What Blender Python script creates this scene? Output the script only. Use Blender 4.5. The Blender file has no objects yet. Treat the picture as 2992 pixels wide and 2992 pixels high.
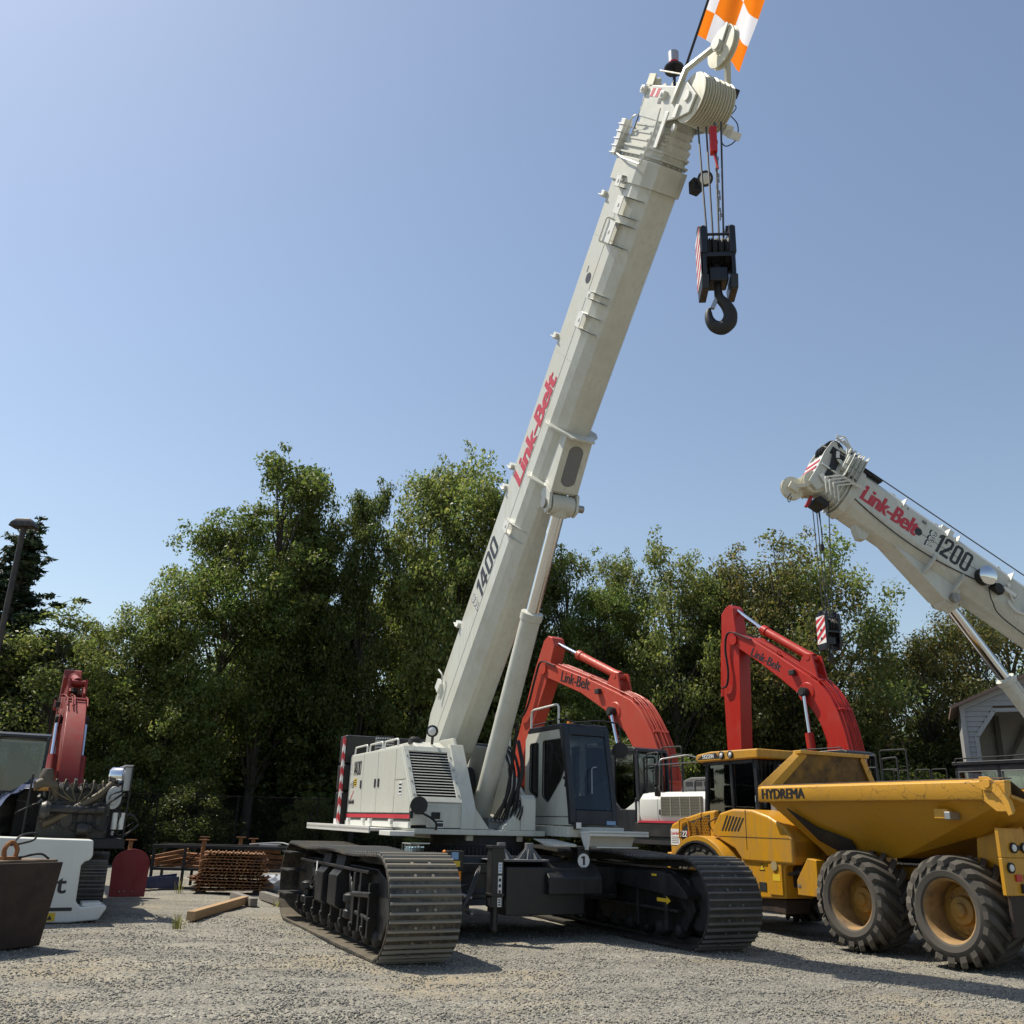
import bpy, bmesh, math, random
import numpy as np
from mathutils import Vector, Matrix
R = math.radians
scene = bpy.context.scene
COL = scene.collection
random.seed(5)

# ------------------------------------------------------------------ helpers
def tag(o, label=None, cat=None, group=None, kind=None):
    if label: o['label'] = label
    if cat: o['category'] = cat
    if group: o['group'] = group
    if kind: o['kind'] = kind
    return o

def empty(name, loc=(0, 0, 0), rz=0.0, label=None, cat=None, group=None):
    o = bpy.data.objects.new(name, None)
    COL.objects.link(o)
    o.location = loc
    o.rotation_euler = (0, 0, rz)
    o.empty_display_size = 0.2
    return tag(o, label, cat, group)

def copy_tree(o, parent=None):
    c = o.copy()
    COL.objects.link(c)
    c.parent = parent
    for ch in list(o.children):
        copy_tree(ch, c)
    return c

class MB:
    """collects simple solids, becomes one mesh object"""
    def __init__(self, M=None):
        self.v = []; self.f = []; self.M = M or Matrix.Identity(4)
    def add(self, vs, fs):
        n = len(self.v)
        M = self.M
        self.v += [tuple(M @ Vector(p)) for p in vs]
        self.f += [tuple(i + n for i in f) for f in fs]
        return self
    def box(self, x0, x1, y0, y1, z0, z1):
        vs = [(x, y, z) for x in (x0, x1) for y in (y0, y1) for z in (z0, z1)]
        return self.add(vs, [(0, 1, 3, 2), (4, 6, 7, 5), (0, 4, 5, 1), (2, 3, 7, 6), (0, 2, 6, 4), (1, 5, 7, 3)])
    def obox(self, c, sx, sy, sz, rot=(0, 0, 0)):
        from mathutils import Euler
        Mo = self.M
        self.M = Mo @ Matrix.Translation(c) @ Euler(rot).to_matrix().to_4x4()
        self.box(-sx / 2, sx / 2, -sy / 2, sy / 2, -sz / 2, sz / 2)
        self.M = Mo
        return self
    def prism(self, pts, axis, a, b):
        n = len(pts)
        def P(u, v, w):
            return {'y': (u, w, v), 'x': (w, u, v), 'z': (u, v, w)}[axis]
        vs = [P(u, v, a) for u, v in pts] + [P(u, v, b) for u, v in pts]
        fs = [tuple(range(n)), tuple(range(2 * n - 1, n - 1, -1))]
        fs += [(i, i + n, (i + 1) % n + n, (i + 1) % n) for i in range(n)]
        return self.add(vs, fs)
    def loft(self, rings, cap=True, closed=True):
        n = len(rings[0]); vs = [p for r in rings for p in r]; fs = []
        for k in range(len(rings) - 1):
            for i in range(n if closed else n - 1):
                j = (i + 1) % n
                fs.append((k * n + i, k * n + j, (k + 1) * n + j, (k + 1) * n + i))
        if cap:
            fs.append(tuple(range(n - 1, -1, -1)))
            fs.append(tuple((len(rings) - 1) * n + i for i in range(n)))
        return self.add(vs, fs)
    def cyl(self, p0, p1, r0, r1=None, seg=16, cap=True):
        r1 = r0 if r1 is None else r1
        p0 = Vector(p0); p1 = Vector(p1); d = (p1 - p0).normalized()
        u = d.orthogonal().normalized(); w = d.cross(u)
        ring = lambda p, r: [tuple(p + (u * math.cos(2 * math.pi * i / seg) + w * math.sin(2 * math.pi * i / seg)) * r) for i in range(seg)]
        return self.loft([ring(p0, r0), ring(p1, r1)], cap)
    def tube(self, pts, r, seg=8):
        pts = [Vector(p) for p in pts]; rings = []; u = None
        rr = r if isinstance(r, (list, tuple)) else [r] * len(pts)
        for i, p in enumerate(pts):
            a = pts[max(i - 1, 0)]; b = pts[min(i + 1, len(pts) - 1)]
            d = (b - a).normalized()
            if u is None: u = d.orthogonal().normalized()
            u = (u - d * u.dot(d))
            u = u.normalized() if u.length > 1e-6 else d.orthogonal().normalized()
            w = d.cross(u)
            rings.append([tuple(p + (u * math.cos(2 * math.pi * k / seg) + w * math.sin(2 * math.pi * k / seg)) * rr[i]) for k in range(seg)])
        return self.loft(rings)
    def lathe(self, p0, d, prof, seg=32, closed=False):
        p0 = Vector(p0); d = Vector(d).normalized(); u = d.orthogonal().normalized(); w = d.cross(u)
        rings = [[tuple(p0 + d * h + (u * math.cos(2 * math.pi * k / seg) + w * math.sin(2 * math.pi * k / seg)) * r) for k in range(seg)] for r, h in prof]
        if closed: rings.append(rings[0])
        return self.loft(rings, cap=not closed)
    def ball(self, c, r, seg=12, rings=8, sc=(1, 1, 1)):
        rs = []
        for i in range(1, rings):
            t = math.pi * i / rings
            rs.append([(c[0] + r * sc[0] * math.sin(t) * math.cos(2 * math.pi * k / seg), c[1] + r * sc[1] * math.sin(t) * math.sin(2 * math.pi * k / seg), c[2] + r * sc[2] * math.cos(t)) for k in range(seg)])
        return self.loft(rs)
    def build(self, name, m, parent=None, bevel=0.0, smooth=True, seg=2, ang=40):
        me = bpy.data.meshes.new(name)
        me.from_pydata(self.v, [], self.f)
        bm = bmesh.new(); bm.from_mesh(me)
        bmesh.ops.recalc_face_normals(bm, faces=bm.faces)
        bm.to_mesh(me); bm.free()
        me.materials.append(m)
        o = bpy.data.objects.new(name, me)
        COL.objects.link(o)
        if parent: o.parent = parent
        if smooth:
            me.polygons.foreach_set('use_smooth', [True] * len(me.polygons))
            me.set_sharp_from_angle(angle=R(ang))
        if bevel > 0:
            b = o.modifiers.new('bevel', 'BEVEL'); b.width = bevel; b.segments = seg
            b.limit_method = 'ANGLE'; b.angle_limit = R(35); b.harden_normals = True
        return o

def build_each(mb, name, m, parent=None, bevel=0.0, smooth=True):
    """every separate piece of the collected mesh becomes an object of its own"""
    par = list(range(len(mb.v)))
    def find(i):
        while par[i] != i:
            par[i] = par[par[i]]; i = par[i]
        return i
    for f in mb.f:
        for i in f[1:]: par[find(i)] = find(f[0])
    groups = {}
    for f in mb.f: groups.setdefault(find(f[0]), []).append(f)
    out = []
    for fs in groups.values():
        idx = sorted({i for f in fs for i in f}); mp = {i: k for k, i in enumerate(idx)}
        b = MB(); b.v = [mb.v[i] for i in idx]; b.f = [tuple(mp[i] for i in f) for f in fs]
        out.append(b.build(name, m, parent, bevel, smooth))
    return out

def fillet(pts, r, n=4):
    """round the corners of an open polyline"""
    pts = [Vector(p) for p in pts]; out = [pts[0]]
    for i in range(1, len(pts) - 1):
        a, b, c = pts[i - 1], pts[i], pts[i + 1]
        k = min(r, (a - b).length * .45, (c - b).length * .45)
        p = b + (a - b).normalized() * k; q = b + (c - b).normalized() * k
        for j in range(n + 1):
            t = j / n
            out.append(p * (1 - t) ** 2 + b * 2 * t * (1 - t) + q * t * t)
    out.append(pts[-1])
    return out

def smoothpts(pts, n=6):
    """Catmull-Rom through the points"""
    P = [Vector(p) for p in pts]; P = [P[0] * 2 - P[1]] + P + [P[-1] * 2 - P[-2]]; out = []
    for i in range(1, len(P) - 2):
        for j in range(n):
            t = j / n
            out.append(.5 * (2 * P[i] + (P[i + 1] - P[i - 1]) * t + (2 * P[i - 1] - 5 * P[i] + 4 * P[i + 1] - P[i + 2]) * t * t + (3 * P[i] - P[i - 1] - 3 * P[i + 1] + P[i + 2]) * t ** 3))
    out.append(P[-2])
    return out

def lettering(name, s, org, right, up, width, height, m, parent, bold=.02, shear=0.0, depth=.004, outline=False, fat=0.0):
    """raised letters: org = lower-left corner, right/up = directions in the parent's space"""
    cu = bpy.data.curves.new('lettering', 'FONT')
    cu.body = s; cu.size = 1; cu.offset = bold; cu.shear = shear; cu.extrude = .5; cu.resolution_u = 4
    if outline: cu.fill_mode = 'NONE'; cu.extrude = 0; cu.bevel_depth = .03; cu.bevel_resolution = 0
    o = bpy.data.objects.new('lettering', cu); COL.objects.link(o)
    dg = bpy.context.evaluated_depsgraph_get(); dg.update()
    me = bpy.data.meshes.new_from_object(o.evaluated_get(dg))
    bpy.data.objects.remove(o); bpy.data.curves.remove(cu)
    n = len(me.vertices); co = np.empty(n * 3); me.vertices.foreach_get('co', co); co = co.reshape(-1, 3)
    lo = co.min(0); hi = co.max(0)
    r = np.array(Vector(right).normalized()); u = np.array(Vector(up).normalized()); w = np.cross(r, u)
    c = (co - lo) / np.maximum(hi - lo, 1e-6)
    out = np.array(org) + c[:, :1] * width * r + c[:, 1:2] * height * u + (c[:, 2:] - .2) * depth * w
    me.vertices.foreach_set('co', out.ravel()); me.update()
    if fat:                                                               # heavier weight: overstruck copies, each a hair lower
        bm = bmesh.new(); bm.from_mesh(me); src = list(bm.verts) + list(bm.edges) + list(bm.faces)
        for k, sx in enumerate((-1, 1, -.5, .5)):
            g = bmesh.ops.duplicate(bm, geom=src)
            vec = r * sx * fat * width - w * .0003 * (k + 1)
            bmesh.ops.translate(bm, vec=tuple(vec), verts=[e for e in g['geom'] if isinstance(e, bmesh.types.BMVert)])
        bm.to_mesh(me); bm.free()
    me.materials.clear(); me.materials.append(m); me.name = name
    ob = bpy.data.objects.new(name, me); COL.objects.link(ob); ob.parent = parent
    return ob

# ------------------------------------------------------------------ materials
def block_digits(name, s, org, right, up, width, height, m, parent, shear=.10, depth=.004, weight=.30):
    """heavy condensed numerals made of thick strokes; same placing rules as lettering()"""
    n = len(s); cw = 1.0; gap = .16; W = weight
    polys = []
    def rr(x0, y0, x1, y1, c): return [(x0 + c, y0), (x1 - c, y0), (x1, y0 + c), (x1, y1 - c), (x1 - c, y1), (x0 + c, y1), (x0, y1 - c), (x0, y0 + c)]
    def ring(o, i):
        k = len(o)
        return [[o[j], o[(j + 1) % k], i[(j + 1) % k], i[j]] for j in range(k)]
    x = 0
    for ch in s:
        if ch == '1':
            polys.append([(x + .25, 0), (x + .25 + W, 0), (x + .25 + W, 2), (x + .25, 2)]); polys.append([(x, 1.45), (x + .25, 1.60), (x + .25, 2), (x, 1.80)]); x += .25 + W + gap
            continue
        if ch == '0':
            polys += ring(rr(x, 0, x + cw, 2, .22), rr(x + W, .26, x + cw - W, 1.74, .05))
        elif ch == '4':
            polys += [[(x + .52, 0), (x + .52 + W, 0), (x + .52 + W, 2), (x + .52, 2)], [(x, .42), (x + cw, .42), (x + cw, .70), (x, .70)], [(x, .70), (x + .27, .70), (x + .58, 2), (x + .30, 2)]]
        elif ch == '2':
            polys += [[(x, 0), (x + cw, 0), (x + cw, .3), (x, .3)], [(x, .3), (x + .36, .3), (x + cw, 1.15), (x + cw - W, 1.32)], [(x + cw - W, 1.25), (x + cw, 1.12), (x + cw, 1.78), (x + cw - W, 1.78)], [(x + .2, 1.72), (x + cw, 1.72), (x + cw - .2, 2), (x + .2, 2)], [(x, 1.3), (x + W, 1.3), (x + W, 1.78), (x, 1.78)], [(x, 1.78), (x + W, 1.72), (x + .2, 2), (x + .2, 2)]]
        elif ch == '9':
            polys += ring(rr(x, .8, x + cw, 2, .2), rr(x + W, 1.06, x + cw - W, 1.74, .04)) + [[(x + cw - W, .2), (x + cw, .2), (x + cw, 1), (x + cw - W, 1)], [(x, 0), (x + cw - .2, 0), (x + cw, .26), (x, .26)]]
        elif ch == 'H':
            polys += [[(x, 0), (x + W, 0), (x + W, 2), (x, 2)], [(x + cw - W, 0), (x + cw, 0), (x + cw, 2), (x + cw - W, 2)], [(x + W, .86), (x + cw - W, .86), (x + cw - W, 1.14), (x + W, 1.14)]]
        x += cw + gap
    tot = x - gap
    r = Vector(right).normalized(); u = Vector(up).normalized(); w = r.cross(u); o = Vector(org)
    mb = MB()
    for p in polys:
        q = [o + r * ((a + b * shear * 1.0) / (tot + 2 * shear) * width) + u * (b / 2 * height) for a, b in p]; k = len(q)
        mb.add([tuple(v - w * depth * .2) for v in q] + [tuple(v + w * depth * .8) for v in q], [tuple(range(k, 2 * k))] + [(j, (j + 1) % k, k + (j + 1) % k, k + j) for j in range(k)])
    return mb.build(name, m, parent, smooth=False)

def newmat(name):
    m = bpy.data.materials.new(name); m.use_nodes = True
    return m, m.node_tree.nodes, m.node_tree.links, m.node_tree.nodes['Principled BSDF']

def noise(N, L, scale, detail=5, rough=.6, co='Object', vec=None):
    n = N.new('ShaderNodeTexNoise'); n.inputs['Scale'].default_value = scale
    n.inputs['Detail'].default_value = detail; n.inputs['Roughness'].default_value = rough
    if vec is None:
        tc = N.new('ShaderNodeTexCoord'); vec = tc.outputs[co]
    L.new(vec, n.inputs['Vector'])
    return n

def ramp(N, L, src, p0, p1, c0=(0, 0, 0, 1), c1=(1, 1, 1, 1)):
    r = N.new('ShaderNodeValToRGB')
    r.color_ramp.elements[0].position = p0; r.color_ramp.elements[1].position = p1
    r.color_ramp.elements[0].color = c0; r.color_ramp.elements[1].color = c1
    L.new(src, r.inputs[0])
    return r

def mix(N, L, fac, a, b):
    m = N.new('ShaderNodeMix'); m.data_type = 'RGBA'
    for k, s in ((0, fac), (6, a), (7, b)):
        if hasattr(s, 'is_output') or isinstance(s, bpy.types.NodeSocket): L.new(s, m.inputs[k])
        else: m.inputs[k].default_value = s if k == 0 else (*s, 1)
    return m.outputs[2]

def paint(name, col, rough=.35, dirt=(.25, .21, .15), amt=.35, scale=1.4, metal=0.0, bump=.02, spec=.5, streak=True):
    m, N, L, B = newmat(name)
    tc = N.new('ShaderNodeTexCoord')
    n1 = noise(N, L, scale, 8, .65, vec=tc.outputs['Object'])
    r1 = ramp(N, L, n1.outputs['Fac'], .47, .74)
    mp = N.new('ShaderNodeMapping'); mp.inputs['Scale'].default_value = (9, 9, .8); L.new(tc.outputs['Object'], mp.inputs['Vector'])
    n2 = noise(N, L, 1.5, 6, .6, vec=mp.outputs['Vector'])
    r2 = ramp(N, L, n2.outputs['Fac'], .5, .8)
    mm = N.new('ShaderNodeMath'); mm.operation = 'MAXIMUM'
    L.new(r1.outputs[0], mm.inputs[0])
    if streak: L.new(r2.outputs[0], mm.inputs[1])
    ml = N.new('ShaderNodeMath'); ml.operation = 'MULTIPLY'; ml.inputs[1].default_value = amt; L.new(mm.outputs[0], ml.inputs[0])
    n3 = noise(N, L, 55, 3, .6, vec=tc.outputs['Object'])
    v = tuple(c * .93 for c in col)
    base = mix(N, L, n3.outputs['Fac'], v, col)
    L.new(mix(N, L, ml.outputs[0], base, dirt), B.inputs['Base Color'])
    rr = N.new('ShaderNodeMapRange'); rr.inputs[3].default_value = rough; rr.inputs[4].default_value = min(1, rough + .4)
    L.new(mm.outputs[0], rr.inputs[0]); L.new(rr.outputs[0], B.inputs['Roughness'])
    B.inputs['Metallic'].default_value = metal
    B.inputs['Specular IOR Level'].default_value = spec
    if bump:
        b = N.new('ShaderNodeBump'); b.inputs['Strength'].default_value = bump * 5; b.inputs['Distance'].default_value = .004
        L.new(n1.outputs['Fac'], b.inputs['Height']); L.new(b.outputs[0], B.inputs['Normal'])
    return m

def rusty(name, c0, c1, c2, scale=6, rough=.85, bump=.5):
    m, N, L, B = newmat(name)
    n1 = noise(N, L, scale, 10, .7); n2 = noise(N, L, scale * .35, 6, .6)
    a = mix(N, L, ramp(N, L, n1.outputs['Fac'], .35, .7).outputs[0], c0, c1)
    L.new(mix(N, L, ramp(N, L, n2.outputs['Fac'], .5, .68).outputs[0], a, c2), B.inputs['Base Color'])
    B.inputs['Roughness'].default_value = rough
    b = N.new('ShaderNodeBump'); b.inputs['Strength'].default_value = bump; b.inputs['Distance'].default_value = .01
    L.new(n1.outputs['Fac'], b.inputs['Height']); L.new(b.outputs[0], B.inputs['Normal'])
    return m

def plain(name, col, rough=.5, metal=0.0, spec=.5, emit=None):
    m, N, L, B = newmat(name)
    n = noise(N, L, 30, 4)
    L.new(mix(N, L, n.outputs['Fac'], tuple(c * .88 for c in col), col), B.inputs['Base Color'])
    B.inputs['Roughness'].default_value = rough; B.inputs['Metallic'].default_value = metal
    B.inputs['Specular IOR Level'].default_value = spec
    return m

def glassmat(name, tint, alpha):
    m, N, L, B = newmat(name)
    N.remove(B)
    out = N['Material Output']
    tr = N.new('ShaderNodeBsdfTransparent'); tr.inputs[0].default_value = (*tint, 1)
    gl = N.new('ShaderNodeBsdfGlossy'); gl.inputs['Roughness'].default_value = .03; gl.inputs[0].default_value = (.62, .66, .68, 1)
    fr = N.new('ShaderNodeFresnel'); fr.inputs[0].default_value = 1.5
    ad = N.new('ShaderNodeMath'); ad.operation = 'ADD'; ad.inputs[1].default_value = alpha; L.new(fr.outputs[0], ad.inputs[0])
    mx = N.new('ShaderNodeMixShader'); L.new(ad.outputs[0], mx.inputs[0]); L.new(tr.outputs[0], mx.inputs[1]); L.new(gl.outputs[0], mx.inputs[2])
    L.new(mx.outputs[0], out.inputs[0])
    return m

WHITE = paint('crane_white', (.57, .575, .51), .32, (.33, .29, .21), .5, 1.1)
WHITE2 = paint('bright_white', (.70, .70, .65), .35, (.4, .37, .3), .2, 1.5)
CREAM = paint('sheave_cream', (.66, .63, .50), .45, (.4, .36, .26), .3, 3)
BLACK = paint('black_paint', (.012, .012, .013), .38, (.06, .052, .042), .35, 1.8)
BLACKM = paint('matt_black', (.015, .015, .016), .6, (.05, .045, .035), .4, 2.5)
NAVY = paint('cab_black', (.010, .011, .016), .3, (.04, .04, .04), .2, 2)
GREY = paint('float_grey', (.16, .165, .17), .5, (.22, .2, .17), .3, 3)
RED = paint('excavator_red', (.43, .020, .011), .36, (.27, .07, .04), .3, 1.5, spec=.35)
REDF = paint('faded_red', (.46, .058, .034), .42, (.32, .11, .06), .4, 1.5, spec=.35)
REDO = paint('old_red', (.25, .020, .014), .45, (.12, .05, .035), .65, 2.2, spec=.35)
REDTXT = plain('red_vinyl', (.52, .035, .05), .4)
BLKTXT = plain('black_vinyl', (.018, .018, .02), .45)
WHTTXT = plain('white_vinyl', (.78, .78, .76), .4)
YELTXT = plain('yellow_vinyl', (.72, .48, .03), .45)
BLUTXT = plain('blue_vinyl', (.25, .4, .6), .45)
YEL = paint('truck_yellow', (.54, .262, .012), .38, (.19, .125, .055), .7, 1.6)
CHROME = plain('chrome', (.75, .76, .78), .09, 1.0)
STEEL = paint('bare_steel', (.33, .32, .30), .42, (.17, .14, .11), .5, 5, .8)
GALV = plain('galvanised', (.42, .43, .43), .45, .8)
ROPE = plain('wire_rope', (.10, .095, .085), .5, .6)
RUBBER = paint('hose_rubber', (.014, .014, .014), .55, (.05, .045, .04), .3, 4)
HOSE = paint('braided_hose', (.05, .05, .05), .4, (.09, .08, .07), .3, 6)
TYRE = paint('tyre_rubber', (.030, .029, .027), .75, (.15, .128, .098), .72, 2.4, streak=False, bump=.06)
RIM = rusty('dirty_rim', (.22, .13, .045), (.36, .22, .09), (.12, .08, .045), 7, .8, .2)
HUB = rusty('dirty_hub', (.26, .135, .02), (.34, .18, .03), (.14, .085, .03), 8, .6, .2)
GLASS = glassmat('cab_glass', (.88, .95, .91), .10)
GLASSD = glassmat('dark_glass', (.66, .71, .74), .0)
AMBER = plain('amber_lens', (.8, .25, .02), .25)
LENS = plain('clear_lens', (.7, .7, .68), .15)
REDLENS = plain('red_lens', (.5, .02, .02), .2)
RUST = rusty('rust', (.20, .075, .025), (.33, .15, .055), (.10, .05, .03), 9)
RUSTD = rusty('dark_rust', (.028, .017, .012), (.05, .03, .02), (.015, .011, .010), 7, .75, .6)
SEAT = plain('seat_fabric', (.045, .045, .05), .9)
LINER = plain('cab_liner', (.30, .32, .30), .7)

def flatten_depth(root):
    """thing > part > sub-part: lift anything deeper (all inner transforms are identity)"""
    for part in list(root.children):
        for sub in list(part.children):
            stack = list(sub.children)
            while stack:
                o = stack.pop(); stack += list(o.children)
                o.parent = part
# ------------------------------------------------------------------ the crawler crane
def machine(name, x, y, az, label, cat, group=None):
    return empty(name, (x, y, 0), R(az - 90), label, cat, group)

def crawler_path(half, r, n_arc=11):
    """closed outline of a track loop in XZ, counter-clockwise, with its tangent"""
    pts = []
    L1 = 2 * half; per = 2 * L1 + 2 * math.pi * r
    def at(s):
        s %= per
        if s < L1: return (-half + s, 2 * r, 1, 0)                         # top run, going forward
        s -= L1
        if s < math.pi * r:
            t = s / r; return (half + r * math.sin(t), r + r * math.cos(t), math.cos(t), -math.sin(t))
        s -= math.pi * r
        if s < L1: return (half - s, 0, -1, 0)
        s -= L1; t = s / r
        return (-half - r * math.sin(t), r - r * math.cos(t), -math.cos(t), math.sin(t))
    return per, at

def track_shoes(half, r, y0, y1, pitch, thick=.03, bars=(.25, .8), bolts=True):
    mb = MB(); rb = MB(); per, at = crawler_path(half, r)
    n = int(per / pitch); p = per / n
    W = y1 - y0; c = (y0 + y1) / 2
    for i in range(n):
        x, z, tx, tz = at(i * p)
        # sag of the top run
        sag = 0
        if abs(x) < half and z > r: sag = -.035 * math.sin((x + half) / (2 * half) * math.pi * 2.0) ** 2
        ang = math.atan2(tz, tx)
        mb.M = Matrix.Translation((x, c, z + sag)) @ Matrix.Rotation(-ang, 4, 'Y')
        rb.M = mb.M
        mb.box(-p * .53, p * .47, -W / 2, W / 2, -thick, -.004)
        for b in bars:                                                    # grouser ribs
            xc = (b - .5) * p
            h = .026
            y = W / 2 - .012
            rb.add([(xc - .02, -y, -.004), (xc + .02, -y, -.004), (xc + .011, -y, h), (xc - .011, -y, h),
                    (xc - .02, y, -.004), (xc + .02, y, -.004), (xc + .011, y, h), (xc - .011, y, h)],
                   [(0, 3, 2, 1), (4, 5, 6, 7), (0, 1, 5, 4), (1, 2, 6, 5), (2, 3, 7, 6), (3, 0, 4, 7)])
        if bolts:
            for yy in (-.115, .115):
                rb.cyl((.02, yy, -.006), (.02, yy, .016), .021, seg=6)
        for yy in (-.10, .10):                                            # chain links inside the loop
            mb.box(-p * .5, p * .5, yy - .03, yy + .03, -.13, -thick)
    mb.M = Matrix.Identity(4); rb.M = Matrix.Identity(4)
    mb.ribs = rb
    return mb

SHOE = None
def shoemat(name, dust, base=(.030, .029, .028)):
    m, N, L, B = newmat(name)
    tc = N.new('ShaderNodeTexCoord')
    n1 = noise(N, L, 1.9, 8, .7, vec=tc.outputs['Object']); n2 = noise(N, L, 16, 5, .7, vec=tc.outputs['Object'])
    geo = N.new('ShaderNodeNewGeometry'); sp = N.new('ShaderNodeSeparateXYZ'); L.new(geo.outputs['Normal'], sp.inputs[0])
    up = N.new('ShaderNodeMapRange'); up.inputs[1].default_value = .1; up.inputs[2].default_value = .95; up.inputs[3].default_value = 0; up.inputs[4].default_value = .17; L.new(sp.outputs['Z'], up.inputs[0])
    a = N.new('ShaderNodeMath'); a.operation = 'MULTIPLY_ADD'; a.inputs[1].default_value = .6; L.new(n2.outputs['Fac'], a.inputs[0]); L.new(n1.outputs['Fac'], a.inputs[2])
    a2 = N.new('ShaderNodeMath'); a2.operation = 'ADD'; L.new(a.outputs[0], a2.inputs[0]); L.new(up.outputs[0], a2.inputs[1])
    r = ramp(N, L, a2.outputs[0], .74, 1.06)
    fm = N.new('ShaderNodeMath'); fm.operation = 'MULTIPLY'; fm.inputs[1].default_value = dust; L.new(r.outputs[0], fm.inputs[0])
    L.new(mix(N, L, fm.outputs[0], base, (.27, .225, .155)), B.inputs['Base Color'])
    B.inputs['Metallic'].default_value = .2; B.inputs['Roughness'].default_value = .55
    return m

def jack(parent, x, y, z0, z1, w=.19):
    mb = MB()
    mb.box(x - w / 2, x + w / 2, y - w / 2, y + w / 2, z0 + .35, z1)
    mb.box(x - w / 2 - .02, x + w / 2 + .02, y - w / 2 - .02, y + w / 2 + .02, z1 - .03, z1 + .012)
    mb.box(x - w / 2 - .013, x + w / 2 + .013, y - w / 2 - .013, y + w / 2 + .013, z0 + .5, z0 + .54)
    o = mb.build('jack', BLACK, parent, .008)
    m2 = MB(); m2.cyl((x, y, z0 + .07), (x, y, z0 + .36), .055); m2.ball((x, y, z0 + .06), .06)
    m2.build('jack_rod', BLACK, o)
    return o

def rail(pts, r, m, parent, name='handrail', rad=.06):
    mb = MB(); mb.tube(fillet(pts, rad), r); return mb.build(name, m, parent)

def worklight(parent, pos, d, r=.085, stand=None, m=None):
    d = Vector(d).normalized(); p = Vector(pos)
    mb = MB(); mb.lathe(p - d * .09, d, [(.02, 0), (r * .7, .02), (r, .08), (r, .12), (r * .86, .125)], 20)
    if stand: mb.tube([p - d * .04, Vector(stand)], .025)
    o = mb.build('work_light', m or BLACK, parent)
    l = MB(); l.lathe(p + d * .015, d, [(r * .88, 0), (r * .7, .02), (.01, .035)], 20); l.build('lens', LENS, o)
    return o

ELEV = R(47.9)
def boom_matrix(a):
    c, s = math.cos(a), math.sin(a)
    return Matrix(((c, 0, -s, 0), (0, 1, 0, 0), (s, 0, c, 0), (0, 0, 0, 1)))

def section(t, w, top, ld, wf, bot, b=.05):
    """one ring (t, y, n) of the boom: flat sides above, faceted U below"""
    right = [(w - b, top), (w, top - b), (w, ld), (w * .86, ld - (ld - bot) * .42), (wf, bot + .03), (wf * .55, bot)]
    pts = right + [(-y, n) for y, n in reversed(right)]
    return [(t, y, n) for y, n in pts]

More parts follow.
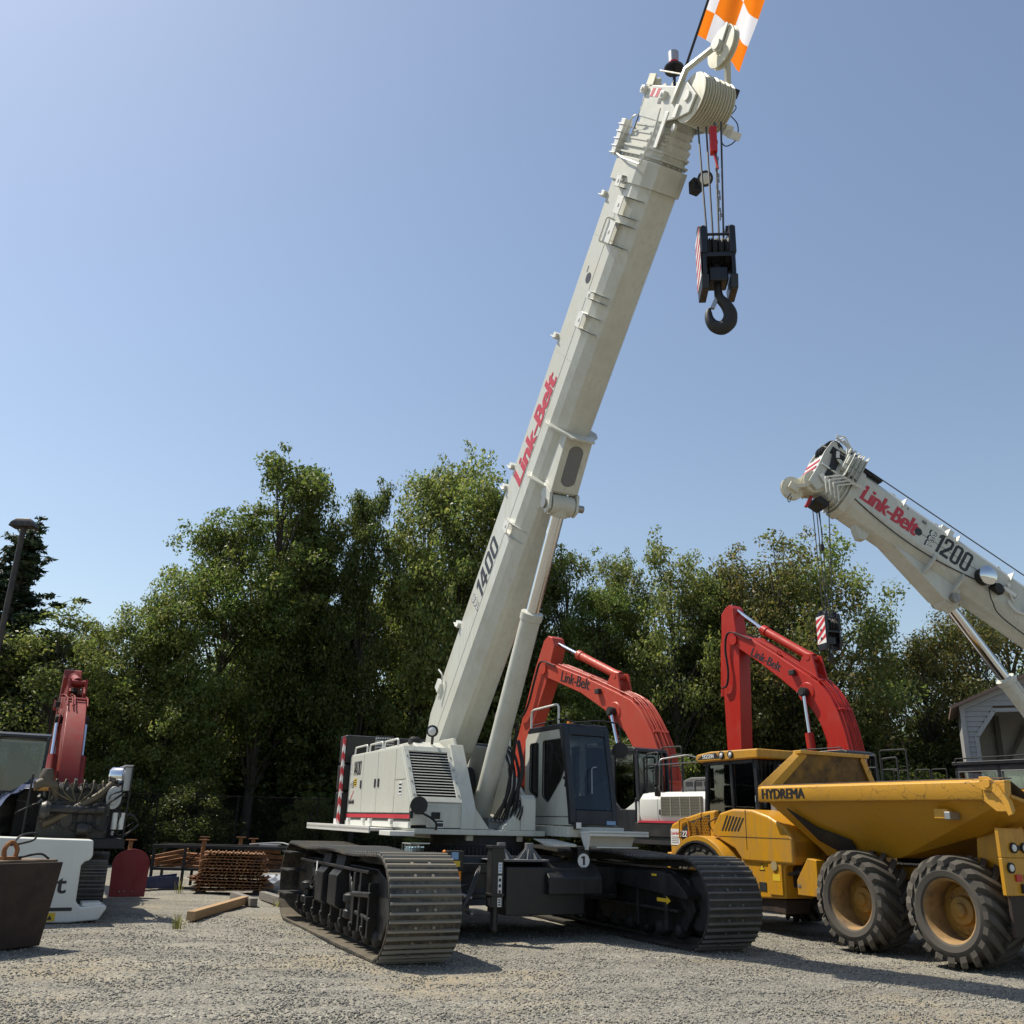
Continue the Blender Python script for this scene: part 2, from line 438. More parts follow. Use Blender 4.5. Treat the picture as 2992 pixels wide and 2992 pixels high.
def build_crane():
    root = machine('crawler_crane', -.086, 15.518, 25, 'off white telescopic crawler crane with tall raised boom, standing on dusty black tracks', 'crane')
    P = root
    # ---- tracks
    H2, RR = 2.42, .60
    for side, y0, y1 in ((-1, -2.77, -1.84), (1, 1.84, 2.77)):
        sm = shoemat('track_shoe_steel', .5 if side < 0 else .15)
        tmp = track_shoes(H2, RR + .01, y0, y1, .198)
        sh = tmp.build('crawler_track', sm, P, smooth=False)
        tmp.ribs.build('grouser_bar', shoemat('grouser_steel', .75 if side < 0 else .3, (.22, .21, .19) if side < 0 else (.11, .108, .105)), sh, smooth=False)
        if side < 0: sh['label'] = 'track with dusty shoes'
        for v in ('x',): pass
        c = (y0 + y1) / 2
        fr = MB()
        fr.prism([(-2.2, .2), (2.2, .2), (2.45, .5), (2.3, .9), (1.9, 1.02), (-1.9, 1.02), (-2.45, .8), (-2.45, .4)], 'y', c - .27, c + .27)
        fr.box(-1.9, 1.9, y0 + .06, y1 - .06, .96, 1.0)
        f = fr.build('track_frame', BLACK, sh, .01)
        for x in (-2.42, 2.42):
            w = MB(); w.lathe((x, c - .19, RR), (0, 1, 0), [(.1, 0), (.36, 0), (.40, .04), (.46, .1), (.46, .28), (.40, .34), (.36, .38), (.1, .38)], 28)
            w.build('idler_wheel' if x > 0 else 'drive_sprocket', BLACKM, sh)
        ro = MB()
        for i in range(10):
            x = -1.98 + i * .44
            ro.lathe((x, c - .24, .2), (0, 1, 0), [(.05, -.07), (.09, -.05), (.12, 0), (.12, .12), (.085, .14), (.085, .34), (.12, .36), (.12, .48), (.09, .53), (.05, .55)], 16)
        ro.build('track_roller', BLACKM, sh)
        out = y0 + .05 if side < 0 else y1 - .05
        s = -1 if side < 0 else 1
        if side < 0:
            # outer side: motor covers, step plates, hydraulics
            for x0, x1 in ((-.62, -.22), (.12, .56)):
                mc = MB()
                mc.prism([(c - .25, .42), (y0 + .10, .42), (y0 + .02, .48), (y0 + .02, .86), (y0 + .1, .95), (y0 + .13, 1.12), (c - .25, 1.12)], 'x', x0, x1)
                mc.box(x0 - .02, x1 + .02, y0 + .12, c - .2, 1.115, 1.135)
                mc.build('motor_cover', BLACK, sh, .012)
            st = MB()
            for z, x in ((.42, -2.55), (.78, -2.5), (1.06, -2.42)):
                st.box(x - .16, x + .52, y0 - .10, y0 + .30, z, z + .022)
            st.build('step_plate', BLACKM, sh)
            hb = MB()
            for x in (-1.55, .95):
                hb.lathe((x, y0 + .14, .34), (0, 0, 1), [(.06, 0), (.1, .02), (.1, .1), (.07, .12), (.07, .2), (.11, .22), (.11, .3), (.06, .33)], 16)
            hb.box(1.25, 1.34, y0 + .06, y0 + .3, .3, .95); hb.box(1.55, 1.62, y0 + .06, y0 + .3, .25, .98)
            hb.box(1.9, 1.96, y0 + .08, y0 + .3, .2, .85)
            hb.prism([(1.05, .42), (1.5, .72), (1.5, .86), (1.05, .6)], 'y', y0 + .1, y0 + .3)
            hb.prism([(-1.3, .95), (-.9, .62), (-.82, .7), (-1.2, 1.0)], 'y', y0 + .1, y0 + .3)
            hb.cyl((1.3, y0 + .06, .68), (2.1, y0 + .06, .72), .035); hb.cyl((1.3, y0 + .1, .46), (2.0, y0 + .1, .42), .028)
            for i in range(8):
                x = -1.9 + i * .52
                hb.box(x, x + .07, y0 + .06, y0 + .3, .22, .44); hb.cyl((x + .035, y0 + .04, .3), (x + .035, y0 + .1, .3), .035, seg=10)
            build_each(hb, 'track_bracket', BLACK, sh, .006)
            hs = MB()
            for k in range(3):
                hs.tube(smoothpts([(-.8 - .1 * k, y0 + .3, .95), (-1.1, y0 + .12, .8 - .1 * k), (-1.45, y0 + .16, .55 + .04 * k), (-1.7, y0 + .3, .5)]), .018)
                hs.tube(smoothpts([(.7, y0 + .25, 1.0), (.98 + .05 * k, y0 + .1, .92 - .06 * k), (1.1 + .05 * k, y0 + .12, .6), (1.3, y0 + .25, .4)]), .016)
            build_each(hs, 'hydraulic_hose', RUBBER, sh)
            lab = MB(); lab.box(-.705, -.70 + .06, y0 + .035, y0 + .04, .86, 1.0); lab.build('warning_sticker', WHTTXT, sh)
        else:
            ib = MB()
            ib.prism([(-2.0, .98), (2.1, .98), (2.5, .72), (2.5, .66), (-2.0, .9)], 'y', y0 + .02, y0 + .3)
            ib.box(-2, 2.2, y0 + .05, y0 + .3, .46, .5); ib.box(1.15, 1.2, y0 + .03, y0 + .3, .2, .95); ib.box(-.5, -.45, y0 + .03, y0 + .3, .2, .95)
            ib.box(1.9, 1.98, y0 + .03, y0 + .3, .2, .8)
            build_each(ib, 'track_bracket', BLACK, sh, .006)
            ar = MB(); ar.prism([(1.75, .585), (2.0, .585), (2.0, .555), (2.1, .61), (2.0, .665), (2.0, .635), (1.75, .635)], 'y', y0 + .012, y0 + .018)
            ar.box(1.62, 1.75, y0 + .012, y0 + .016, .93, .96)
            ar.build('arrow_sticker', YELTXT, sh)
    # ---- carbody under the deck
    cb = MB()
    cb.box(-1.35, .55, -1.9, 1.9, .52, 1.0)
    cb.prism([(-1.5, .45), (.62, .45), (.42, 1.14), (-1.3, 1.14)], 'y', -.95, .95)
    cb.box(.45, .62, -1.85, 1.85, .55, .62); cb.box(.5, .6, -1.85, -.3, .9, 1.04)
    carbody = cb.build('carbody', BLACK, P, .012)
    sl = MB(); sl.lathe((-.80, 0, 1.13), (0, 0, 1), [(.72, 0), (.86, 0), (.86, .12), (.80, .13), (.80, .30), (.6, .30)], 64)
    for i in range(90):
        a = 2 * math.pi * i / 90
        sl.obox((-.80 + .875 * math.cos(a), .875 * math.sin(a), 1.19), .04, .03, .11, (0, 0, a))
    sl.build('slewing_ring', BLACKM, carbody)
    # battery / fuel box between the tracks
    fb = MB()
    fb.prism([(.2, .33), (.88, .33), (.88, 1.0), (.2, 1.05)], 'y', -.24, 1.1)
    tk = fb.build('fuel_tank', BLACK, carbody, .015)
    lid = MB(); lid.prism([(.30, .62), (1.0, .62), (1.0, .86), (.74, 1.075), (.30, 1.075)], 'y', .42, 1.36); lid.build('tank_cover', BLACK, tk, .02)
    tp = MB(); tp.prism([(.16, 1.052), (.84, 1.078), (.84, 1.086), (.16, 1.06)], 'y', -.26, .44); tp.build('tread_plate', GREY, tk)
    jack(carbody, 1.08, -.52, .12, 1.30)
    jk = jack(carbody, .72, 1.12, .25, 1.29, .2)
    dsc = MB(); dsc.cyl((.822, 1.12, 1.1), (.826, 1.12, 1.1), .105, seg=32); dd = dsc.build('number_disc', WHTTXT, jk)
    block_digits('number_lettering', '1', (.828, 1.075, 1.035), (0, 1, 0), (0, 0, 1), .065, .13, BLKTXT, dd, 0)
    for y, w, z0, z1 in ((-.485, .06, .93, 1.08), (-.485, .06, .62, .9), (-.485, .06, .48, .6)):
        d = MB(); d.box(1.176, 1.179, y - w / 2, y + w / 2, z0, z1); d.build('jack_sticker', WHTTXT, carbody)
        e = MB()
        for k in range(3): e.box(1.179, 1.181, y - w / 2 + .012, y + w / 2 - .012, z0 + (z1 - z0) * (.15 + .28 * k), z0 + (z1 - z0) * (.30 + .28 * k))
        e.build('sticker_print', BLKTXT if z0 < .9 else BLUTXT, carbody)
    # grey outrigger floats stowed on the tank
    for x, y in ((.62, .26), (.62, -.22)):
        fl = MB(); fl.box(x - .22, x + .22, y - .24, y + .24, 1.09, 1.108)
        fl.cyl((x, y, 1.108), (x, y, 1.34), .075, .068, 20)
        for k in range(8):
            a = k * math.pi / 4 + .2
            px, py = -math.sin(a) * .006, math.cos(a) * .006
            c, s = math.cos(a), math.sin(a)
            fl.add([(x + c * .06 + px, y + s * .06 + py, 1.108), (x + c * .21 + px, y + s * .21 + py, 1.108), (x + c * .07 + px, y + s * .07 + py, 1.26),
                    (x + c * .06 - px, y + s * .06 - py, 1.108), (x + c * .21 - px, y + s * .21 - py, 1.108), (x + c * .07 - px, y + s * .07 - py, 1.26)],
                   [(0, 1, 2), (5, 4, 3), (0, 3, 4, 1), (1, 4, 5, 2), (2, 5, 3, 0)])
        fl.build('jack_float', GREY, carbody, .004)
    vb = MB(); vb.box(.62, .78, -1.16, -.90, .98, 1.22); vbo = vb.build('valve_box', BLACK, carbody, .01)
    s = MB(); s.box(.781, .784, -1.10, -.99, 1.10, 1.2); s.build('valve_sticker', BLUTXT, vbo)
    s = MB(); s.box(.781, .784, -1.10, -.96, 1.0, 1.08); s.build('valve_sticker', YELTXT, vbo)
    lt = MB(); lt.ball((.74, -1.2, 1.2), .03); lt.cyl((.8, -.98, .8), (.8, -.98, .94), .035, seg=10); build_each(lt, 'marker_light', AMBER, carbody)
    hs = MB()
    for k in range(3):
        o = .025 * k
        hs.tube(smoothpts([(.7, -1.28 + o, 1.02), (.84, -1.25 + o, .85), (.88, -1.17 + o, .58 - o), (.9, -.98, .45 - o), (.9, -.82 - o, .62), (.86, -.68 - o, .92), (.7, -.6, 1.0)]), .013)
    hs.tube(smoothpts([(.6, -1.5, .75), (.75, -1.2, .76), (.75, -.9, .74), (.6, -.7, .74)]), .02)
    hs.tube(smoothpts([(.7, -1.3, .33), (.85, -1.0, .37), (.9, -.75, .31)]), .02)
    build_each(hs, 'hydraulic_hose', HOSE, carbody)
    vv = MB()
    for y, z in ((-1.3, .98), (-1.22, .34), (-.78, .36), (-.9, .6), (-1.05, .62)):
        vv.ball((.86, y, z), .035); vv.box(.7, .86, y - .03, y + .03, z - .03, z + .03)
    vv.tube([(.8, -1.2, .70), (.9, -.8, .58)], .022)
    build_each(vv, 'hydraulic_fitting', STEEL, carbody)
    # ---- deck
    dk = MB()
    dk.prism([(-4.2, -1.42), (-.25, -1.5), (.06, -1.45), (.06, .52), (.0, .86), (-.4, 1.0), (-4.2, 1.0)], 'z', 1.43, 1.515)
    dk.box(-4.0, -.1, -.5, .5, 1.34, 1.43)
    deck = dk.build('deck', WHITE, P, .012)
    wk = MB(); wk.box(-4.95, -.75, -1.93, -1.52, 1.455, 1.50); wk.box(-4.95, -.75, -1.93, -1.905, 1.42, 1.53)
    wk.build('walkway', WHITE2, deck, .006)
    w2 = MB(); w2.box(-.42, .12, -1.86, -1.46, 1.40, 1.47); w2.build('step', WHITE2, deck, .008)
    cp = MB(); cp.box(-1.5, .66, .92, 1.98, 1.44, 1.60); cpo = cp.build('cab_platform', WHITE, deck, .015)
    ct = MB(); ct.prism([(.15, 1.40), (.62, 1.30), (.9, 1.30), (.9, 1.34)], 'y', .55, .95); ct.build('front_bracket', WHITE, deck, .01)
    stp = MB(); stp.box(.68, 1.02, 1.12, 2.22, 1.50, 1.53); stp.box(1.0, 1.02, 1.12, 2.22, 1.47, 1.55)
    stp.prism([(1.22, 1.5), (2.15, 1.5), (2.08, 1.30), (1.30, 1.30)], 'x', .70, .72); stp.box(.7, .92, 1.3, 2.08, 1.29, 1.315)
    stp.prism([(.66, 1.54), (1.0, 1.54), (.92, 1.26), (.84, 1.26)], 'y', 1.13, 1.16)
    stp.build('cab_step', WHITE2, deck, .006)
    tw = MB(); tw.box(.66, .74, 1.02, 1.13, 1.56, 1.68); two = tw.build('front_lamp', BLACKM, deck, .01)
    tl = MB(); tl.box(.741, .747, 1.03, 1.12, 1.575, 1.665); tl.build('lens', LENS, two)
    # ---- engine housing
    side = [(-3.62, 1.56), (.0, 1.56), (.0, 1.88), (-.66, 2.80), (-3.62, 2.79)]
    hd = MB()
    Yr, Yl = -1.50, -.62
    hd.prism(side, 'y', Yr, Yl)
    hd.prism([(-.66, 2.795), (-3.0, 2.785), (-3.0, 2.87), (-.95, 2.90)], 'y', -1.22, -.7)
    hood = hd.build('engine_housing', WHITE, P, .018)
    sill = MB(); sill.box(-3.62, -.02, -1.53, -1.48, 1.515, 1.60)
    for x in (-3.4, -2.45, -2.05, -.9): sill.box(x, x + .12, -1.57, -1.5, 1.56, 1.64)
    sill.build('sill', WHITE2, hood, .006)
    # doors on the right wall
    for x0, x1, h in ((-3.60, -2.72, -2.80), (-2.70, -1.84, -1.93), (-1.82, -.86, -1.73)):
        d = MB(); d.box(x0, x1, -1.512, -1.498, 1.74, 2.76); do = d.build('door', WHITE, hood, .004)
        hn = MB(); hn.box(h - .04, h + .04, -1.526, -1.508, 2.16, 2.30); hn.build('handle', BLACKM, do, .008)
    d = MB(); d.prism([(-.84, 1.74), (-.05, 1.74), (-.05, 1.86), (-.33, 2.24), (-.84, 2.24)], 'y', -1.512, -1.498); d.build('access_panel', WHITE, hood, .004)
    d = MB(); d.prism([(-.84, 2.26), (-.35, 2.26), (-.70, 2.76), (-.84, 2.76)], 'y', -1.512, -1.498); d.build('access_panel', WHITE, hood, .004)
    for z0, z1, mm, nm in ((1.655, 1.715, REDTXT, 'red_stripe'), (1.72, 1.732, BLKTXT, 'thin_stripe'), (1.62, 1.645, BLKTXT, 'black_stripe')):
        d = MB(); d.box(-3.62, -.01, -1.5165, -1.5005, z0, z1); d.build(nm, mm, hood)
    rr, uu = (1, 0, 0), (0, 0, 1)
    block_digits('model_lettering', '1400', (-3.34, -1.513, 2.40), rr, uu, .50, .25, BLKTXT, hood, .12)
    lettering('prefix_lettering', 'TCC', (-3.44, -1.515, 2.42), (0, 0, 1), (-1, 0, 0), .20, .07, WHTTXT, hood, .02)
    lettering('maker_lettering', 'Link-Belt', (-3.52, -1.515, 1.89), rr, uu, .36, .08, BLKTXT, hood, .012)
    sw = MB(); sw.prism([(-3.42, 1.98), (-3.38, 1.98), (-3.22, 2.12), (-3.25, 2.12)], 'y', -1.5165, -1.513); sw.build('logo', REDTXT, hood)
    for x0, x1, z0, z1, mm in ((-3.50, -3.36, 2.19, 2.29, WHTTXT), (-3.34, -3.27, 2.18, 2.3, BLKTXT), (-3.25, -3.08, 2.20, 2.34, YELTXT), (-.62, -.46, 2.02, 2.22, WHTTXT)):
        d = MB(); d.box(x0, x1, -1.517, -1.513, z0, z1); so = d.build('sticker', mm, hood)
        e = MB()
        for k in range(3): e.box(x0 + .015, x1 - .015, -1.5185, -1.517, z0 + (z1 - z0) * (.15 + .28 * k), z0 + (z1 - z0) * (.29 + .28 * k))
        e.build('sticker_print', BLKTXT if mm is not BLKTXT else WHTTXT, so)
    # sloping front grille (frame, black recess, slats) on the plane from (0,1.88) to (-.66,2.80)
    e1 = Vector((-.66, 0, .92)).normalized(); nn = Vector((.92, 0, .66)).normalized()
    Mg = Matrix(((0, e1.x, nn.x, 0.0), (1, 0, 0, 0), (0, e1.z, nn.z, 1.88), (0, 0, 0, 1)))
    Lg = math.hypot(.66, .92)
    g = MB(Mg)
    g.box(Yr + .02, Yl - .02, .02, .12, 0, .03); g.box(Yr + .02, Yl - .02, Lg - .12, Lg - .02, 0, .03)
    g.box(Yr + .02, Yr + .10, .12, Lg - .12, 0, .03); g.box(Yl - .10, Yl - .02, .12, Lg - .12, 0, .03)
    gf = g.build('grille_frame', WHITE, hood, .006)
    b = MB(Mg); b.box(Yr + .1, Yl - .1, .12, Lg - .12, .002, .006); b.build('grille_screen', plain('screen_black', (.004, .004, .004), .9, 0, .1), gf)
    s = MB(Mg); n = 16
    for k in range(n + 1):
        v = .12 + (Lg - .24) * k / n
        s.box(Yr + .1, Yl - .1, v - .0055, v + .0055, .006, .016)
    s.build('grille_slat', WHITE2, gf)
    bt = MB(Mg)
    for v in (.15, .4, .65, .9):
        for u in (Yr + .06, Yl - .06): bt.cyl((u, v, .03), (u, v, .042), .014, seg=8)
    bt.build('bolt', STEEL, gf)
    lb = MB(); lb.box(.0, .018, -1.24, -.66, 1.53, 1.84); lbo = lb.build('lower_door', WHITE, hood, .006)
    h = MB(); h.box(.018, .034, -1.17, -1.02, 1.66, 1.76); h.build('handle', BLACKM, lbo, .01)
    h = MB(); h.box(.0185, .021, -1.09, -.95, 1.53, 1.645); h2 = h.build('warning_sticker', WHTTXT, lbo)
    h = MB(); h.box(.021, .023, -1.08, -.96, 1.545, 1.60); h.box(.021, .023, -1.08, -.96, 1.615, 1.64); h.build('sticker_print', BLKTXT, h2)
    h = MB(); h.box(.0, .02, -1.43, -1.30, 1.72, 1.82); h.build('latch', BLACKM, hood, .008)
    h = MB(); h.box(-.02, .03, -1.52, -1.47, 1.66, 1.77); h.build('latch', BLACKM, hood, .008)
    # fuel cap, muffler, rails, work light, mirror
    c = MB(); c.cyl((-1.0, -1.15, 2.86), (-1.0, -1.15, 2.95), .12, .11, 20); c.cyl((-1.0, -1.15, 2.95), (-1.0, -1.15, 2.98), .09, .07, 20); c.build('tank_cap', BLACKM, hood, .008)
    c = MB(); c.cyl((-2.9, -1.08, 2.8), (-2.9, -1.08, 3.12), .17, .17, 28); mo = c.build('muffler', BLACKM, hood)
    c = MB()
    for i in range(24):
        a = 2 * math.pi * i / 24
        for k in range(5):
            c.obox((-2.9 + .175 * math.cos(a + k % 2 * .13), -1.08 + .175 * math.sin(a + k % 2 * .13), 2.85 + k * .055), .01, .034, .03, (0, 0, a + k % 2 * .13))
    c.build('heat_shield', GALV, mo)
    for x0, x1 in ((-3.50, -2.72), (-2.55, -1.80), (-1.68, -.95)):
        rail([(x0, -1.46, 2.78), (x0, -1.46, 2.92), (x1, -1.46, 2.93), (x1, -1.46, 2.79)], .016, WHITE2, hood, 'grab_rail', .05)
    worklight(hood, (-.62, -.98, 3.06), (.75, -.55, -.1), .10, (-.78, -.92, 2.86))
    mir = MB(); mir.tube(smoothpts([(.08, -1.10, 1.50), (.12, -1.12, 1.60), (.2, -1.25, 1.68), (.3, -1.42, 1.74), (.33, -1.5, 1.80)]), .017)
    mr = mir.build('mirror_arm', BLACKM, hood)
    mir = MB(); mir.lathe((.35, -1.50, 1.85), (.9, -.42, .1), [(.03, -.05), (.11, -.03), (.135, .0), (.13, .015), (.02, .02)], 24); mir.build('mirror', BLACKM, mr)
    # ---- counterweight behind the housing
    cw = MB()
    cw.box(-4.22, -3.75, -1.60, 1.60, 1.50, 2.12); cw.box(-4.22, -3.75, -1.60, 1.60, 2.14, 2.62); cw.box(-4.18, -3.75, -1.60, 1.60, 2.64, 3.18)
    cwo = cw.build('counterweight', BLACK, P, .04)
    lam = MB(); lam.box(-4.15, -3.95, -1.606, -1.60, 1.52, 1.62); lam.build('weight_sticker', WHTTXT, cwo)
    st = MB(); st.box(-3.765, -3.70, -1.655, -1.61, 1.50, 3.1); sto = st.build('striped_edge', WHTTXT, cwo)
    rd = MB()
    for k in range(6):
        z = 1.52 + k * .28
        rd.add([(-3.766, -1.659, z), (-3.699, -1.659, z + .1), (-3.699, -1.659, z + .24), (-3.766, -1.659, z + .14)], [(0, 1, 2, 3)])
        rd.add([(-3.697, -1.659, z + .1), (-3.697, -1.609, z + .02), (-3.697, -1.609, z + .16), (-3.697, -1.659, z + .24)], [(0, 1, 2, 3)])
    rd.build('red_stripe', REDTXT, sto)
    w = MB(); w.cyl((-3.3, -.45, 2.5), (-3.3, .45, 2.5), .34, .34, 28); w.cyl((-2.2, -.4, 2.3), (-2.2, .4, 2.3), .3, .3, 28); w.cyl((-3.3, -.5, 2.5), (-3.3, -.45, 2.5), .42, .42, 28)
    w.build('winch_drum', BLACKM, P)
    # ---- boom pedestal
    pl = [(-3.1, 1.52), (-.02, 1.52), (-.02, 1.75), (-.30, 2.28), (-.75, 2.98), (-1.3, 2.98), (-2.2, 2.85), (-3.1, 3.0)]
    for y0, y1, nm in ((-.56, -.50, 'right'), (.50, .56, 'left')):
        m_ = MB(); m_.prism(pl if y0 < 0 else [(-3.1, 1.52), (.02, 1.52), (-.05, 2.0), (-.42, 2.30), (-.95, 2.85), (-2.2, 3.0), (-3.1, 3.0)], 'y', y0, y1)
        po = m_.build('boom_pedestal', WHITE, P, .012)
        q = MB()
        if y0 < 0:
            q.prism([(.03, 1.52), (.03, 1.86), (-.60, 2.86), (-.72, 2.86), (-.08, 1.84), (-.08, 1.52)], 'y', -.66, -.42)
            q.add([(.0, -.42, 1.52), (.0, -.42, 1.86), (.03, -.16, 1.52), (-.3, -.42, 1.52), (-.3, -.42, 1.86), (-.3, -.16, 1.52)], [(0, 2, 1), (3, 4, 5), (0, 3, 5, 2), (1, 2, 5, 4), (0, 1, 4, 3)])
        else:
            q.prism([(.04, 1.52), (.04, 2.0), (-.04, 2.08), (-.05, 1.52)], 'y', .40, .66)
            q.add([(.0, .40, 1.52), (.0, .40, 1.90), (.03, .05, 1.52), (-.25, .40, 1.52), (-.25, .40, 1.90), (-.25, .05, 1.52)], [(0, 1, 2), (3, 5, 4), (0, 2, 5, 3), (1, 4, 5, 2), (0, 3, 4, 1)])
        q.build('gusset', WHITE, po, .008)
    tr = MB()
    for k in range(16): tr.box(-.02 + .001, .036, -.60, -.47, 1.95 + k * .04, 1.965 + k * .04)
    hs = MB()
    rnd = random.Random(3)
    for k in range(9):                                                # bundled hoses rising from the valve block to the boom foot
        y = .20 + k * .028; o_ = .035 * (k % 3); z_ = .05 * (k // 3)
        hs.tube(smoothpts([(-.12, -.05 + k * .05, 1.66), (.0 - o_, .02 + k * .045, 1.86 + z_), (-.02 - o_, y - .02, 2.15 + z_), (-.16 - o_, y + .04, 2.48), (-.42 - o_, y + .05, 2.80), (-.80, y, 2.95)], 7), (.015, .020, .017)[k % 3], 8)
    for k in range(4):
        hs.tube(smoothpts([(-.05, .36 - k * .05, 1.62), (.05, .40 - k * .04, 1.78 + .05 * k), (-.02, .44 - k * .05, 1.98), (-.2, .46 - k * .05, 1.9)], 6), .013, 7)
    hs.tube(smoothpts([(-.15, .40, 2.95), (.0, .42, 2.5), (-.05, .38, 2.2), (-.2, .3, 1.9)]), .035)
    build_each(hs, 'hydraulic_hose', RUBBER, P)
    vb = MB(); vb.box(-.45, -.15, -.1, .36, 1.53, 1.70)
    for k in range(6): vb.ball((-.1, -.05 + k * .075, 1.66), .03, 8, 6)
    vb.build('valve_block', GREY, P, .01)
    # dark tank between boom foot and pedestal, small rail beside the boom
    rail([(-1.6, .62, 2.3), (-1.6, .62, 3.55), (-.95, .62, 3.62), (-.95, .62, 2.5)], .02, WHITE2, P, 'guard_rail')
    rail([(-1.6, .62, 3.0), (-.95, .62, 3.05)], .018, WHITE2, P, 'guard_rail')
    # ---- operator's cab
    Y0, Y1 = 1.02, 1.90
    cs = [(-1.12, 1.62), (.58, 1.62), (.55, 1.9), (.28, 3.20), (-1.0, 3.20), (-1.12, 3.05)]
    cab = empty('cab', (0, 0, 0)); cab.parent = P
    sh = MB()
    # right wall with two window openings is built from strips around the openings
    win1 = [(-.92, 2.18), (-.60, 2.05), (-.60, 2.98), (-.92, 2.98)]
    win2 = [(-.42, 2.08), (-.22, 1.98), (.24, 2.34), (.36, 2.52), (.26, 3.0), (-.42, 3.0)]
    def wall_with_holes(y0, y1):
        bm = bmesh.new()
        def loop(pts):
            vs = [bm.verts.new((x, y0, z)) for x, z in pts]
            return [bm.edges.new((vs[i], vs[(i + 1) % len(vs)])) for i in range(len(vs))]
        def rnd_(pts, r=.05):
            out = []
            n = len(pts)
            for i in range(n):
                a, b, c = Vector(pts[i - 1]), Vector(pts[i]), Vector(pts[(i + 1) % n])
                p = b + (a - b).normalized() * r; q = b + (c - b).normalized() * r
                for j in range(4):
                    t = j / 3; out.append(tuple(p * (1 - t) ** 2 + b * 2 * t * (1 - t) + q * t * t))
            return out
        es = loop(cs) + loop(rnd_(win1)) + loop(rnd_(win2))
        bmesh.ops.triangle_fill(bm, edges=es, use_beauty=True)
        r = bmesh.ops.extrude_face_region(bm, geom=list(bm.faces))
        bmesh.ops.translate(bm, vec=(0, y1 - y0, 0), verts=[v for v in r['geom'] if isinstance(v, bmesh.types.BMVert)])
        bmesh.ops.recalc_face_normals(bm, faces=bm.faces)
        me = bpy.data.meshes.new('cab_wall'); bm.to_mesh(me); bm.free(); me.materials.append(WHITE)
        o = bpy.data.objects.new('cab_wall', me); COL.objects.link(o); o.parent = cab
        return o, rnd_
    wl, rnd_ = wall_with_holes(Y0, Y0 + .05)
    wl2, _ = wall_with_holes(Y1 - .05, Y1)
    for yy in (Y0 + .018, Y1 - .03):
        for w_ in (win1, win2):
            m_ = MB(); m_.prism([(x, z) for x, z in rnd_(w_)], 'y', yy, yy + .008); m_.build('window', GLASSD, cab, smooth=False)
            m_ = MB(); pts = [(x, (Y0 - .002 if yy < 1.4 else Y1 + .002), z) for x, z in rnd_(w_)]; m_.tube(pts + [pts[0]], .012, 6); m_.build('window_seal', BLACKM, cab)
    m_ = MB(); m_.box(-1.12, .56, Y0 + .05, Y1 - .05, 1.62, 1.68); m_.box(-1.12, -1.06, Y0 + .05, Y1 - .05, 1.68, 2.05); m_.prism([(-1.12, 2.9), (-1.06, 2.9), (-1.06, 3.0), (-1.12, 3.05)], 'y', Y0 + .05, Y1 - .05)
    for yy in (Y0 + .05, (Y0 + Y1) / 2 - .05, Y1 - .15): m_.box(-1.12, -1.06, yy, yy + .10, 2.05, 2.9)
    m_.build('cab_floor', LINER, cab)
    m_ = MB(); m_.prism([(-1.0, 3.16), (.28, 3.16), (.30, 3.20), (.26, 3.26), (-.95, 3.26), (-1.06, 3.18)], 'y', Y0 - .01, Y1 + .01); ro = m_.build('cab_roof', NAVY, cab, .02)
    # black front frame: two pillars, sill, header
    m_ = MB()
    for y0, y1 in ((Y0 - .004, Y0 + .10), (Y1 - .09, Y1 + .004)):
        m_.prism([(.50, 1.63), (.60, 1.63), (.57, 1.9), (.31, 3.20), (.20, 3.20), (.46, 1.9)], 'y', y0, y1)
    m_.prism([(.48, 1.63), (.60, 1.63), (.575, 1.86), (.47, 1.86)], 'y', Y0 + .10, Y1 - .09)
    m_.prism([(.215, 3.07), (.335, 3.07), (.31, 3.20), (.20, 3.20)], 'y', Y0 + .10, Y1 - .09)
    m_.build('windscreen_frame', NAVY, cab, .012)
    m_ = MB(); m_.prism([(.55, 1.87), (.558, 1.87), (.318, 3.06), (.31, 3.06)], 'y', Y0 + .10, Y1 - .09); m_.build('windscreen', GLASSD, cab, smooth=False)
    m_ = MB(); m_.tube([(.575, 1.42, 2.12), (.50, 1.46, 2.52), (.49, 1.50, 2.545), (.49, 1.56, 2.55)], .008); m_.build('wiper', GALV, cab)
    m_ = MB(); m_.box(.50, .56, 1.46, 1.48, 2.2, 2.21)
    m_.box(-.55, -.05, 1.28, 1.70, 1.95, 2.1); m_.prism([(-.55, 2.0), (-.42, 2.0), (-.62, 2.75), (-.75, 2.75)], 'y', 1.30, 1.68); m_.box(-.72, -.62, 1.4, 1.58, 2.75, 2.95); m_.box(-.5, -.1, 1.3, 1.68, 1.68, 1.95)
    m_.build('seat', SEAT, cab, .03)
    m_ = MB(); m_.box(-1.0, .22, Y0 + .06, Y1 - .06, 3.10, 3.15); m_.box(-1.05, -.45, Y0 + .06, Y0 + .10, 1.7, 2.05); m_.box(-1.04, .45, Y1 - .10, Y1 - .06, 1.7, 2.0); m_.build('liner', LINER, cab)
    m_ = MB(); m_.box(.1, .4, 1.55, 1.80, 1.68, 2.28); m_.box(.0, .3, 1.10, 1.25, 1.68, 2.15); m_.tube([(.05, 1.2, 2.1), (.08, 1.2, 2.3)], .02); m_.cyl((.2, 1.6, 2.3), (.25, 1.6, 2.5), .1, .1, 12); m_.build('console', SEAT, cab, .02)
    rail([(-.98, 1.06, 3.22), (-.98, 1.06, 3.58), (.06, 1.06, 3.60), (.06, 1.06, 3.22)], .02, WHITE2, cab, 'roof_rail', .1)
    rail([(.14, 1.90, 3.26), (.10, 1.05, 3.34), (-.9, 1.05, 3.30)], .012, BLACKM, cab, 'roof_guard')
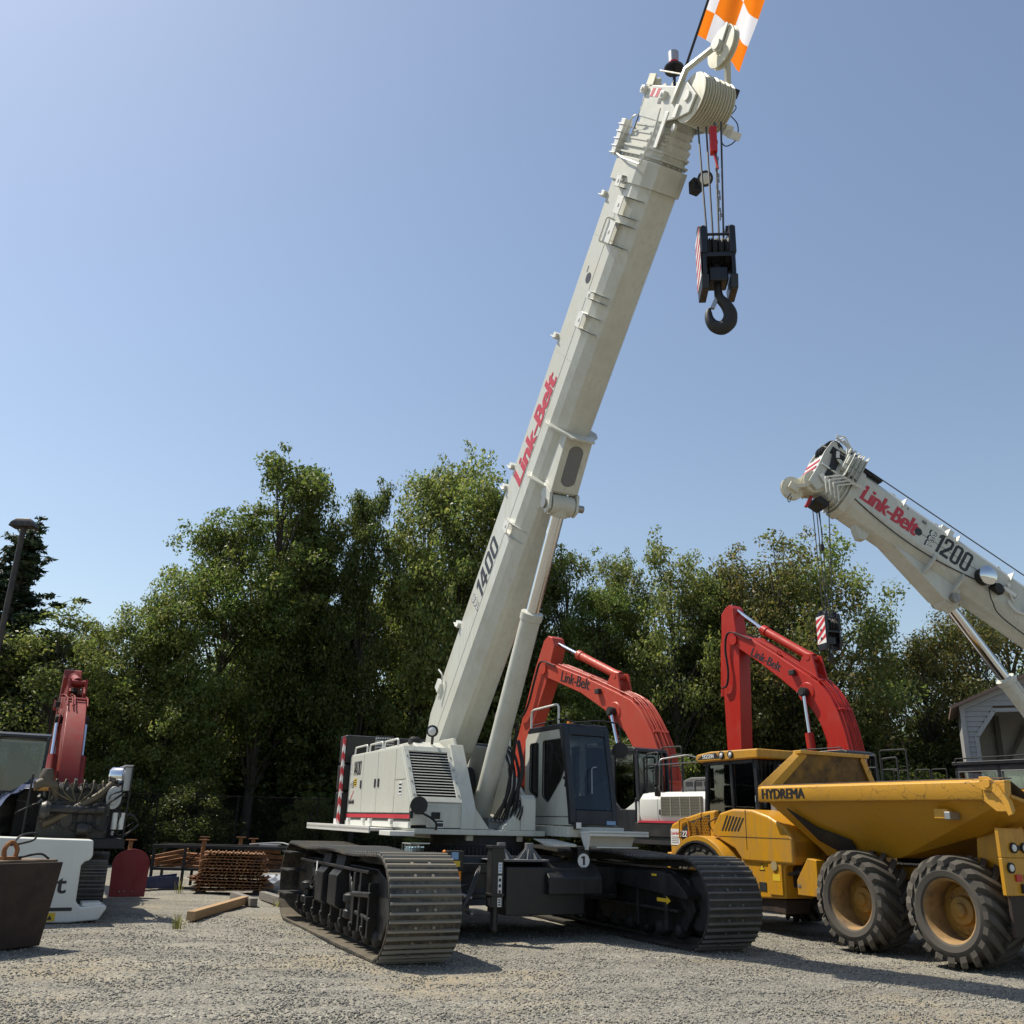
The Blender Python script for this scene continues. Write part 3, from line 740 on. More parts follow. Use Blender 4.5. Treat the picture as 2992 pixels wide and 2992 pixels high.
    rail([(.25, 1.25, 3.28), (.28, 1.75, 3.34), (.30, 2.12, 3.32), (.32, 2.14, 3.0)], .014, BLACKM, cab, 'mirror_bracket')
    m_ = MB(); m_.lathe((.34, 2.12, 2.86), (.8, -.5, 0), [(.02, -.04), (.12, -.03), (.14, .0), (.02, .02)], 20); m_.build('mirror', BLACKM, cab)
    m_ = MB(); m_.cyl((.0, 1.32, 3.26), (.0, 1.32, 3.33), .06, .05, 16); m_.build('beacon', AMBER, cab)
    m_ = MB(); m_.prism([(.30, 2.82), (.36, 2.8), (.30, 3.22), (.18, 3.22)], 'y', Y0 - .03, Y0 + .08); m_.build('corner_cover', NAVY, cab, .02)
    m_ = MB(); m_.box(.602, .606, 1.68, 1.85, 1.64, 1.70); m_.build('sticker', BLUTXT, cab)
    m_ = MB(); m_.box(-1.1, .56, Y0 - .006, Y0 + .002, 1.745, 1.755); m_.build('panel_seam', BLACKM, cab)
    m_ = MB(); m_.tube([(.36, Y0 - .01, 2.95), (.44, Y0 - .01, 2.5), (.40, Y0 - .015, 2.22)], .012); m_.ball((.38, Y0 - .01, 2.36), .03, 8, 6); m_.build('door_cable', BLACKM, cab)
    build_boom(P)
    return root

def build_boom(P):
    Mx = boom_matrix(ELEV)
    boom = empty('boom'); boom.parent = P
    # base section
    bs = MB(Mx)
    W_, T_, LD, WF, BT = .36, 4.25, 3.45, .20, 3.09
    bs.loft([section(.35, W_, T_ - .25, LD, WF, BT + .2), section(1.0, W_, T_, LD, WF, BT), section(11.05, W_, T_, LD, WF, BT)])
    bs.loft([section(11.05, W_ + .035, T_ + .03, LD, WF + .03, BT - .05), section(11.40, W_ + .035, T_ + .03, LD, WF + .03, BT - .05)])
    base = bs.build('base_section', WHITE, boom, .006, ang=8)
    sm = MB(Mx); sm.box(1.0, 11.05, -W_ - .003, -W_ + .002, 3.70, 3.706); sm.box(1.0, 11.05, W_ - .002, W_ + .003, 3.70, 3.706); sm.build('weld_seam', GREY, base)
    for t in (2.55, 5.0, 8.3, 10.2):
        sm = MB(Mx); sm.loft([section(t - .004, W_ + .0022, T_ + .002, LD, WF + .001, BT - .002), section(t + .004, W_ + .0022, T_ + .002, LD, WF + .001, BT - .002)], cap=False); sm.build('weld_seam', WHITE, base)
    # nested section collars
    for k in range(5):
        f = 1 - .05 * (k + 1)
        t = 11.40 + k * .105
        c = MB(Mx)
        mid = (T_ + BT) / 2
        g = lambda n: mid + (n - mid) * f + .03
        c.loft([section(t, W_ * f, g(T_), g(LD), WF * f, g(BT)), section(t + .3, W_ * f, g(T_), g(LD), WF * f, g(BT))])
        c.loft([section(t + .055, W_ * f + .05, g(T_) + .03, g(LD), WF * f + .05, g(BT) - .05), section(t + .08, W_ * f + .05, g(T_) + .03, g(LD), WF * f + .05, g(BT) - .05)])
        for y in np.linspace(-.2, .2, 5):
            c.cyl((t + .03, y, g(BT) - .0), (t + .03, y, g(BT) - .03), .014, seg=6)
        for n_ in np.linspace(g(LD), g(T_) - .1, 5):
            c.cyl((t + .03, -W_ * f, n_), (t + .03, -W_ * f - .012, n_), .014, seg=6)
        so = c.build('inner_section', WHITE, boom, ang=8)
        lug = MB(Mx); lug.box(t - .02, t + .09, -W_ - .07, -W_ + .06, 4.30, 4.44); lug.box(t + .0, t + .015, -W_ - .09, -W_ + .1, 4.28, 4.47); lug.box(t - .015, t + .085, W_ - .06, W_ + .07, 4.30, 4.44)
        build_each(lug, 'stay_lug', WHITE2, so, .006)
    # guard bars round the section stack
    rail([Mx @ Vector(v) for v in [(11.42, -W_ - .02, 4.42), (11.95, -W_ - .06, 4.1), (11.98, -W_ - .06, 4.0)]], .014, WHITE2, boom, 'guard_bar', .03)
    rail([Mx @ Vector(v) for v in [(11.42, -W_ - .02, 4.36), (11.36, -W_ - .10, 3.9), (11.32, -W_ - .12, 3.2), (11.75, -W_ - .1, 3.16), (12.1, -W_ - .06, 3.3)]], .016, WHITE2, boom, 'guard_bar', .05)
    # brackets on the right side
    def bracket(t0, t1, y, n0, n1):
        b = MB(Mx)
        b.box(t0, t1, y - .09, y - .078, n0, n1)
        b.box(t0, t0 + .014, y - .09, y + .02, n0, n1); b.box(t1 - .014, t1, y - .09, y + .02, n0, n1)
        b.add([(t0, y - .08, n0), (t0 + .014, y - .08, n0), (t0 + .014, y + .13, n0 - .34), (t0, y + .13, n0 - .34), (t0 + .007, y + .05, n0 - .02)], [(0, 1, 4), (1, 2, 4), (2, 3, 4), (3, 0, 4)])
        b.add([(t1, y - .08, n0), (t1 - .014, y - .08, n0), (t1 - .014, y + .13, n0 - .34), (t1, y + .13, n0 - .34), (t1 - .007, y + .05, n0 - .02)], [(0, 1, 4), (1, 2, 4), (2, 3, 4), (3, 0, 4)])
        b.cyl(((t0 + t1) / 2, y - .10, (n0 + n1) / 2), ((t0 + t1) / 2, y - .07, (n0 + n1) / 2), .03, seg=12)
        b.build('side_bracket', WHITE2, boom, .004)
    for t0, t1, n0, n1 in ((10.95, 11.13, 3.72, 3.88), (10.58, 10.86, 3.42, 3.62), (10.15, 10.48, 3.40, 3.66), (9.30, 9.42, 3.42, 3.52), (8.83, 9.08, 3.42, 3.6), (5.22, 5.44, 3.48, 3.68)):
        bracket(t0, t1, -W_, n0, n1)
    b = MB(Mx); b.tube(fillet([(10.14, -W_, 3.68), (10.14, -W_ - .12, 3.68), (10.50, -W_ - .12, 3.68), (10.50, -W_, 3.68)], .03), .014); b.build('side_loop', WHITE2, boom)
    for t in (10.75, 8.45, 6.1, 5.7, 2.9):
        b = MB(Mx); b.box(t, t + .10, -W_ - .05, -W_ + .05, T_ - .02, T_ + .09); b.box(t + .02, t + .035, -W_ - .08, -W_ + .1, T_ - .03, T_ + .12); b.build('edge_lug', WHITE2, boom, .004)
    b = MB(Mx); b.tube(smoothpts([(1.5, -W_ - .05, T_ - .3), (1.9, -W_ - .06, T_ - .18), (1.95, -W_ - .1, T_ + .02)]), .015); b.box(1.55, 1.75, -W_ - .06, -W_, T_ - .15, T_ + .02); b.build('edge_lug', WHITE2, boom)
    h = MB(Mx); h.cyl((9.56, -W_ - .004, 3.86), (9.56, -W_ + .01, 3.86), .085, seg=28); ho = h.build('inspection_hole', BLKTXT, boom)
    h = MB(Mx); h.box(9.63, 9.73, -W_ - .004, -W_ + .004, 3.97, 4.0); h.build('hole_sticker', GREY, boom)
    # lettering on the right side (t = reading direction, n = up)
    d = lambda v: tuple((Mx.to_3x3() @ Vector(v)))
    p = lambda v: tuple(Mx @ Vector(v))
    lettering('maker_lettering', 'Link-Belt', p((6.02, -W_ - .003, 3.735)), d((1, 0, 0)), d((0, 0, 1)), 1.93, .37, REDTXT, boom, .008, .15, fat=.012)
    block_digits('model_lettering', '1400', p((3.80, -W_ - .002, 3.73)), d((1, 0, 0)), d((0, 0, 1)), 1.12, .38, BLKTXT, boom, .14)
    lettering('prefix_outline', 'TCC', p((3.73, -W_ - .002, 3.71)), d((0, 0, 1)), d((-1, 0, 0)), .39, .16, BLKTXT, boom, .05, 0, .002)
    lettering('prefix_lettering', 'TCC', p((3.72, -W_ - .004, 3.72)), d((0, 0, 1)), d((-1, 0, 0)), .36, .13, WHTTXT, boom, .0, 0, .003)
    # ram bracket under the boom (two ring plates, box with a slot)
    for t, e in ((7.25, .20), (6.33, .10)):
        r_ = MB(Mx)
        pts = [(-W_ - .035, LD + .12), (-W_ - .10, LD - .08), (-W_ - .04, LD - .28), (-.26, BT - .10), (-.2, BT - .20 - e * .3), (.2, BT - .20 - e * .3), (.26, BT - .10), (W_ + .04, LD - .28), (W_ + .10, LD - .08), (W_ + .035, LD + .12)]
        inner = [(W_ - .01, LD + .12), (W_ - .01, LD), (WF, BT + .02), (-WF, BT + .02), (-W_ + .01, LD), (-W_ + .01, LD + .12)]
        r_.prism(pts + inner, 'x', t, t + .035); r_.build('ring_plate', WHITE, boom, .004)
    bx = MB(Mx)
    bx.loft([[(7.25, -.24, BT + .1), (7.25, .24, BT + .1), (7.25, .24, BT - .12), (7.25, -.24, BT - .12)],
             [(6.36, -.24, BT + .1), (6.36, .24, BT + .1), (6.36, .24, BT - .26), (6.36, -.24, BT - .26)]])
    bo = bx.build('ram_bracket', WHITE, boom, .015)
    sl = MB()
    nrm = lambda t: BT - .12 - .14 * (7.25 - t) / .89 - .004
    ring = []
    for i in range(24):
        a = 2 * math.pi * i / 24
        tt = 6.80 + (.22 if math.cos(a) > 0 else -.22) + .11 * math.cos(a); yy = .11 * math.sin(a)
        ring.append((tt, yy, nrm(tt)))
    sl.M = Mx; sl.add(ring, [tuple(range(24))]); sl.add([(t, y, n + .003) for t, y, n in [(tt * 1.0, yy * 1.18, n) for tt, yy, n in ring]], [tuple(range(24))])
    sl.build('slot', GREY, bo)
    for y in (-.27, .22):
        e = MB(Mx); e.prism([(6.0, 2.74), (6.14, 2.66), (6.36, 2.80), (6.40, 3.1), (6.2, 3.1)], 'y', y, y + .05); e.build('ram_eye', WHITE, bo, .01)
    e = MB(Mx); e.cyl((6.14, -.31, 2.84), (6.14, .31, 2.84), .085, seg=24); e.cyl((6.14, .30, 2.84), (6.14, .42, 2.84), .06, seg=16); e.build('ram_pin', STEEL, bo)
    # ---- lift ram: world (crane-local) from base to pin
    top = Mx @ Vector((6.14, 0, 2.84)); bot = Vector((-.78, 0, 1.66))
    dr = (top - bot).normalized()
    ram = MB(); ram.cyl(bot + dr * .1, bot + dr * 3.62, .165, seg=36); ram.lathe(bot + dr * 3.60, dr, [(.165, 0), (.185, .01), (.185, .13), (.12, .15)], 36); ram.ball(bot + dr * .05, .17, 16, 10)
    ram.cyl(bot + Vector((0, -.25, 0)), bot + Vector((0, .25, 0)), .1, seg=20)
    ro = ram.build('lift_ram', WHITE, P)
    rod = MB(); rod.cyl(bot + dr * 3.7, top - dr * .05, .112, seg=32); rod.build('ram_rod', CHROME, ro)
    hd = MB(); hd.cyl(top - dr * .18, top, .16, .17, 24); hd.cyl(top + Vector((0, -.2, 0)), top + Vector((0, .2, 0)), .17, seg=24); hd.build('rod_eye', WHITE, ro, .01)
    hs = MB(); hs.tube(smoothpts([bot + dr * 1.8 + Vector((.12, .19, 0)), bot + dr * 1.2 + Vector((.16, .25, 0)), bot + dr * .9 + Vector((.14, .28, -.1)), bot + dr * .3 + Vector((.2, .3, -.05))]), .03); hs.build('ram_hose', RUBBER, ro)
    # ---- boom head
    head = empty('boom_head'); head.parent = P
    hb = MB(Mx)
    HP = [(12.0, 4.18), (12.36, 4.26), (12.44, 4.05), (12.44, 3.35), (12.52, 3.05), (12.36, 2.66), (12.12, 2.68), (12.02, 2.98), (11.95, 3.4)]
    hb.prism(HP, 'y', -.30, -.265)
    hb.prism(HP, 'y', .265, .30)
    hb.box(11.9, 12.40, -.265, .265, 3.35, 4.16)
    hb.prism([(12.05, 4.16), (12.36, 4.16), (12.38, 4.22), (12.1, 4.22)], 'y', -.30, .30)
    ho = hb.build('head_plates', WHITE, head, .01)
    for t, n in ((12.36, 4.24), (12.30, 3.55)):
        l = MB(Mx); l.box(t - .05, t + .06, -.36, -.29, n - .06, n + .06); l.cyl((t, -.38, n), (t, -.28, n), .03, seg=12); l.build('pin_lug', WHITE2, ho, .008)
    l = MB(Mx); l.box(12.28, 12.40, -.304, -.30, 3.72, 4.05); lo = l.build('stripe_panel', WHTTXT, ho)
    l = MB(Mx); l.add([(12.28, -.306, 3.75), (12.40, -.306, 3.72), (12.40, -.306, 3.82), (12.28, -.306, 3.85)], [(0, 1, 2, 3)]); l.add([(12.28, -.306, 3.92), (12.40, -.306, 3.89), (12.40, -.306, 3.99), (12.28, -.306, 4.02)], [(0, 1, 2, 3)]); l.build('red_stripe', REDTXT, lo)
    l = MB(Mx); l.box(12.19, 12.27, -.305, -.30, 3.60, 3.70); l.build('sticker', BLKTXT, ho)
    l = MB(Mx); l.box(12.02, 12.2, -.33, -.29, 2.96, 3.06); l.cyl((11.9, -.31, 2.95), (11.9, -.27, 2.95), .05, seg=14); l.box(11.6, 12.1, -.31, -.29, 3.24, 3.34); l.build('stay_arm', WHITE2, ho, .006)
    # sheave stack
    for k in range(6):
        y = -.22 + k * .088
        s_ = MB(Mx); s_.lathe((12.32, y - .04, 2.86), (0, 1, 0), [(.08, 0), (.22, 0), (.335, .008), (.34, .016), (.265, .036), (.265, .044), (.34, .064), (.335, .072), (.22, .08), (.08, .08)], 40)
        s_.build('sheave', CREAM, head)
    l = MB(Mx); l.cyl((12.32, -.33, 2.86), (12.32, .36, 2.86), .07, seg=20); l.box(12.2, 12.28, .3, .42, 2.9, 3.3); l.box(12.02, 12.16, .30, .42, 2.62, 2.72); l.box(12.0, 12.1, .34, .5, 2.5, 2.62); l.build('sheave_pin', WHITE2, head, .006)
    l = MB(Mx); l.box(12.25, 12.5, .30, .38, 2.78, 2.98); l.box(12.5, 12.62, .28, .36, 2.72, 2.95); l.build('load_sensor', BLACKM, head, .01)
    l = MB(Mx); l.tube(smoothpts([(12.3, .36, 2.78), (12.2, .45, 2.62), (12.02, .48, 2.56), (11.9, .42, 2.64), (11.95, .38, 2.76), (12.1, .36, 2.8)], 8), .008, 6); l.tube(smoothpts([(12.45, .35, 2.8), (12.4, .38, 2.7), (12.3, .36, 2.72)]), .007, 6); l.build('sensor_cable', RUBBER, head)
    # upper guide rollers and bar
    l = MB(Mx)
    l.lathe((12.48, -.20, 4.34), (0, 1, 0), [(.03, 0), (.13, 0), (.10, .05), (.13, .10), (.03, .10)], 24); l.lathe((12.46, .0, 4.31), (0, 1, 0), [(.03, 0), (.10, 0), (.08, .05), (.10, .10), (.03, .10)], 24)
    l.box(12.46, 12.62, -.24, -.22, 4.2, 4.42); l.box(12.46, 12.62, .14, .16, 4.2, 4.38)
    l.tube([(12.7, -.12, 4.36), (12.62, -.24, 3.4)], .012)
    l.build('guide_roller', CREAM, head)
    # auxiliary nose sheave on its arm
    arm = MB(Mx)
    arm.tube([(12.2, -.31, 3.2), (12.66, -.31, 3.16), (12.99, -.12, 3.0)], .05, 4); arm.tube([(12.3, .31, 2.9), (12.62, .29, 2.95), (12.99, .10, 2.95)], .05, 4)
    arm.cyl((13.05, -.13, 2.94), (13.05, .13, 2.94), .075, seg=20)
    arm.prism([(12.97, 2.84), (13.11, 2.88), (13.33, 2.90), (13.35, 2.96), (13.11, 3.02), (12.97, 3.02)], 'y', -.085, -.06); arm.prism([(12.97, 2.84), (13.11, 2.88), (13.33, 2.90), (13.35, 2.96), (13.11, 3.02), (12.97, 3.02)], 'y', .06, .085)
    ao = arm.build('nose_arm', WHITE, head, .008)
    s_ = MB(Mx); s_.lathe((13.05, -.05, 2.94), (0, 1, 0), [(.03, 0), (.2, 0), (.285, .004), (.29, .015), (.24, .04), (.24, .06), (.29, .085), (.285, .096), (.2, .1), (.03, .1)], 40); s_.build('nose_sheave', CREAM, ao)
    # hazard beacon on its post
    base_ = Mx @ Vector((12.50, .02, 3.98))
    bc = MB(); bc.cyl(base_, base_ + Vector((.0, 0, .34)), .024); bc.lathe(base_ + Vector((.0, 0, .34)), (0, 0, 1), [(.05, 0), (.14, .0), (.15, .03), (.08, .06), (.02, .06)], 20); bo = bc.build('beacon_post', NAVY, head)
    bc = MB(); bc.cyl(base_ + Vector((0, 0, .40)), base_ + Vector((0, 0, .48)), .075, .075, 16); bc.build('beacon_lens', REDLENS, bo)
    bc = MB(); bc.cyl(base_ + Vector((0, 0, .48)), base_ + Vector((0, 0, .66)), .075, .08, 16); bc.build('beacon_cover', GALV, bo)
    pz = Mx @ Vector((11.33, .34, 2.96)); worklight(boom, pz + Vector((.22, .0, -.08)), (.62, -.45, -.5), .11, pz)
    l = MB(); l.box(pz.x - .08, pz.x + .06, pz.y - .07, pz.y + .07, pz.z - .16, pz.z + .05); l.build('sensor_box', BLACKM, boom, .015)
    # hoist rope along the boom and the falls to the hook
    l = MB()
    l.tube([(-3.0, -.2, 2.75), Mx @ Vector((2.5, -.22, 4.45)), Mx @ Vector((12.5, -.15, 4.50))], .012, 6)
    l.tube([(-3.0, .05, 2.75), Mx @ Vector((12.5, .03, 4.45))], .012, 6)
    l.build('hoist_rope', ROPE, boom)

def hookblock(name, x, y, z, rz, label, sc=1.0, wd=.42, ht=.85, dp=.34, hook_k=1.0, hook_rz=0.0):
    """hook block hanging with its bottom shackle at z; local X faces forward"""
    o = empty(name, (x, y, z), rz, label, 'hook block')
    o.scale = (sc, sc, sc)
    mb = MB()
    t = .05
    for s in (-1, 1):
        yy = s * wd / 2
        mb.prism([(-dp / 2, .0), (-dp / 2 - .0, ht), (-dp * .3, ht + .06), (dp * .3, ht + .06), (dp / 2, ht), (dp / 2, 0), (dp * .3, -.05), (-dp * .3, -.05)], 'y', yy - t / 2, yy + t / 2)
        mb.box(-dp / 2 - .015, dp / 2 + .015, yy - .04, yy + .04, .33, ht - .02)
        mb.box(-.06, .06, yy - .05, yy + .05, ht + .03, ht + .10)
        mb.prism([(-dp * .42, -.16), (-dp * .5, .02), (dp * .5, .02), (dp * .42, -.16)], 'y', yy - .045, yy + .045)
    mb.box(-dp / 2, dp / 2, -wd / 2, wd / 2, .28, .34)
    mb.cyl((dp / 2 - .03, -wd / 2, ht * .84), (dp / 2 - .03, wd / 2, ht * .84), .018)
    mb.cyl((0, -wd / 2 - .03, ht * .60), (0, wd / 2 + .03, ht * .60), .05)
    mb.build('side_plates', NAVY, o, .008)
    for k in range(4):
        y_ = (-.135 + .09 * k) * wd / .42
        s = MB(); s.lathe((0, y_ - .03, ht * .60), (0, 1, 0), [(.05, 0), (dp * .46, 0), (dp * .5, .005), (dp * .44, .022), (dp * .44, .038), (dp * .5, .055), (dp * .46, .06), (.05, .06)], 32); s.build('sheave', BLACKM, o)
    m2 = MB(); m2.cyl((0, -wd / 2 + .06, .1), (0, wd / 2 - .06, .1), .12, seg=20); m2.box(-.13, .13, -.12, .12, -.02, .18); m2.cyl((0, 0, .18), (0, 0, .27), .10, .08, 20); m2.build('trunnion', NAVY, o, .02)
    # hook
    hk = MB()
    pts = [(0, 0, -.02), (0, 0, -.14), (0, .02, -.24), (0, .105, -.36), (0, .155, -.50), (0, .13, -.64), (0, .03, -.73), (0, -.08, -.70), (0, -.145, -.60), (0, -.155, -.48), (0, -.14, -.41)]
    rad = [.055, .06, .07, .085, .10, .11, .105, .09, .07, .05, .025]
    cz_, sz_ = math.cos(hook_rz), math.sin(hook_rz)
    pts = [(-q[1] * sz_ * hook_k, q[1] * cz_ * hook_k, q[2] * hook_k) for q in pts]; rad = [q * hook_k for q in rad]
    P_ = smoothpts(pts, 5); rr = np.interp(np.linspace(0, len(pts) - 1, len(P_)), range(len(pts)), rad)
    for i in range(1): hk.tube([(p.x, p.y, p.z) for p in P_], list(rr), 14)
    h = hk.build('hook', BLACKM, o)
    la = MB(Matrix.Rotation(hook_rz, 4, 'Z') @ Matrix.Scale(hook_k, 4)); la.prism([(-.13, -.40), (-.02, -.16), (.03, -.17), (-.07, -.42)], 'x', -.03, .03); la.build('safety_latch', GALV, h, .006)
    return o
# ------------------------------------------------------------------ the yellow dump truck
def wheel(P, x, y_out, z, r, w, side, lugs=20, label=None):
    """side +1: outer face towards +Y. Local build, then one tyre mesh + rim + hub"""
    s = side
    rr = .395                                                             # rim opening
    prof = [(rr, -.04), (rr + .03, -.0), (rr + .10, .015), (r * .78, .0), (r * .86, -.03), (r * .895, -.08), (r * .905, -w / 2), (r * .895, -w + .08), (r * .86, -w + .03), (r * .78, -w), (rr + .1, -w - .015), (rr, -w + .04)]
    prof = [(a, -(b) if False else b) for a, b in prof]
    t = MB(); t.lathe((x, y_out, z), (0, s, 0), prof, 56, closed=True)
    # directional lugs: swept curved bars from the shoulder to past the centre line
    for half in (0, 1):
        for i in range(lugs):
            a0 = 2 * math.pi * (i + half * .5) / lugs
            rows = []
            n = 7
            for k in range(n + 1):
                q = k / n
                if half == 0: yy = .03 - q * (w * .56)
                else: yy = -w - .03 + q * (w * .56)
                rad_in = r * .87 if k else r * .80
                top = r * (1.0 if k > 1 else (.985 if k == 1 else .90))
                da = (q ** .8) * .42
                wd = .046 + .016 * (1 - q)
                ring = []
                for dd, rad in ((-wd, rad_in), (wd, rad_in), (wd * .8, top), (-wd * .8, top)):
                    a = a0 + da + dd / r
                    ring.append((x + rad * math.cos(a), y_out + s * yy, z + rad * math.sin(a)))
                rows.append(ring)
            t.loft(rows)
    wo = t.build('wheel', TYRE, P, smooth=True, ang=30)
    if label: wo['label'] = label
    rm = MB(); rm.lathe((x, y_out, z), (0, s, 0), [(rr + .005, -w + .05), (rr - .02, -w + .08), (rr - .03, -.10), (rr - .01, -.04), (rr + .03, -.015), (rr + .045, -.005), (rr + .02, -.04), (rr + .005, -.06)], 48, closed=True)
    rm.build('rim', RIM, wo)
    hb = MB(); hb.lathe((x, y_out - s * .42, z), (0, s, 0), [(.0, 0), (rr, 0), (rr, .02), (.32, .03), (.30, .06), (.19, .08), (.17, .15), (.10, .16), (.08, .20), (.02, .21)], 40)
    for i in range(12):
        a = 2 * math.pi * i / 12
        hb.cyl((x + .25 * math.cos(a), y_out - s * .38, z + .25 * math.sin(a)), (x + .25 * math.cos(a), y_out - s * .34, z + .25 * math.sin(a)), .022, seg=6)
    hb.build('hub', HUB, wo)
    return wo

def build_truck():
    P = machine('dump_truck', 6.75, 14.28, 206, 'yellow six wheeled dump truck with scratched empty tipper body and big muddy tyres', 'dump truck')
    # ---- wheels
    lab = {(.845, 1): None}
    for x in (.845, -.845):
        wheel(P, x, 1.40, .69, .69, .64, 1)
        wheel(P, x, -1.40, .69, .69, .64, -1)
    wheel(P, 4.42, 1.36, .70, .70, .60, 1); wheel(P, 4.42, -1.36, .70, .70, .60, -1)
    # ---- chassis
    c = MB(); c.box(-1.55, 3.3, -.42, .42, .72, 1.16); c.box(-1.1, 1.1, -.3, .3, .55, .95)
    for x in (.845, -.845, 4.42): c.cyl((x, -1.05, .69), (x, 1.05, .69), .16)
    c.box(3.2, 5.7, -.55, .55, .55, 1.1)
    ch = c.build('chassis', paint('truck_frame', (.42, .21, .02), .5, (.14, .10, .06), .7, 3), P, .015)
    # ---- tipper body
    def hop(pts, th=.05): return pts
    b = MB()
    T = [(2.52, 1.32, 2.09), (2.52, -1.32, 2.09), (-1.95, -1.32, 2.09), (-1.95, 1.32, 2.09)]
    ring_out = [(2.55, 1.34, 2.10), (1.86, .74, 1.27), (.42, .74, 1.29), (-1.15, .86, 1.66), (-2.05, .95, 1.98), (-1.95, 1.34, 2.10)]
    n = len(ring_out)
    left = ring_out; right = [(x, -y, z) for x, y, z in ring_out]
    b.add(left + right, [(0, 1, 2), (0, 2, 5), (2, 3, 5), (3, 4, 5)] + [(n, n + 2, n + 1), (n, n + 5, n + 2), (n + 2, n + 5, n + 3), (n + 3, n + 5, n + 4)]
          + [(0, n, n + 1, 1), (1, n + 1, n + 2, 2), (2, n + 2, n + 3, 3), (3, n + 3, n + 4, 4)])
    body = b.build('tipper_body', YELB, P, smooth=False)
    so = body.modifiers.new('thick', 'SOLIDIFY'); so.thickness = .05; so.offset = -1
    for s in (1, -1):
        r_ = MB(); r_.prism([(s * 1.30, 2.075), (s * 1.42, 2.075), (s * 1.43, 2.09), (s * 1.43, 2.30), (s * 1.37, 2.335), (s * 1.22, 2.335), (s * 1.22, 2.28), (s * 1.30, 2.22)], 'x', -1.62, 2.66)
        r_.prism([(-1.95, 2.31), (-1.60, 2.31), (-1.60, 2.07), (-1.78, 1.93), (-1.96, 1.93), (-1.93, 2.1)], 'y', s * 1.30, s * 1.42)
        r_.build('side_rail', YELR, body, .01)
        cp = MB(); cp.prism([(s * 1.375, 2.336), (s * 1.215, 2.336), (s * 1.215, 2.35), (s * 1.375, 2.35)], 'x', -1.9, 2.62); cp.build('rail_cap', rusty('worn_rail', (.13, .095, .07), (.20, .16, .13), (.09, .07, .055), 5, .6, .15) if s > 0 else bpy.data.materials['worn_rail'], body)
        e = MB()
        e.prism([(-1.62, 2.36), (-1.74, 2.36), (-1.85, 2.28), (-2.0, 2.05), (-2.03, 1.90), (-1.97, 1.88), (-1.90, 2.06), (-1.78, 2.18), (-1.62, 2.2)], 'y', s * 1.43, s * 1.47)
        e.cyl((-1.73, s * 1.42, 2.27), (-1.73, s * 1.49, 2.27), .055, seg=20)
        e.build('tail_hook', YELR, body, .006)
    tg = MB(); tg.prism([(-1.95, 2.3), (-2.02, 2.3), (-2.12, 1.95), (-2.05, 1.93)], 'y', -1.25, 1.25); 
    ins = MB(); ins.add([(2.48, 1.28, 2.32), (2.48, -1.28, 2.32), (1.88, -.66, 1.36), (1.88, .66, 1.36), (.42, .66, 1.38), (.42, -.66, 1.38), (-2.0, -.9, 2.04), (-2.0, .9, 2.04), (-1.9, 1.25, 2.32), (-1.9, -1.25, 2.32)],
            [(0, 1, 2, 3), (3, 2, 5, 4), (4, 5, 6, 7), (0, 3, 4), (0, 4, 8), (4, 7, 8), (1, 5, 2), (1, 9, 5), (5, 9, 6)])
    ins.build('body_lining', STEELW, body, smooth=False)
    # front corner beam and spill guard
    f = MB()
    f.loft([[(2.66, 1.42, 2.33), (2.52, 1.28, 2.33), (2.56, 1.28, 2.10), (2.66, 1.42, 2.10)], [(2.40, .78, 2.93), (2.28, .70, 2.93), (2.28, .62, 2.85), (2.38, .66, 2.85)]])
    f.loft([[(2.66, -1.42, 2.33), (2.52, -1.28, 2.33), (2.56, -1.28, 2.10), (2.66, -1.42, 2.10)], [(2.40, -.78, 2.93), (2.28, -.70, 2.93), (2.28, -.62, 2.85), (2.38, -.66, 2.85)]])
    f.box(2.24, 2.44, -.80, .80, 2.88, 2.94)
    f.box(2.44, 2.62, -.5, .5, 2.90, 2.935)
    f.prism([(2.20, 2.30), (2.60, 2.30), (2.60, 2.08), (1.88, 1.28), (1.83, 1.28), (2.2, 1.8)], 'y', .70, .76); f.prism([(2.20, 2.30), (2.60, 2.30), (2.60, 2.08), (1.88, 1.28), (1.83, 1.28), (2.2, 1.8)], 'y', -.76, -.70)
    f.build('spill_guard', YELR, body, .01)
    hb = MB(); hb.add([(2.56, 1.30, 2.31), (2.56, -1.30, 2.31), (2.31, -.70, 2.89), (2.31, .70, 2.89), (2.60, 1.30, 2.31), (2.60, -1.30, 2.31), (2.35, -.70, 2.89), (2.35, .70, 2.89)],
           [(0, 3, 2, 1), (4, 5, 6, 7), (0, 1, 5, 4), (2, 3, 7, 6), (0, 4, 7, 3), (1, 2, 6, 5)]); hb.build('headboard', STAIN, body)
    # diagonal front support and dark rubber plate beneath the side
    d = MB(); d.add([(2.22, 1.13, 1.98), (1.95, 1.13, 2.02), (1.38, .77, 1.30), (1.86, .77, 1.26), (2.22, 1.07, 1.98), (1.95, 1.07, 2.02), (1.38, .72, 1.30), (1.86, .72, 1.26)],
          [(0, 1, 2, 3), (4, 7, 6, 5), (0, 4, 5, 1), (1, 5, 6, 2), (2, 6, 7, 3), (3, 7, 4, 0)]); d.build('front_brace', YEL, body, .01)
    d = MB(); yb = lambda z: .74 + (z - 1.27) / .83 * .60 + .045
    d.add([(x, yb(z), z) for x, z in ((2.12, 1.98), (1.70, 1.70), (1.30, 1.58), (1.12, 1.52), (1.12, 1.38), (1.42, 1.31), (1.80, 1.50))], [(0, 1, 2, 3, 4, 5, 6)]); do = d.build('rubber_plate', RUBBER, body, smooth=False)
    m_ = do.modifiers.new('t', 'SOLIDIFY'); m_.thickness = .02; m_.offset = 1
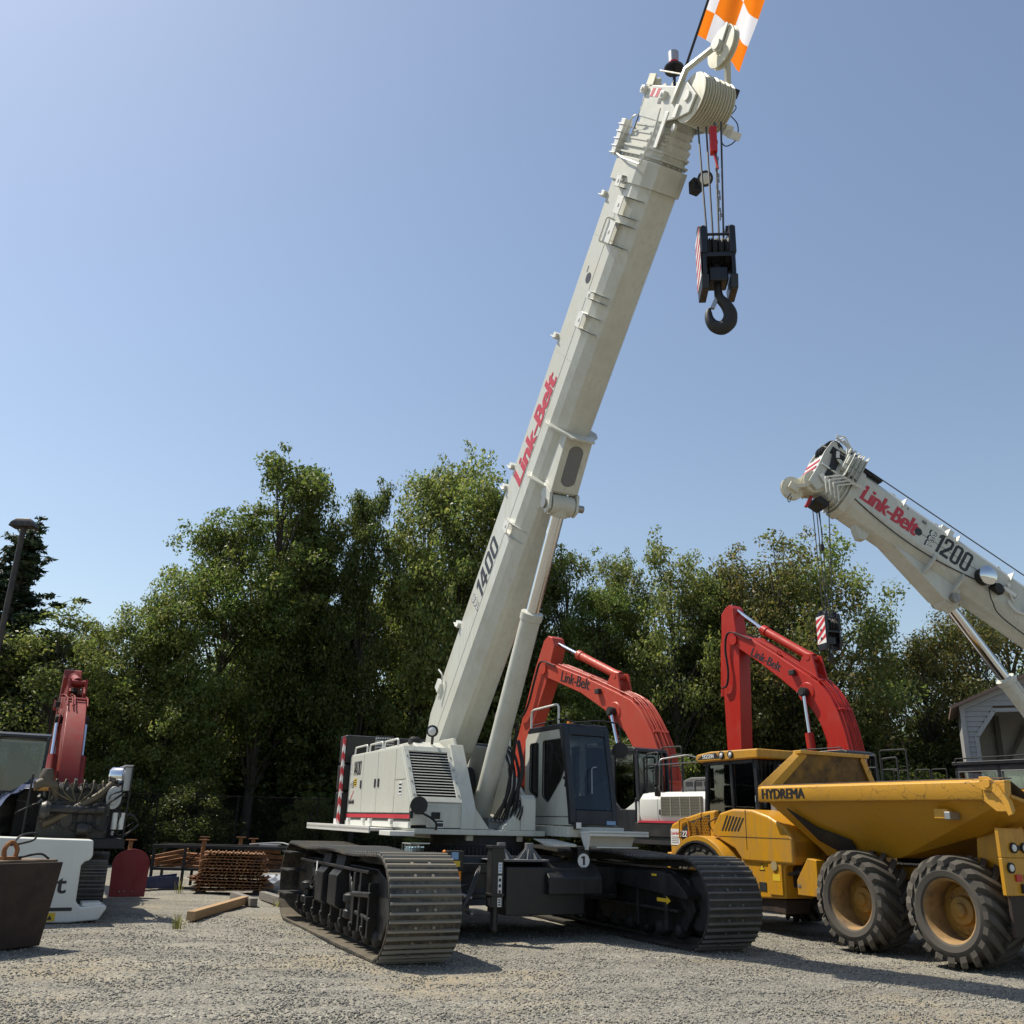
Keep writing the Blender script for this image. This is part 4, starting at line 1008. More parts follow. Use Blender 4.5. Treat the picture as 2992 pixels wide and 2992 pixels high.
    lm = MB(); lm.box(-.98, -.76, 1.14, 1.34, 1.84, 1.97); lmo = lm.build('lamp_bracket', YELR, body, .01)
    lm = MB(); lm.box(-1.06, -.97, 1.20, 1.40, 1.83, 1.93); lm.build('side_lamp', GALV, body, .01)
    lettering('maker_lettering', 'HYDREMA', (2.55, 1.433, 2.125), (-1, 0, 0), (0, 0, 1), .98, .155, BLKTXT, body, .0, fat=.012)
    # ---- rear frame with lights
    rf = MB()
    rf.box(-1.66, -1.60, -1.15, 1.28, .93, 1.38); rf.box(-1.66, -1.60, .78, 1.28, 1.38, 1.74); rf.box(-1.66, -1.60, -1.15, -.78, 1.38, 1.74); rf.box(-1.64, -1.3, .5, .78, 1.38, 1.52); rf.box(-1.66, -1.60, -.78, .78, 1.38, 1.44)
    rf.box(-1.68, -1.60, .24, .30, 1.38, 1.80); rf.box(-1.6, -1.2, -.5, .5, .8, 1.4)
    rf.prism([(-1.6, 1.3), (-.9, 1.2), (-.95, 1.72), (-1.6, 1.76)], 'y', .72, .78)
    rfo = rf.build('rear_frame', YEL, P, .012)
    for y, z in ((1.05, 1.50), (.84, 1.50), (1.15, 1.26), (.52, 1.26)):
        l = MB(); l.lathe((-1.66, y, z), (-1, 0, 0), [(.065, 0), (.065, .025), (.055, .03), (.05, .02)], 20); l.build('lamp_ring', BLACKM, rfo)
        l = MB(); l.lathe((-1.67, y, z), (-1, 0, 0), [(.052, 0), (.04, .02), (.002, .025)], 20); l.build('reflector', LENS, rfo)
    for y, mm in ((1.03, REDLENS), (.86, LENS)):
        l = MB(); l.box(-1.685, -1.66, y - .055, y + .055, 1.10, 1.18); l.build('tail_lamp', mm, rfo, .006)
    l = MB(); l.box(-1.70, -1.66, .84, 1.0, .96, 1.07); l.box(-1.67, -1.655, .9, .97, 1.47, 1.53); l.build('socket', BLACKM, rfo, .01)
    mf = MB(); mf.box(-1.64, -1.60, -1.2, 1.2, .45, .93); mf.build('mud_flap', RUSTD, rfo)
    # ---- centre section behind the cab: engine covers, tank panel, step
    ec = MB()
    prof = [(2.15, 1.10), (2.15, 1.52), (2.30, 1.68), (2.70, 1.86), (3.10, 1.96), (3.62, 1.97), (3.98, 1.90), (4.18, 1.66), (4.22, 1.50), (4.1, 1.48), (3.6, 1.3), (3.4, 1.10)]
    ec.prism(prof, 'y', .50, 1.22); eco = ec.build('engine_cover', YEL, P, .05, seg=3)
    g = MB(); g.box(3.255, 3.265, 1.215, 1.2245, 1.3, 1.95); g.box(2.2, 4.0, 1.215, 1.2245, 1.50, 1.507); g.build('panel_gap', BLACKM, eco)
    for k in range(6):
        g = MB(); x = 3.92 - k * .085; g.prism([(x - .035, 1.60), (x, 1.60), (x - .16, 1.86 - .008 * k), (x - .195, 1.86 - .008 * k)], 'y', 1.2205, 1.226)
        g.build('vent_slot', BLACKM, eco)
    lp = MB(); lp.prism([(2.42, .58), (3.45, .52), (3.46, 1.0), (3.52, 1.30), (3.7, 1.49), (2.15, 1.49), (2.15, 1.2), (2.42, 1.05)], 'y', .55, 1.18); lpo = lp.build('lower_cover', YEL, P, .03)
    pn = MB(); pn.box(2.46, 2.78, 1.18, 1.20, .62, 1.42); pn.build('tank_panel', YEL, lpo, .01)
    pn = MB(); pn.cyl((2.62, 1.198, 1.07), (2.62, 1.22, 1.07), .075, seg=24); pn.cyl((2.97, 1.18, 1.27), (2.97, 1.20, 1.27), .06, seg=24); build_each(pn, 'tank_cap', paint('dirty_cap', (.34, .26, .12), .6), lpo)
    pn = MB(); pn.cyl((2.97, 1.2, 1.27), (2.97, 1.206, 1.27), .045, seg=20); pn.build('reflector', LENS, lpo)
    pn = MB(); pn.prism([(2.88, .98), (3.02, .98), (2.95, 1.1)], 'y', 1.18, 1.184); pn.build('warning_sign', BLKTXT, lpo)
    pn = MB(); pn.prism([(2.90, .992), (3.0, .992), (2.95, 1.078)], 'y', 1.184, 1.187); pn.build('warning_sign', YELTXT, lpo)
    pn = MB(); pn.box(2.86, 3.04, 1.18, 1.19, .66, .80); pn.build('grille_hole', BLACKM, lpo, .005)
    for x0, x1, z0, z1, mm in ((2.54, 2.64, 1.25, 1.38, GREY), (2.50, 2.68, .84, .94, YELTXT), (3.34, 3.46, 1.36, 1.43, YELTXT)):
        pn = MB(); pn.box(x0, x1, 1.20, 1.203, z0, z1); pn.build('sticker', mm, lpo)
    pn = MB(); pn.cyl((3.42, 1.18, 1.48), (3.42, 1.21, 1.48), .03, seg=14); pn.cyl((3.32, 1.18, 1.48), (3.32, 1.21, 1.48), .03, seg=14); pn.build('side_marker', AMBER, lpo)
    dm = MB(); dm.box(2.5, 3.5, .6, 1.12, .34, .56); dm.build('underside', RUSTD, lpo, .02)
    gp = MB(); gp.box(1.95, 2.45, .3, 1.0, .75, 1.15); gp.tube([(2.4, 1.1, .95), (2.1, 1.12, 1.0), (1.95, .9, 1.1)], .03); gp.box(2.0, 2.1, .9, 1.15, .9, 1.0); gp.build('hose_box', RUSTD, P, .01)
    st = MB(); st.prism([(1.66, 1.20), (1.86, 1.22), (2.12, .88), (2.12, .66), (1.66, .66)], 'y', 1.02, 1.20); sto = st.build('step_bracket', YEL, P, .012)
    pn = MB(); pn.box(2.04, 2.10, 1.205, 1.207, .78, .82); pn.build('sticker', GREY, sto)
    bx = MB(); bx.box(2.15, 3.0, -1.15, -.5, .6, 1.85); bx.box(2.6, 3.5, -.5, .5, 1.1, 1.8); bx.build('rear_cover', YEL, P, .04)
    # ---- front fender
    fd = MB(); rings = []
    cx, cz = 4.42, .62
    for k in range(15):
        a = math.pi * (1 - .0) * (k / 14) * .86 + .18
        x, z = cx + .97 * math.cos(math.pi - a) * 1.0, cz + .88 * math.sin(math.pi - a)
        c2, s2 = math.cos(math.pi - a), math.sin(math.pi - a)
        rings.append([(x, 1.40, z), (x - .10 * c2, 1.40, z - .09 * s2), (x - .10 * c2, .62, z - .09 * s2), (x, .62, z)])
    fd.loft(rings); fo = fd.build('fender', YEL, P, .012)
    fl = MB(); rings = []
    for k in range(15):
        a = math.pi * (k / 14) * .86 + .18
        c2, s2 = math.cos(math.pi - a), math.sin(math.pi - a)
        x, z = cx + .87 * c2, cz + .79 * s2
        rings.append([(x, 1.43, z), (x - .03 * c2, 1.43, z - .03 * s2), (x - .03 * c2, .62, z - .03 * s2), (x, .62, z)])
    fl.loft(rings); fl.build('fender_liner', RUBBER, fo)
    fw_ = MB(); fw_.prism([(3.46, .70), (3.60, .70), (3.75, 1.0), (3.62, 1.10)], 'y', 1.2, 1.44); fw_.build('fender_step', YEL, fo, .012)
    # ---- hood (nose)
    nz = MB()
    nz.prism([(4.55, 1.30), (5.98, 1.12), (6.0, 1.60), (5.93, 1.69), (5.6, 1.80), (5.0, 1.92), (4.55, 1.96)], 'y', -.86, .86)
    no = nz.build('hood', YEL, P, .05, seg=3)
    gr = MB(); gr.prism([(4.70, 1.42), (5.62, 1.42), (5.55, 1.62), (5.35, 1.74), (4.70, 1.88)], 'y', .855, .864); go = gr.build('side_grille', BLACKM, no)
    hx = MB()
    for i in range(13):
        for j in range(8):
            x = 4.73 + i * .05 + (j % 2) * .025; z = 1.44 + j * .052
            if z > 1.86 - max(0, (x - 4.7)) * .24: continue
            pts = [(x + .026 * math.cos(math.pi / 6 + q * math.pi / 3), z + .026 * math.sin(math.pi / 6 + q * math.pi / 3)) for q in range(6)]
            inn = [(x + .0215 * math.cos(math.pi / 6 + q * math.pi / 3), z + .0215 * math.sin(math.pi / 6 + q * math.pi / 3)) for q in range(6)]
            for q in range(6):
                a_, b_ = pts[q], pts[(q + 1) % 6]; c_, d_ = inn[(q + 1) % 6], inn[q]
                hx.prism([a_, b_, c_, d_], 'y', .864, .872)
    hx.build('grille_mesh', YEL, no, smooth=False)
    block_digits('number_lettering', '922', (5.66, .868, 1.46), (-1, 0, 0), (0, 0, 1), .24, .11, WHTTXT, no, .0)
    lettering('letter_lettering', 'H', (5.40, .868, 1.46), (-1, 0, 0), (0, 0, 1), .09, .11, REDTXT, no, .03)
    pl = MB(); pl.box(5.66, 5.95, .862, .868, 1.30, 1.60); po = pl.build('dealer_plate', WHTTXT, no)
    lettering('dealer_lettering', 'Link-Belt', (5.935, .8685, 1.49), (-1, 0, 0), (0, 0, 1), .26, .06, REDTXT, no, .02, 0, .002)
    pl = MB()
    for k in range(4): pl.box(5.69, 5.92, .868, .8695, 1.335 + k * .035, 1.35 + k * .035)
    pl.build('plate_print', GREY, no)
    fr = MB(); fr.box(5.9, 6.06, -.9, .9, .70, 1.16); fr.build('front_bumper', YEL, no, .03)
    rl = rail([(5.62, .90, 1.42), (5.62, .90, 1.76), (5.35, .9, 1.82), (5.28, .9, 1.42)], .016, YEL, no, 'grab_rail')
    # ---- cab
    cab = empty('cab'); cab.parent = P
    x0, x1, y0, y1, zb, zt = 3.42, 4.92, -.80, .80, 1.30, 2.86
    fl = MB(); fl.box(x0, x1 + .1, y0, y1, 1.1, 1.42); fl.box(x0, x0 + .06, y0, y1, 1.4, 1.98); fl.build('cab_base', NAVY, cab, .01)
    pil = MB()
    for y in (y0, y1 - .07):
        for xa, xb, w in ((x1 + .06, x1 - .12, .08), (4.10, 4.10, .07), (x0, x0 + .02, .09)):
            pil.loft([[(xa - w, y, zb), (xa, y, zb), (xa, y + .07, zb), (xa - w, y + .07, zb)], [(xb - w + .05, y, zt), (xb + .05, y, zt), (xb + .05, y + .07, zt), (xb - w + .05, y + .07, zt)]])
        pil.box(x0, x1, y, y + .07, zt - .08, zt)
    pil.box(x0, x0 + .07, y0, y1, zt - .1, zt)
    pil.build('cab_frame', NAVY, cab, .01)
    rfm = MB(); rfm.prism([(3.25, 2.85), (4.98, 2.84), (5.08, 2.90), (5.02, 2.99), (4.6, 3.03), (3.25, 3.02)], 'y', -.88, .88); rfo2 = rfm.build('cab_roof', YEL, cab, .03)
    bd = MB(); bd.prism([(4.30, 2.895), (4.98, 2.895), (4.80, 2.985), (4.42, 2.995)], 'y', .88, .884); bd.build('roof_badge', BLKTXT, cab)
    block_digits('roof_lettering', '922H', (4.82, .886, 2.905), (-1, 0, 0), (0, 0, 1), .34, .075, WHTTXT, cab, 0.0, .003)
    for x in (4.24, 3.98):
        l = MB(); l.lathe((x, .88, 2.945), (0, 1, 0), [(.07, 0), (.075, .02), (.06, .03), (.05, .02)], 20); l.build('roof_lamp', BLACKM, cab)
        l = MB(); l.lathe((x, .89, 2.945), (0, 1, 0), [(.055, 0), (.04, .015), (.002, .02)], 18); l.build('lens', LENS, cab)
    for y in (y1 - .04, y0 + .035):
        g = MB(); g.box(4.12, x1 - .06, y, y + .006, 1.62, 2.78); g.box(x0 + .09, 4.04, y, y + .006, 1.62, 2.78); build_each(g, 'side_window', GLASS, cab, 0, False)
    g = MB(); g.add([(x1 + .03, y0 + .07, 1.5), (x1 + .03, y1 - .07, 1.5), (x1 - .12, y1 - .07, 2.8), (x1 - .12, y0 + .07, 2.8)], [(0, 1, 2, 3)]); g.build('windscreen', GLASS, cab, smooth=False)
    g = MB(); g.box(x0 + .03, x0 + .036, y0 + .07, y1 - .07, 1.98, 2.78); g.build('rear_window', GLASSD, cab, smooth=False)
    g = MB(); g.box(x0 - .03, x0 - .01, y0 + .05, y1 - .05, 2.0, 2.9)
    gg = MB()
    for k in range(14): gg.box(x0 - .03, x0 - .015, y0 + .1 + k * .106, y0 + .118 + k * .106, 1.95, 2.85)
    gg.build('window_guard', BLACKM, cab)
    se = MB(); se.box(3.6, 4.05, -.25, .25, 1.42, 1.85); se.prism([(3.55, 1.85), (3.70, 1.85), (3.62, 2.5), (3.48, 2.5)], 'y', -.22, .22); se.build('seat', SEAT, cab, .03)
    ln = MB(); ln.box(x0 + .1, x1 - .1, y0 + .08, y1 - .08, 2.78, 2.82); ln.box(x0 + .08, x1, y0 + .08, y0 + .1, 1.42, 1.62); ln.box(x0 + .07, x0 + .1, y0 + .1, y1 - .1, 1.4, 2.0); ln.build('liner', LINER, cab)
    mn = MB(); mn.obox((4.62, .35, 2.12), .05, .22, .17, (0, .2, -.5)); mn.tube([(4.62, .35, 2.05), (4.68, .3, 1.8)], .02); mn.box(4.1, 4.5, .42, .70, 1.42, 1.66); mn.build('monitor', GREY, cab, .01)
    sw = MB(); sw.lathe((4.45, 0, 2.02), (.5, 0, .86), [(.19, -.012), (.205, 0), (.19, .012), (.175, 0)], 28, closed=True); sw.tube([(4.42, 0, 2.0), (4.6, 0, 1.5)], .03); sw.box(4.55, 4.85, -.6, .6, 1.42, 1.85); sw.build('steering', SEAT, cab, .01)
    yp = MB(); yp.box(4.18, 4.36, y1 - .06, y1 - .055, 1.78, 2.10); yp.build('notice', YELTXT, cab)
    hn = MB(); hn.box(4.13, 4.19, y1 - .0, y1 + .03, 1.68, 1.88); hn.build('door_handle', BLACKM, cab, .01)
    dl = MB(); dl.box(4.05, x1 + .02, y1 - .03, y1 + .01, 1.15, 1.62); dl.build('door', paint('door_dark', (.03, .028, .02), .4), cab, .012)
    rail([(4.68, .83, 1.6), (4.70, .92, 1.72), (4.40, .94, 1.82), (4.24, .84, 1.78)], .012, BLACKM, cab, 'grab_rail')
    # mirrors on long arms
    for s in (1, -1):
        m_ = MB(); m_.tube(fillet([(5.02, s * .84, 2.93), (5.16, s * .98, 2.99), (5.55, s * 1.38, 2.90), (5.58, s * 1.40, 2.30)], .06), .016)
        m_.tube([(5.02, s * .84, 2.86), (5.56, s * 1.39, 2.80)], .012)
        m_.build('mirror_arm', GALV if s > 0 else BLACKM, cab)
        m_ = MB(); m_.obox((5.60, s * 1.40, 2.60), .06, .20, .40, (0, 0, s * .5)); m_.obox((5.60, s * 1.41, 2.28), .06, .19, .17, (0, 0, s * .5)); m_.build('mirror', BLACKM, cab, .02)
    ex = MB(); ex.tube(fillet([(3.15, .60, 1.9), (3.15, .60, 2.5), (3.10, .56, 2.62)], .05), .07, 16); ex.cyl((3.15, .6, 1.95), (3.15, .6, 2.35), .095); ex.build('exhaust', GALV, P)
    ac = MB(); ac.box(2.75, 3.3, -.8, .5, 1.95, 2.75); ac.build('rear_grille_box', BLACKM, P, .02)
    return P

def scratched(name, col, dark, amt):
    m, N, L, B = newmat(name)
    tc = N.new('ShaderNodeTexCoord')
    n0 = noise(N, L, 2.0, 3, .5, vec=tc.outputs['Object'])
    # warped thin lines (scratches) + blotches
    mp = N.new('ShaderNodeMapping'); mp.inputs['Rotation'].default_value = (.4, .9, .5); L.new(tc.outputs['Object'], mp.inputs['Vector'])
    va = N.new('ShaderNodeVectorMath'); va.operation = 'ADD'; L.new(mp.outputs[0], va.inputs[0]); L.new(n0.outputs['Color'], va.inputs[1])
    vo = N.new('ShaderNodeTexVoronoi'); vo.feature = 'DISTANCE_TO_EDGE'; vo.inputs['Scale'].default_value = 2.6; L.new(va.outputs[0], vo.inputs['Vector'])
    sc = ramp(N, L, vo.outputs['Distance'], .004, .012, (1, 1, 1, 1), (0, 0, 0, 1))
    nb = noise(N, L, 3.2, 10, .75, vec=tc.outputs['Object']); bl = ramp(N, L, nb.outputs['Fac'], .53, .62)
    ns = noise(N, L, 16, 8, .8, vec=tc.outputs['Object']); sp = ramp(N, L, ns.outputs['Fac'], .60, .66)
    nm = noise(N, L, 1.2, 4, .5, vec=tc.outputs['Object']); mk = ramp(N, L, nm.outputs['Fac'], .42, .58)
    s2 = N.new('ShaderNodeMath'); s2.operation = 'MULTIPLY'; L.new(sc.outputs[0], s2.inputs[0]); L.new(mk.outputs[0], s2.inputs[1])
    a = N.new('ShaderNodeMath'); a.operation = 'MAXIMUM'; L.new(s2.outputs[0], a.inputs[0]); L.new(sp.outputs[0], a.inputs[1])
    f1 = N.new('ShaderNodeMath'); f1.operation = 'MULTIPLY'; f1.inputs[1].default_value = amt; L.new(a.outputs[0], f1.inputs[0])
    f2 = N.new('ShaderNodeMath'); f2.operation = 'MULTIPLY'; f2.inputs[1].default_value = amt * .5; L.new(bl.outputs[0], f2.inputs[0])
    c1 = mix(N, L, f2.outputs[0], col, tuple(.55 * c + .45 * d for c, d in zip(col, (.30, .2, .1))))
    L.new(mix(N, L, f1.outputs[0], c1, dark), B.inputs['Base Color'])
    B.inputs['Roughness'].default_value = .5
    return m

YELB = scratched('tipper_yellow', (.50, .24, .012), (.14, .095, .045), .6)
YELR = scratched('rail_yellow', (.57, .29, .03), (.09, .055, .03), .9)
STEELW = rusty('worn_lining', (.16, .13, .10), (.26, .21, .15), (.10, .075, .05), 4, .6, .2)
STAIN = rusty('stained_headboard', (.20, .12, .04), (.05, .035, .02), (.30, .17, .03), 5, .7, .2)
# ------------------------------------------------------------------ red excavators
EX2 = dict(
    boom=[(2.97, 6.22), (2.37, 5.94), (1.66, 5.49), (.98, 5.03), (.45, 4.67), (.13, 4.31), (-.05, 3.97), (-.2, 3.5), (-.38, 2.6), (-.52, 1.95), (-.42, 1.75), (-.22, 1.75), (.02, 2.3), (.28, 3.2), (.45, 3.7), (.62, 3.98), (.94, 4.37), (1.5, 4.82), (2.14, 5.3), (2.87, 5.79), (3.08, 5.93), (3.12, 6.1)],
    stick=[(3.0, 6.62), (3.02, 6.88), (3.13, 7.0), (3.3, 6.93), (3.46, 6.78), (3.52, 5.76), (3.5, 4.65), (3.46, 2.7), (3.3, 2.45), (3.1, 2.45), (3.0, 2.7), (2.88, 5.68)],
    arm=((3.13, 6.9), (2.2, 6.2), (.72, 5.28)), lift=((.78, 4.45), (.70, 3.5), (.52, 1.7)), piv=(3.0, 6.02),
    text=((2.45, 5.55), (1.56, 5.03), .21))
EX1 = dict(
    boom=[(3.88, 5.56), (3.43, 5.38), (2.02, 4.88), (1.0, 4.48), (.35, 4.2), (.01, 3.92), (-.36, 3.4), (-.62, 2.9), (-.78, 2.3), (-.85, 1.9), (-.75, 1.72), (-.5, 1.75), (-.28, 2.4), (.05, 2.85), (.32, 3.12), (.6, 3.48), (1.38, 4.06), (2.36, 4.57), (3.87, 5.12), (4.1, 5.26), (4.08, 5.45)],
    stick=[(3.62, 5.95), (3.72, 6.2), (3.9, 6.28), (4.1, 6.18), (4.5, 5.5), (5.5, 3.3), (5.8, 2.4), (5.6, 2.3), (5.4, 2.45), (4.85, 3.5), (3.98, 5.0)],
    arm=((3.78, 6.08), (2.75, 5.62), (1.05, 4.86)), lift=((.98, 3.98), (.70, 3.1), (.35, 1.7)), piv=(4.0, 5.36),
    text=((3.22, 4.96), (2.0, 4.60), .27))

def build_excavator(name, x, y, az, D, label, red, open_engine=False, rot=0.0, k=1.0, slew=0.0, uy=0.0):
    P = machine(name, x * k, y * k, az, label, 'excavator', None)
    P.scale = (k, k, k); lower = []
    fx, fz = D['boom'][-12 if False else 9]
    c_, s_ = math.cos(rot), math.sin(rot)
    def T(p): return (fx + (p[0] - fx) * c_ - (p[1] - fz) * s_, fz + (p[0] - fx) * s_ + (p[1] - fz) * c_)
    V = lambda p, yy: (T(p)[0], yy, T(p)[1])
    # tracks
    for s in (-1, 1):
        y0, y1 = (s * 1.22 - .32, s * 1.22 + .32)
        sh = MB(Matrix.Translation((-1.35, 0, 0)))
        tmp = track_shoes(1.75, .42, y0, y1, .19, .025, (.2, .5, .8), bolts=False)
        sh.add(tmp.v, tmp.f)
        so = sh.build('crawler_track', EXSHOE, P, smooth=False); lower.append(so)
        rb = MB(Matrix.Translation((-1.35, 0, 0))); rb.add(tmp.ribs.v, tmp.ribs.f); rb.build('grouser_bar', EXRIB, so, smooth=False)
        f = MB(); f.prism([(-2.9, .2), (.2, .2), (.4, .42), (.2, .66), (-2.9, .66), (-3.1, .42)], 'y', s * 1.22 - .2, s * 1.22 + .2)
        f.cyl((-3.1, s * 1.22 - .18, .42), (-3.1, s * 1.22 + .18, .42), .33, seg=24); f.cyl((.4, s * 1.22 - .18, .42), (.4, s * 1.22 + .18, .42), .33, seg=24)
        f.build('track_frame', BLACKM, so)
    cb = MB(); cb.box(-2.2, -.5, -.95, .95, .35, .85); cb.cyl((-1.35, 0, .85), (-1.35, 0, 1.06), .7, seg=32); lower.append(cb.build('carbody', BLACKM, P, .02))
    rw = -.9 if open_engine else -1.3
    dk = MB(); dk.prism([(-3.3, rw), (.05, rw), (.2, -.5), (.2, 1.3), (-3.3, 1.3)], 'z', 1.04, 1.2); dk.box(-.5, .25, -.45, -.33, 1.2, 1.95); dk.box(-.9, .1, .33, .45, 1.2, 1.95)
    deck = dk.build('deck', BLACKM, P, .02)
    # cab on the left
    cab = empty('cab'); cab.parent = P
    y0, y1 = .44, 1.32
    fr = MB()
    for y in (y0, y1 - .05):
        for xa, xb, w in ((.55, .38, .09), (-.25, -.25, .09), (-1.05, -1.0, .10)):
            fr.loft([[(xa - w, y, 1.9), (xa, y, 1.9), (xa, y + .05, 1.9), (xa - w, y + .05, 1.9)], [(xb - w, y, 2.92), (xb, y, 2.92), (xb, y + .05, 2.92), (xb - w, y + .05, 2.92)]])
        fr.prism([(-1.05, 1.2), (.62, 1.2), (.62, 1.45), (.55, 1.92), (-.3, 1.92), (-.55, 1.72), (-1.05, 1.72)], 'y', y, y + .05)
        fr.box(-1.05, .4, y, y + .05, 2.84, 2.93)
    fr.box(-1.05, .6, y0, y1, 1.2, 1.28); fr.box(-1.05, -1.0, y0, y1, 1.25, 1.95); fr.prism([(.56, 1.25), (.62, 1.25), (.6, 1.75), (.55, 1.75)], 'y', y0, y1)
    fr.prism([(-1.06, 2.90), (.42, 2.90), (.40, 2.98), (-.95, 3.0), (-1.06, 2.96)], 'y', y0 - .02, y1 + .02)
    fr.build('cab_frame', NAVY, cab, .015)
    for y in (y0 + .02, y1 - .03):
        g = MB(); g.prism([(-.94, 1.74), (-.36, 1.74), (-.34, 2.84), (-.94, 2.84)], 'y', y, y + .006); g.prism([(-.22, 1.94), (.44, 1.94), (.30, 2.84), (-.22, 2.84)], 'y', y, y + .006); build_each(g, 'side_window', GLASS, cab, 0, False)
    g = MB(); g.add([(.58, y0 + .05, 1.75), (.58, y1 - .05, 1.75), (.38, y1 - .05, 2.88), (.38, y0 + .05, 2.88)], [(0, 1, 2, 3)]); g.build('windscreen', GLASS, cab, smooth=False); g = MB(); g.add([(-1.0, y0 + .05, 1.95), (-1.0, y1 - .05, 1.95), (-.99, y1 - .05, 2.86), (-.99, y0 + .05, 2.86)], [(0, 1, 2, 3)]); g.build('rear_window', GLASS, cab, smooth=False)
    se = MB(); se.box(-.85, -.4, .65, 1.1, 1.28, 1.8); se.prism([(-.9, 1.8), (-.75, 1.8), (-.82, 2.5), (-.95, 2.5)], 'y', .68, 1.08); se.build('seat', SEAT, cab, .03)
    rail([(-.9, y1, 2.98), (-.9, y1, 3.04), (.2, y1, 3.04), (.3, y1, 2.96)], .015, BLACKM, cab, 'roof_rail')
    # house
    if open_engine:
        lug = MB()
        for q, (i, yy) in enumerate(((2, -.16), (2, .16), (3, -.14), (3, .15), (1, -.12), (1, .12))):
            a_ = T(D['boom'][i]); lug.obox((a_[0] - .05, yy, a_[1] + .10), .22, .035, .24, (0, .5 + .2 * q, 0))
        lug.build('pipe_bracket', red, P)
        vb = MB(); a_ = T(D['boom'][2]); vb.obox((a_[0] - .1, .02, a_[1] + .1), .2, .18, .12, (0, .6, 0)); vb.cyl((a_[0] - .2, .1, a_[1] + .1), (a_[0] + .1, .1, a_[1] + .22), .03); vb.build('boom_valve', BLACKM, P, .01)
    if not open_engine:
        h = MB(); ring = lambda x, z1, i: [(x, 1.30 - i, 1.50), (x, 1.34 - i, 1.62), (x, 1.34 - i, 1.92 + z1), (x, 1.26 - i, 2.03 + z1), (x, 1.10 - i, 2.07 + z1), (x, .5, 2.07 + z1), (x, .5, 1.5)]
        h.loft([ring(-1.12, -.06, .10), ring(-1.16, -.01, .03), ring(-1.22, 0, 0), ring(-1.74, 0, 0)]); ho = h.build('side_cover', WHITE2, P, .006)
        h = MB(); h.loft([ring(-1.755, 0, 0), ring(-3.2, 0, 0)]); h2 = h.build('engine_door', WHITE2, P, .006)
        h = MB(); h.loft([[(x, -1.32, 1.2), (x, .5, 1.2), (x, .5, 2.05), (x, -1.2, 2.05), (x, -1.32, 1.95)] for x in (-3.2, -.9)]); h.build('right_housing', WHITE2, P, .02)
        h = MB(); h.prism([(-.45, 1.24), (-1.1, 1.24), (-1.1, 1.9), (-.95, 1.86), (-.45, 1.62)], 'y', 1.06, 1.30); h3 = h.build('front_cover', WHITE2, P, .015)
        g = MB(); g.box(-.95, -.58, 1.298, 1.304, 1.3, 1.62); g.build('access_panel', WHITE2, h3, .004)
        g = MB(); g.box(-3.05, -1.88, 1.336, 1.345, 1.60, 1.97); g.build('grille', plain('tan_grille', (.17, .155, .12), .6), h2)
        g = MB()
        for k in range(13): g.box(-3.05, -1.88, 1.345, 1.356, 1.61 + k * .0285, 1.617 + k * .0285)
        for k in range(5): g.box(-3.0 + k * .28, -2.98 + k * .28, 1.345, 1.36, 1.60, 1.97)
        g.build('grille_bar', plain('tan_bar', (.30, .28, .22), .55), h2)
        g = MB(); g.box(-1.84, -1.79, 1.338, 1.348, 1.62, 1.72); g.build('handle', BLACKM, h2)
        g = MB(); g.box(-3.2, -1.12, 1.30, 1.335, 1.465, 1.50); g.build('red_stripe', REDTXT, h2)
        g = MB(); g.box(-3.2, -1.0, .6, 1.325, 1.2, 1.465); g.build('lower_cover', BLACK, P, .01)
        g = MB(); g.prism([(-3.2, 1.1), (-3.2, 2.04), (-3.5, 2.0), (-3.75, 1.9), (-3.75, 1.2), (-3.5, 1.05)], 'y', -1.3, 1.3); g.build('counterweight', WHITE2, P, .08, seg=3)
        g = MB(); g.prism([(-3.3, 2.08), (-1.9, 2.08), (-1.98, 2.30), (-2.2, 2.36), (-3.1, 2.36), (-3.25, 2.22)], 'y', -.7, .85); eh = g.build('engine_hood', paint('hood_grey', (.10, .10, .105), .5), P, .03)
        g = MB()
        for k in range(4): g.box(-3.05 + k * .26, -2.85 + k * .26, .845, .856, 2.19, 2.27)
        g.build('vent', BLACKM, eh)
        for y in (1.18, .5):
            rail([(-1.25, y, 2.05), (-1.25, y, 2.84), (-1.62, y, 2.86), (-1.62, y, 2.05)], .02, BLACKM, P, 'handrail')
            rail([(-1.25, y, 2.62), (-1.62, y, 2.62)], .016, BLACKM, P, 'handrail')
        rail([(-1.7, 1.15, 2.06), (-1.7, 1.15, 2.95), (-2.3, 1.15, 2.95), (-2.3, 1.15, 2.06)], .016, BLACKM, P, 'handrail')
        rail([(-2.6, 1.1, 2.06), (-2.6, 1.1, 2.28), (-3.1, 1.1, 2.28), (-3.1, 1.1, 2.06)], .016, BLACKM, P, 'handrail')
    # boom
    bw = .19 if open_engine else .25
    bo = MB(); bo.prism([T(p) for p in D['boom']], 'y', -bw, bw)
    boom = bo.build('boom', red, P, .02)
    n = len(D['boom']); up = [p for p in D['boom'][:9]]
    pp = MB()
    for k, yy in enumerate((-.20, -.155, -.06, .05, .09, .19)):
        off = .05 if k not in (2, 3) else .07
        if open_engine and k in (1, 2): continue
        pp.tube(smoothpts([(T(p)[0] - off * .55, yy, T(p)[1] + off) for p in (up[1:6] if open_engine else up[1:])], 4), .015, 7)
    for p in (up[2:6:2] if open_engine else up[2::2]):
        a = T(p); pp.obox((a[0] - .03, 0, a[1] + .04), .05, .44, .05, (0, .7, 0))
    pp.build('hydraulic_pipe', red, boom)
    a, b, c = D['arm']
    t = MB(); t.cyl(V(b, 0), V(c, 0), .105, seg=20); 
    d_ = (Vector(V(c, 0)) - Vector(V(b, 0))).normalized()
